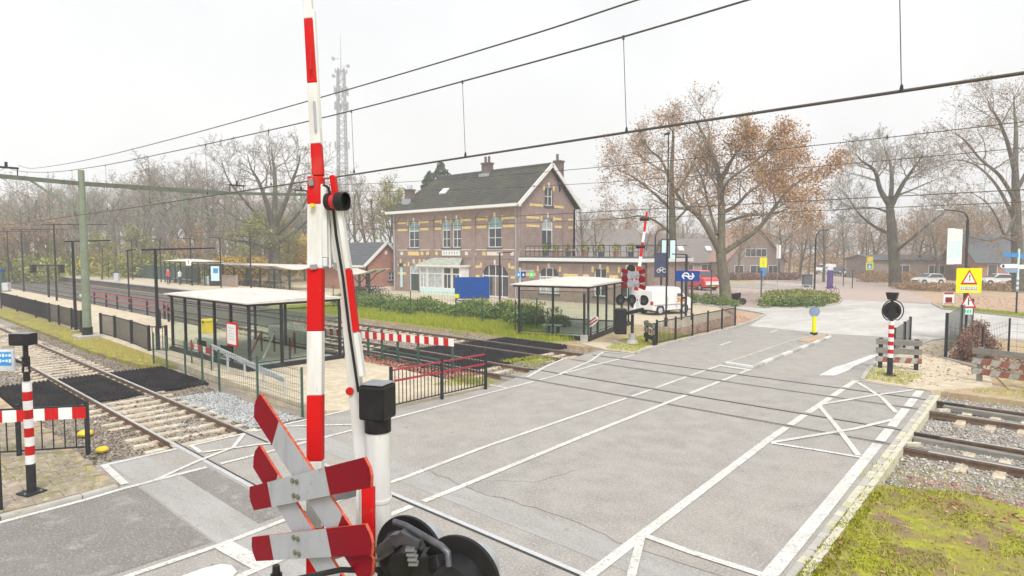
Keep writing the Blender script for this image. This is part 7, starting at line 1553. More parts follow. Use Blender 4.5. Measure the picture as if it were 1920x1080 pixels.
# ------------------------------------------------------------------ VEHICLES
def car(label, c, rz, paint, L=4.0, W=1.7, H=1.48, kind='hatch', cat='car', name='parked_car', group=None, orange=False, white_low=False):
    t = thing(name, label, cat, c, rz, group)
    if kind == 'hatch':
        prof = [(-.5, .32), (-.5, .62), (-.485, .82), (-.43, .92), (-.37, 1.30), (-.30, 1.44), (-.05, 1.48), (.06, 1.44), (.22, 1.02), (.44, .86), (.495, .66), (.5, .36), (.44, .26), (-.44, .26)]
        win = [(-.40, .95), (-.345, 1.30), (-.28, 1.38), (.03, 1.40), (.17, 1.0)]; split = (-.30, -.12, .03)
    else:
        prof = [(-.5, .34), (-.5, 1.55), (-.48, 1.74), (-.40, 1.80), (.10, 1.80), (.20, 1.74), (.33, 1.20), (.47, 1.02), (.5, .8), (.5, .36), (.44, .28), (-.44, .28)]
        win = [(.12, 1.15), (.12, 1.62), (.18, 1.62), (.29, 1.15)]; split = (.12,)
    sc = H / (1.48 if kind == 'hatch' else 1.80); P2 = [(u * L, z * sc) for u, z in prof]; n = len(P2); mb = MB()
    for s, ww in ((-1, 1), (1, 1)): pass
    def off(z): return .90 if z > H * .9 else (.94 if z > H * .68 else 1.0)
    V = [(x, s * W / 2 * off(z), z) for s in (-1, 1) for x, z in P2]; F = [tuple(range(n)), tuple(range(2 * n - 1, n - 1, -1))] + [(k, n + k, n + (k + 1) % n, (k + 1) % n) for k in range(n)]
    F = [f[::-1] for f in F]; mb.add(V, F); b = mb.build('body', M[paint], t, local=True, bevel=.05)
    for s in (-1, 1):
        q = [(u * L, z * sc) for u, z in win]; MB().slab([(x, s * W / 2 * (off(z) + .006), z) for x, z in q], (0, s * .012, 0)).build('side_window', M['pane'], t, local=True)
        for u in (-.31, .31):
            w = MB().cyl((u * L, s * (W / 2 - .19), .31), (u * L, s * (W / 2 + .01), .31), .31, n=18).build('wheel', M['tyre'], t, smooth=True, local=True); MB().cyl((u * L, s * (W / 2 + .01), .31), (u * L, s * (W / 2 + .02), .31), .19, n=14).build('rim', M['galv'], w, local=True)
            MB().cyl((u * L, s * (W / 2 - .05), .34), (u * L, s * (W / 2 + .004), .34), .37, n=18).build('wheel_arch', M['black_plastic'], t, local=True)
        MB().box(.42 * L, s * W * .42 - .15, .62 * sc, .497 * L, s * W * .42 + .13, .78 * sc).build('headlight', M['white_paint'], t, local=True); MB().box(-.502 * L, s * W * .43 - .1, .66 * sc, -.48 * L, s * W * .43 + .1, .9 * sc).build('tail_light', M['red_lens'], t, local=True)
        x = .16 * L if kind == 'hatch' else .25 * L; MB().box(x, s * (W / 2 + .02), 1.0 * sc, x + .12, s * (W / 2 + .18), 1.12 * sc).build('mirror', M['black_plastic'], t, local=True)
    if kind == 'hatch': A, B = (.075 * L, 1.42 * sc), (.215 * L, 1.04 * sc)
    else: A, B = (.205 * L, 1.70 * sc), (.325 * L, 1.22 * sc)
    e = .02; MB().slab([(A[0] + e, -W * .42, A[1]), (A[0] + e, W * .42, A[1]), (B[0] + e, W * .45, B[1]), (B[0] + e, -W * .45, B[1])], (.02, 0, .015)).build('windscreen', M['pane'], t, local=True)
    if kind == 'hatch': MB().slab([(-.375 * L - e, -W * .4, 1.28 * sc), (-.375 * L - e, W * .4, 1.28 * sc), (-.43 * L - e, W * .42, .96 * sc), (-.43 * L - e, -W * .42, .96 * sc)], (-.02, 0, .01)).build('rear_window', M['pane'], t, local=True)
    MB().box(-.49 * L, -W * .47, .24, .49 * L, W * .47, .30).build('underbody', M['black_plastic'], t, local=True); MB().box(.499 * L, -W * .3, .45 * sc, .506 * L, W * .3, .6 * sc).build('grille', M['black_plastic'], t, local=True); MB().box(.507 * L, -.26, .38 * sc, .512 * L, .26, .44 * sc).build('number_plate', M['yellow'], t, local=True)
    if kind == 'van':
        for s in (-1, 1):
            for u in (-.13, .105): MB().box(u * L, s * W / 2 * 1.002 - .004, .45, u * L + .02, s * W / 2 * 1.002 + .004, 1.2).build('panel_seam', M['black_plastic'], t, local=True)
            MB().box(-.47 * L, s * W / 2 * 1.004 - .008, .62, .30 * L, s * W / 2 * 1.004 + .008, .70).build('rubbing_strip', M['sheet_grey'], t, local=True)
            MB().box(.13 * L, s * W / 2 * 1.004 - .01, 1.0, .17 * L, s * W / 2 * 1.004 + .01, 1.04).build('door_handle', M['black_plastic'], t, local=True)
    if orange:
        for s in (-1, 1): MB().box(.12 * L, s * W / 2 * 1.003 - .006, .80, .31 * L, s * W / 2 * 1.003 + .006, 1.12).build('orange_panel', M['orange'], t, local=True)
    if white_low: MB().box(.505 * L, -W * .46, .62, .512 * L, W * .46, 1.0).build('white_front', M['white_paint'], t, local=True)
    return t
hd_ = math.atan2((RT * .80 + FWD * .6).y, (RT * .80 + FWD * .6).x)
car('white delivery van with an orange panel on its front door, parked by the station', (-21.2, 38.6, 0), hd_ - R(6), 'car_white', 3.6, 1.65, 1.85, 'van', 'van', 'delivery_van', orange=True)
hd2 = math.atan2((-FWD + RT * .35).y, (-FWD + RT * .35).x)
car('red delivery van facing the camera, partly behind the blue railway sign', polar(1311, 70).to_tuple(), hd2, 'car_red', 4.8, 1.95, 2.15, 'van', 'van', 'delivery_van', white_low=True)
hl = math.atan2(-RT.y, -RT.x)
car('silver hatchback parked left of the yellow warning sign', polar(1741, 80).to_tuple(), hl + R(6), 'car_silver', 3.6, 1.6, 1.45)
car('silver hatchback parked between the yellow warning sign and the fingerpost', polar(1869, 78).to_tuple(), hl - R(8), 'car_silver', 3.5, 1.6, 1.5)
car('small white van far down the road beyond the plaza', polar(1547, 118).to_tuple(), hl + R(30), 'car_white', 4.2, 1.8, 1.9, 'van', 'van', 'delivery_van')
car('dark blue car far down the road, next to the small white van', polar(1572, 112).to_tuple(), hl + R(50), 'car_dark')
car('silver car parked far off just left of the bare oak trunk', polar(1600, 106).to_tuple(), hl + R(40), 'car_silver')
car('dark car parked at the right edge behind the fingerpost', polar(1916, 80).to_tuple(), hl + R(60), 'car_dark')
bz = bicycle('bicycle parked at the right end of the shrub island', (polar(1562, 60).x, polar(1562, 60).y, 0), YAW + R(20), None, 'purple')
mo = thing('scooter', 'dark parked moped beside the big oak trunk', 'moped', polar(1379, 50).to_tuple(), YAW + R(-30))
for x in (-.6, .6): MB().cyl((x, -.06, .27), (x, .06, .27), .27, n=14).build('wheel', M['tyre'], mo, local=True)
MB().slab([(-.75, -.16, .4), (-.75, -.16, .75), (-.1, -.16, .72), (.05, -.16, .35), (.4, -.16, .3), (.45, -.16, .95), (.3, -.16, .95), (.2, -.16, .42)], (0, .32, 0)).build('body', M['black_plastic'], mo, local=True); MB().tube([(.4, -.3, 1.05), (.45, 0, 1.08), (.4, .3, 1.05)], .025, 6).build('handlebar', M['galv'], mo, local=True); MB().box(-.75, -.15, .76, -.05, .15, .86).build('saddle', M['black_plastic'], mo, local=True, bevel=.02)
# ------------------------------------------------------------------ VEGETATION
rng = np.random.default_rng(11)
# big oak with brown leaves: its main limbs follow the real fork
def limb(t, px_pts, D0, radii, dD, P, lev=1):
    pts = [np.array(AT(x, y, D=D0 + d)) for (x, y), d in zip(px_pts, dD)]
    # densify
    A = [np.array(p) for p in smooth_pts([Vector(p) for p in pts], 4)]; rad = list(np.interp(np.linspace(0, 1, len(A)), np.linspace(0, 1, len(radii)), radii))
    dirs = [(A[min(i + 1, len(A) - 1)] - A[max(i - 1, 0)]) for i in range(len(A))]; dirs = [d / np.linalg.norm(d) for d in dirs]
    L = sum(np.linalg.norm(A[i + 1] - A[i]) for i in range(len(A) - 1)); t.spawn(A, rad, dirs, L, lev, P)
HP = dict(OAK, kids=[0, 9, 8, 6], ratio=[.7, .46, .5, .5], t0=[.3, .3, .15, .15], rmin=.011)
T = Tree(21); D0 = 50.2
base = polar(1362, D0)
T.wood.append(([np.array(AT(x, y, D=D0)) for x, y in ((1363, 574), (1361, 560), (1358, 530), (1354, 500), (1351, 475))], [.62, .47, .42, .40, .37], 0))
for P_, R_, d_ in ((((1351, 475), (1330, 435), (1310, 405), (1280, 380), (1262, 350), (1250, 318)), (.30, .25, .21, .16, .11, .05), (0, -.5, -1, -1.5, -2, -2.5)),
                   (((1351, 475), (1353, 430), (1352, 370), (1348, 330), (1333, 280), (1315, 245), (1302, 222)), (.36, .31, .27, .21, .15, .09, .04), (0, .3, .6, 1, 1.2, 1.5, 1.5)),
                   (((1351, 478), (1385, 455), (1420, 430), (1448, 395), (1475, 360), (1505, 335), (1535, 318)), (.24, .20, .17, .14, .10, .07, .03), (0, -.4, -1, -1.6, -2, -2.4, -3)),
                   (((1353, 400), (1380, 385), (1405, 360), (1440, 335), (1475, 300)), (.17, .14, .11, .08, .04), (.5, 1.5, 2.4, 3, 3.6)),
                   (((1350, 345), (1372, 300), (1390, 275), (1400, 248)), (.16, .12, .08, .04), (.8, 0, -.8, -1.5)),
                   (((1352, 420), (1400, 405), (1450, 400), (1500, 385)), (.13, .11, .08, .03), (.3, 2.5, 4, 5)),
                   (((1345, 440), (1330, 390), (1318, 340), (1303, 308)), (.14, .11, .08, .03), (0, 2, 3.4, 4.4)),
                   (((1351, 380), (1365, 340), (1420, 300), (1455, 270)), (.13, .10, .07, .03), (.6, -1.2, -2.5, -3.5))):
    limb(T, P_, D0, R_, d_, HP)
def shift(t, o):
    o = np.array(o); t.wood = [([p - o for p in a], b, c) for a, b, c in t.wood]; t.fine = [([p - o for p in a], b, c) for a, b, c in t.fine]; t.tips = [p - o for p in t.tips]
shift(T, base)
T.make('oak_tree', 'big oak with brown leaves and a low forked trunk beside the plaza, the largest tree', 'tree', base.to_tuple(), M['bark'], M['twig'], M['leaf_brown'], 21000, (.10, .25), spread=.34, leaf_pick=lambda t: rng.random(len(t)) < np.clip(.45 + .09 * (t @ _rt) - .035 * (t[:, 2] - 9), .12, 1))
# second oak just behind left
T = Tree(33); D1 = 56.0; base = polar(1262, D1)
T.wood.append(([np.array(AT(x, y, D=D1)) for x, y in ((1262, 566), (1262, 520), (1261, 450), (1260, 390), (1259, 320), (1262, 260))], [.42, .36, .32, .28, .2, .1], 0))
for P_, R_, d_ in ((((1260, 395), (1235, 370), (1205, 345), (1175, 325), (1150, 315)), (.15, .12, .09, .06, .03), (0, -1, -2, -2.5, -3)), (((1260, 440), (1230, 415), (1200, 405), (1165, 410), (1140, 405)), (.13, .10, .08, .05, .02), (0, 1, 2, 3, 3.5)),
                   (((1260, 350), (1240, 300), (1217, 280), (1208, 258)), (.15, .11, .07, .03), (0, .6, 1, 1.5)), (((1261, 300), (1262, 250), (1256, 240), (1252, 222)), (.16, .1, .06, .02), (0, -.5, -1, -1)),
                   (((1260, 370), (1285, 335), (1300, 305), (1308, 272)), (.15, .11, .07, .03), (0, 1, 2, 3)), (((1261, 420), (1285, 395), (1310, 375), (1330, 370)), (.12, .09, .06, .02), (0, 2, 4, 5)), (((1260, 330), (1225, 310), (1195, 290), (1170, 285)), (.11, .08, .05, .02), (0, 2, 4, 5))):
    limb(T, P_, D1, R_, d_, HP)
shift(T, base)
T.make('oak_tree', 'slimmer straight oak behind the white van, left of the big oak', 'tree', base.to_tuple(), M['bark'], M['twig'], M['leaf_brown'], 8500, (.09, .22), spread=.40)
# bare oak on the right
T = Tree(45); D2 = 76.0; base = polar(1677, D2); BP = dict(HP, kids=[0, 12, 9, 7], rmin=.019)
T.wood.append(([np.array(AT(x, y, D=D2)) for x, y in ((1679, 538), (1677, 500), (1674, 460), (1671, 420), (1668, 385))], [.75, .6, .56, .5, .42], 0))
for P_, R_, d_ in ((((1668, 385), (1650, 355), (1640, 320), (1616, 302), (1603, 286)), (.36, .28, .2, .11, .04), (0, -1, -2, -3, -3)), (((1668, 390), (1672, 350), (1670, 310), (1661, 288), (1657, 268)), (.34, .26, .18, .1, .04), (0, 1, 1.5, 2, 3)),
                   (((1668, 395), (1690, 350), (1710, 320), (1724, 300), (1732, 284)), (.32, .24, .17, .1, .04), (0, -1, -2, -3, -4)), (((1672, 440), (1640, 425), (1610, 400), (1590, 370), (1570, 350)), (.24, .18, .13, .08, .03), (0, 2, 3, 4, 5)),
                   (((1675, 475), (1700, 455), (1730, 430), (1755, 410), (1775, 395)), (.22, .17, .12, .07, .03), (0, -2, -3, -4, -5)), (((1668, 400), (1640, 390), (1600, 390), (1565, 395)), (.15, .11, .07, .03), (0, 3, 5, 6)), (((1670, 370), (1700, 360), (1735, 345), (1760, 335)), (.16, .12, .08, .03), (0, 3, 5, 6))):
    limb(T, P_, D2, R_, d_, BP)
shift(T, base); T.make('oak_tree', 'tall bare oak with spreading dark limbs across the road on the right', 'tree', base.to_tuple(), M['bark_dark'], M['twig_grey'])
# tree at the right edge
T = Tree(57); D3 = 66.0; base = polar(1908, D3)
T.wood.append(([np.array(AT(x, y, D=D3)) for x, y in ((1912, 545), (1908, 500), (1906, 440), (1905, 380), (1903, 300))], [.7, .55, .5, .42, .28], 0))
for P_, R_, d_ in ((((1904, 330), (1890, 270), (1870, 220), (1857, 205), (1853, 190)), (.24, .19, .13, .07, .03), (0, -1, -2, -2, -3)), (((1904, 300), (1905, 240), (1902, 210), (1901, 178)), (.26, .18, .1, .04), (0, 1, 2, 2)), (((1905, 380), (1875, 330), (1840, 300), (1810, 265), (1790, 250)), (.22, .17, .12, .07, .03), (0, -2, -3, -4, -5)),
                   (((1906, 420), (1870, 350), (1830, 310), (1790, 300), (1760, 310)), (.2, .15, .1, .06, .03), (0, 2, 4, 5, 6)), (((1907, 455), (1880, 445), (1860, 452), (1835, 448), (1800, 440)), (.16, .13, .1, .06, .03), (0, -1, -2, -3, -4)), (((1905, 360), (1935, 300), (1950, 240), (1960, 200)), (.22, .16, .1, .04), (0, 1, 2, 3)), (((1905, 400), (1885, 440), (1870, 410), (1850, 380), (1820, 360)), (.14, .11, .09, .06, .03), (0, -3, -4, -5, -6))):
    limb(T, P_, D3, R_, d_, HP)
shift(T, base); T.make('oak_tree', 'tree with thin russet leaves cut off by the right photo edge', 'tree', base.to_tuple(), M['bark_dark'], M['twig'], M['leaf_russet'], 3200, (.12, .24), spread=.3)
# large bare tree behind the far platform
T = Tree(61); D4 = 84.0; base = polar(512, D4)
T.wood.append(([np.array(AT(x, y, D=D4)) for x, y in ((515, 535), (514, 500), (516, 460), (512, 420))], [.95, .75, .68, .55], 0))
for P_, R_, d_ in ((((512, 425), (500, 380), (485, 340), (472, 318), (464, 292)), (.4, .3, .2, .12, .04), (0, -1, -2, -3, -3)), (((513, 425), (516, 370), (515, 320), (511, 298), (509, 275)), (.42, .32, .22, .12, .04), (0, 1, 2, 2, 3)), (((514, 430), (535, 380), (550, 335), (559, 310), (563, 288)), (.38, .3, .2, .12, .04), (0, -1, -2, -3, -4)),
                   (((514, 465), (480, 430), (445, 410), (415, 385), (395, 360)), (.28, .22, .15, .09, .03), (0, 2, 3, 4, 5)), (((516, 460), (545, 440), (570, 420), (600, 390), (620, 370)), (.28, .22, .15, .09, .03), (0, 2, 3, 4, 5)), (((512, 470), (470, 455), (430, 450), (400, 445)), (.2, .15, .1, .04), (0, -2, -4, -5)), (((512, 440), (470, 390), (430, 340), (415, 300)), (.24, .17, .1, .04), (0, -3, -5, -6)), (((514, 445), (560, 400), (585, 350), (595, 310)), (.24, .17, .1, .04), (0, -3, -5, -6))):
    limb(T, P_, D4, R_, d_, dict(BP, kids=[0, 10, 8, 5]))
shift(T, base); T.make('beech_tree', 'large bare tree with a broad fan of branches behind the far platform', 'tree', base.to_tuple(), M['bark_dark'], M['twig'])

# trees of the wood: a few kinds grown once, then set out singly
protos = []
for seed, P, wm, tm, lm, nl, ls in ((101, TALL, 'bark', 'twig_grey', None, 0, 0), (102, dict(TALL, kids=[13, 6, 5, 4]), 'bark_dark', 'twig', None, 0, 0), (103, FAR, 'bark', 'twig_grey', 'leaf_russet', 900, (.15, .32)),
                                   (104, dict(OAK, kids=[8, 6, 6, 4]), 'bark_dark', 'twig', 'leaf_brown', 2600, (.16, .34)), (105, FAR, 'bark_dark', 'twig', 'leaf_olive', 2600, (.2, .45)), (106, dict(FAR, kids=[15, 8, 6]), 'bark', 'twig_grey', None, 0, 0)):
    T = Tree(seed); h = 15.0; r0 = .26
    P = dict(P, rmin=max(P['rmin'], .016))
    if P['max'] == 4: P = dict(P, rmin=.014)
    T.grow((0, 0, -.2), np.array([0.02, 0.01, 1.0]), h * .82, r0, 0, P)
    protos.append(T.make('tree', '', 'tree', (0, 0, 0), M[wm], M[tm], M[lm] if lm else None, nl, ls, spread=.45))
used = [False] * len(protos)
def put(kind, x, D, ytop, label, group, name=None, wide=1.0):
    g = polar(x, D); H = CAM_H + (472 - ytop) * D / FPX; s = H / 15.6
    if not used[kind]: o = protos[kind]; used[kind] = True
    else: o = copy_tree(protos[kind])
    o.location = g; o.rotation_euler = (0, 0, rnd.uniform(0, 6.28)); o.scale = (s * wide, s * wide, s); o['label'] = label; o['group'] = group
    return o
gw = 'bare trees of the wood behind the far platform'
def top_l(x): return np.interp(x, [-60, 0, 40, 100, 160, 230, 300, 360, 410, 440, 590, 640, 700, 740], [360, 345, 338, 330, 330, 335, 300, 288, 312, 345, 350, 330, 305, 330])
def zone(x): return 'left of the green mast' if x < 150 else 'between green mast and far platform shelter' if x < 300 else 'behind the far platform shelter' if x < 400 else 'around the broad bare tree' if x < 560 else 'behind the raised barrier'
x = -70
while x < 640:
    D = rnd.uniform(92, 150); k = rnd.choice((0, 1, 5, 0, 2, 5, 1))
    put(k, x, D, top_l(x) + rnd.uniform(-12, 38), ('bare grey tree of the wood ' if k in (0, 1, 5) else 'thin russet tree of the wood ') + zone(x), gw if k in (0, 1, 5) else 'russet trees of the wood behind the far platform', wide=rnd.uniform(.9, 1.25)); x += rnd.uniform(6, 12)
x = -60
while x < 660:
    D = rnd.uniform(80, 100); k = rnd.choice((2, 4, 5, 3)); lab = {2: 'low russet tree', 4: 'low olive tree', 5: 'slender bare tree', 3: 'brown leaved tree'}[k] + ' fronting the wood ' + zone(x)
    put(k, x, D, rnd.uniform(395, 450), lab, 'low trees at the front of the wood', wide=rnd.uniform(1.0, 1.5)); x += rnd.uniform(20, 34)
for x, D, yt, k, lab in ((648, 95, 330, 0, 'bare tree right of the raised barrier, behind the shed'), (668, 88, 318, 0, 'tall bare double-topped tree behind the brick shed'), (690, 92, 312, 1, 'tall bare tree left of the station roof'), (706, 84, 330, 2, 'russet tree left of the station roof'), (726, 86, 345, 4, 'olive tree touching the station roof edge'), (742, 98, 322, 2, 'tall russet tree rising just behind the left station roof edge')):
    put(k, x, D, yt, lab, 'trees between the barrier and the station', wide=.9)
# conifer behind the roof
def conifer(label, x, D, ytop, w):
    g = polar(x, D); H = CAM_H + (472 - ytop) * D / FPX; t = thing('conifer', label, 'tree', g.to_tuple()); MB().cyl((g.x, g.y, 0), (g.x, g.y, H * .95), .4, .06, 8).build('trunk', M['bark_dark'], t)
    r = np.random.default_rng(int(x)); n = 7000; u = r.random(n) ** .7; z = H * (1 - u * .8); rad = w * np.sqrt(np.clip(1 - (1 - u) ** 2.2, 0.02, 1)) * np.sqrt(r.random(n)) * (.85 + .3 * np.sin(z * 1.7 + r.random(n))); a = r.random(n) * 6.28
    V, F = leaf_quads(np.column_stack([rad * np.cos(a), rad * np.sin(a), z]), .25, .7, r); raw('crown', V, F, M['leaf_dark'], t); return t
conifer('dark rounded conifer showing above the station roof', 828, 98, 306, 3.2); conifer('paler conifer top beside the dark one above the station roof', 806, 104, 322, 2.2)
gr = 'hazy trees beyond the plaza'
x = 1085
while x < 1960:
    D = rnd.uniform(112, 175); k = rnd.choice((0, 5, 2, 3, 1, 5)); yt = np.interp(x, [1080, 1200, 1350, 1450, 1520, 1600, 1760, 1960], [385, 395, 400, 395, 385, 385, 375, 370]) + rnd.uniform(-10, 35)
    zn = 'behind the station annex' if x < 1230 else 'behind the two oaks' if x < 1430 else 'between the gabled house and the bare oak' if x < 1660 else 'behind the flat dark building' if x < 1800 else 'behind the dark roofed house'
    put(k, x, D, yt, {0: 'bare hazy tree ', 5: 'bare hazy tree ', 1: 'tall bare hazy tree ', 2: 'hazy russet tree ', 3: 'hazy brown leaved tree '}[k] + zn, gr, wide=rnd.uniform(1, 1.35)); x += rnd.uniform(11, 21)
for x, D, yt, k, lab in ((1092, 84, 372, 5, 'slim bare tree right of the station gable'), (1120, 92, 385, 0, 'bare tree above the annex terrace'), (1384, 92, 400, 2, 'russet tree behind the gabled house'), (1545, 88, 395, 5, 'slender bare tree right of the curved street lamp'), (1460, 96, 392, 3, 'brown tree behind the white flag'), (1500, 100, 405, 3, 'brown tree left of the curved street lamp'),
                         (1640, 100, 408, 3, 'orange brown tree left of the bare oak trunk'), (1720, 98, 402, 3, 'orange brown tree behind the flat dark building'), (1760, 92, 392, 3, 'russet tree behind the long banner'), (1830, 94, 390, 3, 'orange brown tree right of the long banner'), (1880, 100, 380, 2, 'russet tree above the dark sloping roof')):
    put(k, x, D, yt, lab, 'middle distance trees around the plaza', wide=1.2)
for i, p in enumerate(protos):
    if not used[i]:
        for ch in list(p.children): bpy.data.objects.remove(ch)
        bpy.data.objects.remove(p)

# shrubs, hedges ---------------------------------------------------------------
def shrub(name, label, cat, blobs, n, s0, s1, m, seed, stems=True, group=None, loc=None):
    B = np.array(blobs, float); c = B[:, :2].mean(0); t = thing(name, label, cat, (c[0], c[1], 0), 0, group); B2 = B.copy(); B2[:, 0] -= c[0]; B2[:, 1] -= c[1]
    r = np.random.default_rng(seed); V, F = leaf_cloud(B2, n, s0, s1, r); raw('foliage', V, F, M[m], t)
    if stems:
        mb = MB()
        for b in B2[: 60]:
            for k in range(3): mb.tube([(b[0] + r.normal() * .1, b[1] + r.normal() * .1, 0), (b[0] + r.normal() * b[3] * .4, b[1] + r.normal() * b[4] * .4, b[2]), (b[0] + r.normal() * b[3] * .6, b[1] + r.normal() * b[4] * .6, b[2] + b[5] * .9)], .02, 3, r1=.006)
        o = mb.build('stems', M['twig'], t, local=True); o['kind'] = 'stuff'
    return t
r = np.random.default_rng(5)
M['far_twigs'] = mat('far_twig_mass', (.16, .13, .11), .95, col2=(.34, .29, .25), island=True, spec=.05)
def row(p0, p1, n, w, h, jit=.5):
    out = []
    for k in range(n):
        u = (k + r.random()) / n; x = p0[0] + (p1[0] - p0[0]) * u + r.normal() * jit; y = p0[1] + (p1[1] - p0[1]) * u + r.normal() * jit; hh = h * (.65 + .6 * r.random()); out.append((x, y, hh * .5, w * (.6 + .6 * r.random()), w * (.6 + .6 * r.random()), hh * .55))
    return out
shrub('station_hedge', 'tall olive green hedge in front of the station, left part under the shed', 'hedge', row((-44, 28), (-34, 27.6), 46, .85, .85, .7), 18000, .08, .2, 'leaf_green', 1)
shrub('station_hedge', 'mixed green and yellowing hedge below the blue board', 'hedge', row((-34, 27.6), (-26.5, 28.4), 40, .85, .85, .8), 16000, .08, .2, 'leaf_green', 2)
shrub('station_hedge', 'dull green hedge end beside the far shelter', 'hedge', row((-26.5, 27.6), (-22, 26.6), 24, .75, .8, .6), 9000, .08, .2, 'leaf_green', 3)
shrub('station_hedge', 'row of shrubs with autumn yellow tops between the hedge and the blue board', 'hedge', row((-33, 31), (-25, 30.0), 26, .7, .85, .6), 6000, .08, .2, 'leaf_olive', 4)
shrub('shrub_bed', 'low evergreen shrubs filling the kerbed island beside the plaza', 'shrubs', [(*(lambda p: (p[0], p[1]))(q), .35, .8, .8, .45) for q in sample([(-17.6, 47.8), (-15.9, 49.2), (-15.2, 51.5), (-15.2, 55), (-16.2, 59), (-18.8, 62), (-21.5, 60), (-19.5, 53)], 70, r)], 20000, .10, .26, 'leaf_olive', 6)
shrub('shrub_bed', 'dark green shrubs along the front of the kerbed island', 'shrubs', [(x, y, .35, .6, .6, .45) for x, y in sample([(-17.8, 47.6), (-15.9, 48.9), (-14.9, 51), (-14.9, 53), (-16, 51.5)], 26, r)], 7000, .10, .24, 'leaf_green', 7)
shrub('copper_hedge', 'reddish brown beech hedge behind the right perforated screen', 'hedge', row((-3.3, 29.3), (-3.4, 35), 24, .36, 1.05, .10) + row((-3.1, 29.2), (-2.5, 30.2), 8, .34, .95, .12), 9000, .05, .12, 'leaf_beech', 8)
shrub('copper_hedge', 'low reddish undergrowth along the wire fence at the right edge', 'hedge', row((-2.2, 27.6), (8, 26.8), 30, .5, .7, .4), 5000, .05, .13, 'leaf_beech', 9)
shrub('oak_base_shrubs', 'small green shrubs around the foot of the big oak', 'shrubs', row((-24.2, 48.4), (-19.8, 47.4), 14, .6, .7, .5), 3500, .08, .2, 'leaf_green', 10)
shrub('yellow_shrub', 'bright yellow autumn shrubs behind the bicycle shelter', 'shrub', [(*polar(x, 88)[:2], 2.0, 2.2, 2.2, 1.7) for x in (420, 440, 460, 476)], 5000, .2, .5, 'leaf_yellow', 12)
shrub('orange_shrub', 'orange autumn tree crowns just left of the barrier', 'shrub', [(*polar(x, 92)[:2], z, 1.6, 1.6, 2.6) for x, z in ((540, 3.0), (556, 3.4), (572, 4.2), (590, 4.0))], 4500, .2, .5, 'leaf_yellow', 13)
shrub('yellow_shrub', 'yellow shrub beside the green catenary mast, behind the far platform', 'shrub', [(*polar(x, 96)[:2], 2.4, 1.8, 1.8, 1.8) for x in (172, 186)], 2200, .2, .5, 'leaf_yellow', 14)
shrub('yellow_shrub', 'yellow tree at the far left photo edge', 'shrub', [(*polar(x, 110)[:2], z, 2.6, 2.6, 4) for x, z in ((-6, 6.0), (8, 4.5))], 3000, .25, .5, 'leaf_yellow', 15)
shrub('undergrowth', 'green brown undergrowth behind the far platform fence', 'undergrowth', [(*polar(x, rnd.uniform(86, 104))[:2], 1.4, 3, 3, 1.9 + rnd.random()) for x in range(-60, 420, 11)], 15000, .25, .6, 'leaf_olive', 16)
shrub('undergrowth', 'brown undergrowth at the foot of the wood', 'undergrowth', [(*polar(x, rnd.uniform(100, 125))[:2], 2.0, 4, 4, 3 + 1.5 * rnd.random()) for x in range(-60, 720, 12)], 16000, .3, .7, 'leaf_russet', 17)
shrub('undergrowth', 'russet hedge in front of the parked cars on the right', 'hedge', [(*polar(x, rnd.uniform(66, 72))[:2], .35, 1.2, 1.2, .5) for x in range(1690, 1960, 9)], 7000, .12, .28, 'leaf_russet', 18)
shrub('undergrowth', 'brown hedge below the bare oak across the road', 'hedge', [(*polar(x, rnd.uniform(84, 92))[:2], .6, 1.6, 1.6, .9) for x in range(1625, 1720, 8)], 5000, .14, .3, 'leaf_russet', 19)
shrub('undergrowth', 'far brown shrubs closing the view beyond the plaza', 'undergrowth', [(*polar(x, rnd.uniform(120, 150))[:2], 1.6, 4.5, 4.5, 2.2 + 1.5 * rnd.random()) for x in range(1080, 1960, 13)], 14000, .3, .7, 'leaf_russet', 20)
shrub('far_wood', 'misty grey brown wood closing the horizon behind the plaza', 'wood', [(*polar(x, rnd.uniform(165, 200))[:2], 3.5, 6, 6, 4.5 + 2.5 * rnd.random()) for x in range(1060, 1990, 15)], 20000, .4, 1.1, 'far_twigs', 22)['kind'] = 'stuff'
shrub('undergrowth', 'low brown hedge in front of the gabled house', 'hedge', [(*polar(x, 94)[:2], .5, 1.6, 1.2, .7) for x in range(1340, 1500, 9)], 4500, .15, .35, 'leaf_beech', 21)

# grass, moss, stones, fallen leaves ------------------------------------------------
zb = lambda x, y: bed_z(x, y)
stuff(stones('ballast_stones', [([(-46, 3.4), (-14.7, 3.4), (-14.7, 4.9), (-46, 4.9)], 9000, 17), ([(-46, 5.1), (-14.7, 5.1), (-14.7, 6.4), (-46, 6.4)], 3500, 17), ([(-46, 6.6), (-14.7, 6.6), (-14.7, 8.4), (-20, 8.2), (-46, 7.8)], 16000, 17)], 28500, .03, .075, zb, M['pebble_brown'], 1), 'grey and brown ballast stones of the nearest track', 'ballast')
stuff(stones('ballast_stones', [([(-2.9, 12.8), (9, 12.6), (9, 23), (-3.1, 22.9)], 26000, 18)], 26000, .035, .08, zb, M['pebble'], 2), 'grey ballast stones of the far tracks right of the road', 'ballast')
stuff(stones('ballast_stones', [([(-36, 14.2), (-14.9, 14.2), (-15.3, 22.6), (-36, 22.6)], 16000, 24)], 16000, .04, .085, zb, M['pebble_brown'], 3), 'grey ballast stones of the far tracks left of the road', 'ballast')
stuff(stones('gravel', [([(-19.9, 6.9), (-15.0, 6.9), (-15.0, 8.3), (-19.9, 8.15)], 9000, None)], 9000, .03, .06, lambda x, y: bed_z(x, y) + .03, mat('pale_gravel', (.15, .15, .145), .95, col2=(.46, .47, .47), island=True), 4), 'pale grey gravel beside the wire fence corner', 'gravel')
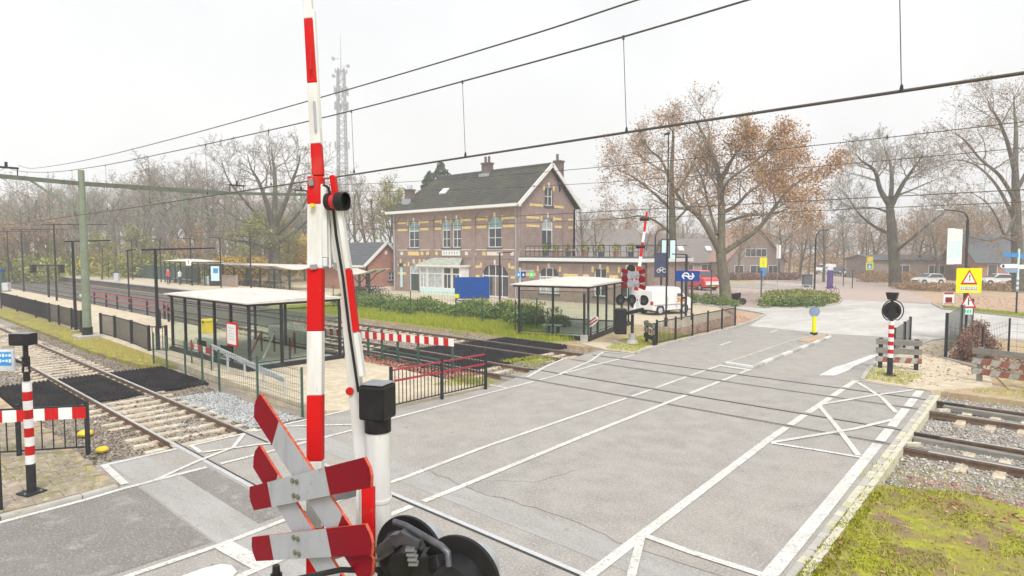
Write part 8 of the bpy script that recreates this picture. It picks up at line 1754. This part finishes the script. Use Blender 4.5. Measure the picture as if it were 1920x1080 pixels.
def patchy(x, y): return np.sin(x * 2.1 + 1.3 * np.sin(y * 1.3)) + np.sin(y * 2.7 + 1.7 * np.sin(x * 1.1 + 2)) + .7 * np.sin(x * 5.3 - y * 4.1) + .5 * np.sin(x * 9.7 + y * 8.3)
verge_r = [(-2.2, 3.5), (7, 3.5), (9, 12.2), (2, 12.4), (-1.4, 13.2), (-2.6, 12.6), (-2.35, 6)]
stuff(blades('moss', [(verge_r, 150000, 8)], .012, .04, .012, .018, M['moss'], 5, .9, keep=lambda x, y: patchy(x, y) > -.1), 'yellow green moss covering the near right verge', 'moss')
stuff(blades('moss', [([(-2.44, 3), (-2.1, 3), (-2.45, 12.4), (-2.74, 12.4)], 9000, 9)], .015, .05, .012, .02, M['moss'], 15, .9, keep=lambda x, y: patchy(x * 2, y * 2) > .2), 'moss creeping over the edge kerb of the verge', 'moss')
stuff(blades('grass', [(verge_r, 7000, 8)], .05, .13, .006, .018, M['dry_grass'], 6, .8), 'sparse dry grass on the near right verge', 'grass')
stuff(blades('grass', [([(-44, 23.0), (-18.4, 22.8), (-17.8, 24.0), (-20, 24.8), (-22, 26.6), (-44, 27.5)], 42000, 24)], .10, .34, .014, .0, M['grass'], 7, .7), 'bright grass verge in front of the station hedge', 'grass')
stuff(blades('grass', [([(-40, 7.9), (-30, 7.8), (-25.6, 8.3), (-25.4, 8.9), (-38, 9.0)], 12000, 24)], .04, .14, .010, -.05, M['dry_grass'], 8, .8), 'yellowed grass at the foot of the platform fence', 'grass')
stuff(blades('grass', [([(-8.0, 57.4), (-7.4, 55.4), (-2.8, 51.5), (12, 41.5), (13, 42.5), (-2.8, 54.2)], 16000, None)], .06, .16, .02, .04, M['grass'], 9, .7), 'bright lawn strip across the road on the right', 'grass')
stuff(blades('grass', [([(-16.1, 24.9), (-14.3, 24.1), (-14.3, 29), (-16.1, 29)], 4000, None), ([(-15.2, 22.6), (-13.8, 22.6), (-14, 24), (-15.6, 24)], 1200, None), ([(-5.3, 22.9), (-4.0, 22.7), (-3.9, 25.2), (-5.5, 25.2)], 1600, None), ([(-15.0, 12.6), (-13.6, 13.7), (-13.8, 14.6), (-15.2, 14.4)], 1500, None), ([(-16.4, 17.2), (-14.7, 17.3), (-15.0, 19.0), (-16.2, 19.2)], 1500, None), ([(-15.8, 1.6), (-12.8, 2.6), (-12.7, 3.2), (-15.4, 3.3)], 900, None), ([(-3.0, 12.7), (3, 12.5), (6, 14.4), (-2.9, 14.3)], 1500, None), ([(-2.6, 22.9), (3, 22.9), (3, 24), (-1.6, 24.3)], 1800, None)], .03, .10, .008, .03, M['grass'], 10, .8), 'tufts of grass around the crossing corners', 'grass')
stuff(litter('fallen_leaves', [([(-1.8, 12.2), (8, 11.6), (8, 14.6), (-2.7, 14.2)], 4200, 16), ([(-2.4, 3.5), (7, 3.5), (8, 12), (-2.5, 12)], 1300, 10), ([(-2.6, 22.8), (6, 22.8), (6, 27), (-2.2, 27)], 1500, None)], .035, .09, lambda x, y: np.where(y > 12.6, bed_z(x, y) + .05, .02), M['leaf_fallen'], 11), 'fallen red brown leaves on the right verge and ballast', 'leaves')
stuff(litter('fallen_leaves', [([(-21.5, 13.6), (-15, 13.7), (-15, 15.0), (-21.5, 14.9)], 3000, None), ([(-16.2, 29), (-14.2, 29), (-14.8, 38), (-20, 45), (-17, 40)], 2200, None), ([(-8.8, 60.5), (-2.8, 55), (14, 45), (14, 60), (-9, 75)], 4200, None), ([(-29, 52), (-19, 48), (-19, 64), (-40, 70)], 2600, None), ([(-5.2, 23), (-3.4, 22.7), (-2.4, 27), (-4, 34), (-5.2, 34)], 500, None)], .05, .13, .012, M['leaf_fallen'], 12), 'fallen leaves scattered over the paving and the far bank', 'leaves')
def ball_rock(x, y, z, r, m): pass
yr = thing('yellow_marker', 'pair of yellow painted stones on the ballast behind the near left railing', 'marker stones', (-16.4, 4.2, -.15)); MB().ball((-17.3, 4.0, -.08), .17, 9, 6, sz=.5).build('stone', M['amber'], yr); MB().ball((-15.6, 3.9, -.08), .13, 9, 6, sz=.5).build('stone', M['amber'], yr)

# ------------------------------------------------------------------ AIR
hz = MB().box(-420, -40, -1.6, 120, 380, 96)
hzo = hz.build('haze', bpy.data.materials.new('thin_mist')); hm = hzo.data.materials[0]; hm.use_nodes = True; hn = hm.node_tree; hn.nodes.clear()
ho = hn.nodes.new('ShaderNodeOutputMaterial'); hv = hn.nodes.new('ShaderNodeVolumePrincipled'); hv.inputs['Color'].default_value = (.93, .95, .975, 1); hv.inputs['Density'].default_value = 0.0017; hv.inputs['Anisotropy'].default_value = 0.1
hn.links.new(hv.outputs[0], ho.inputs['Volume']); hzo['kind'] = 'stuff'; hzo['label'] = 'thin pale mist hanging over the whole place'; hzo['category'] = 'mist'
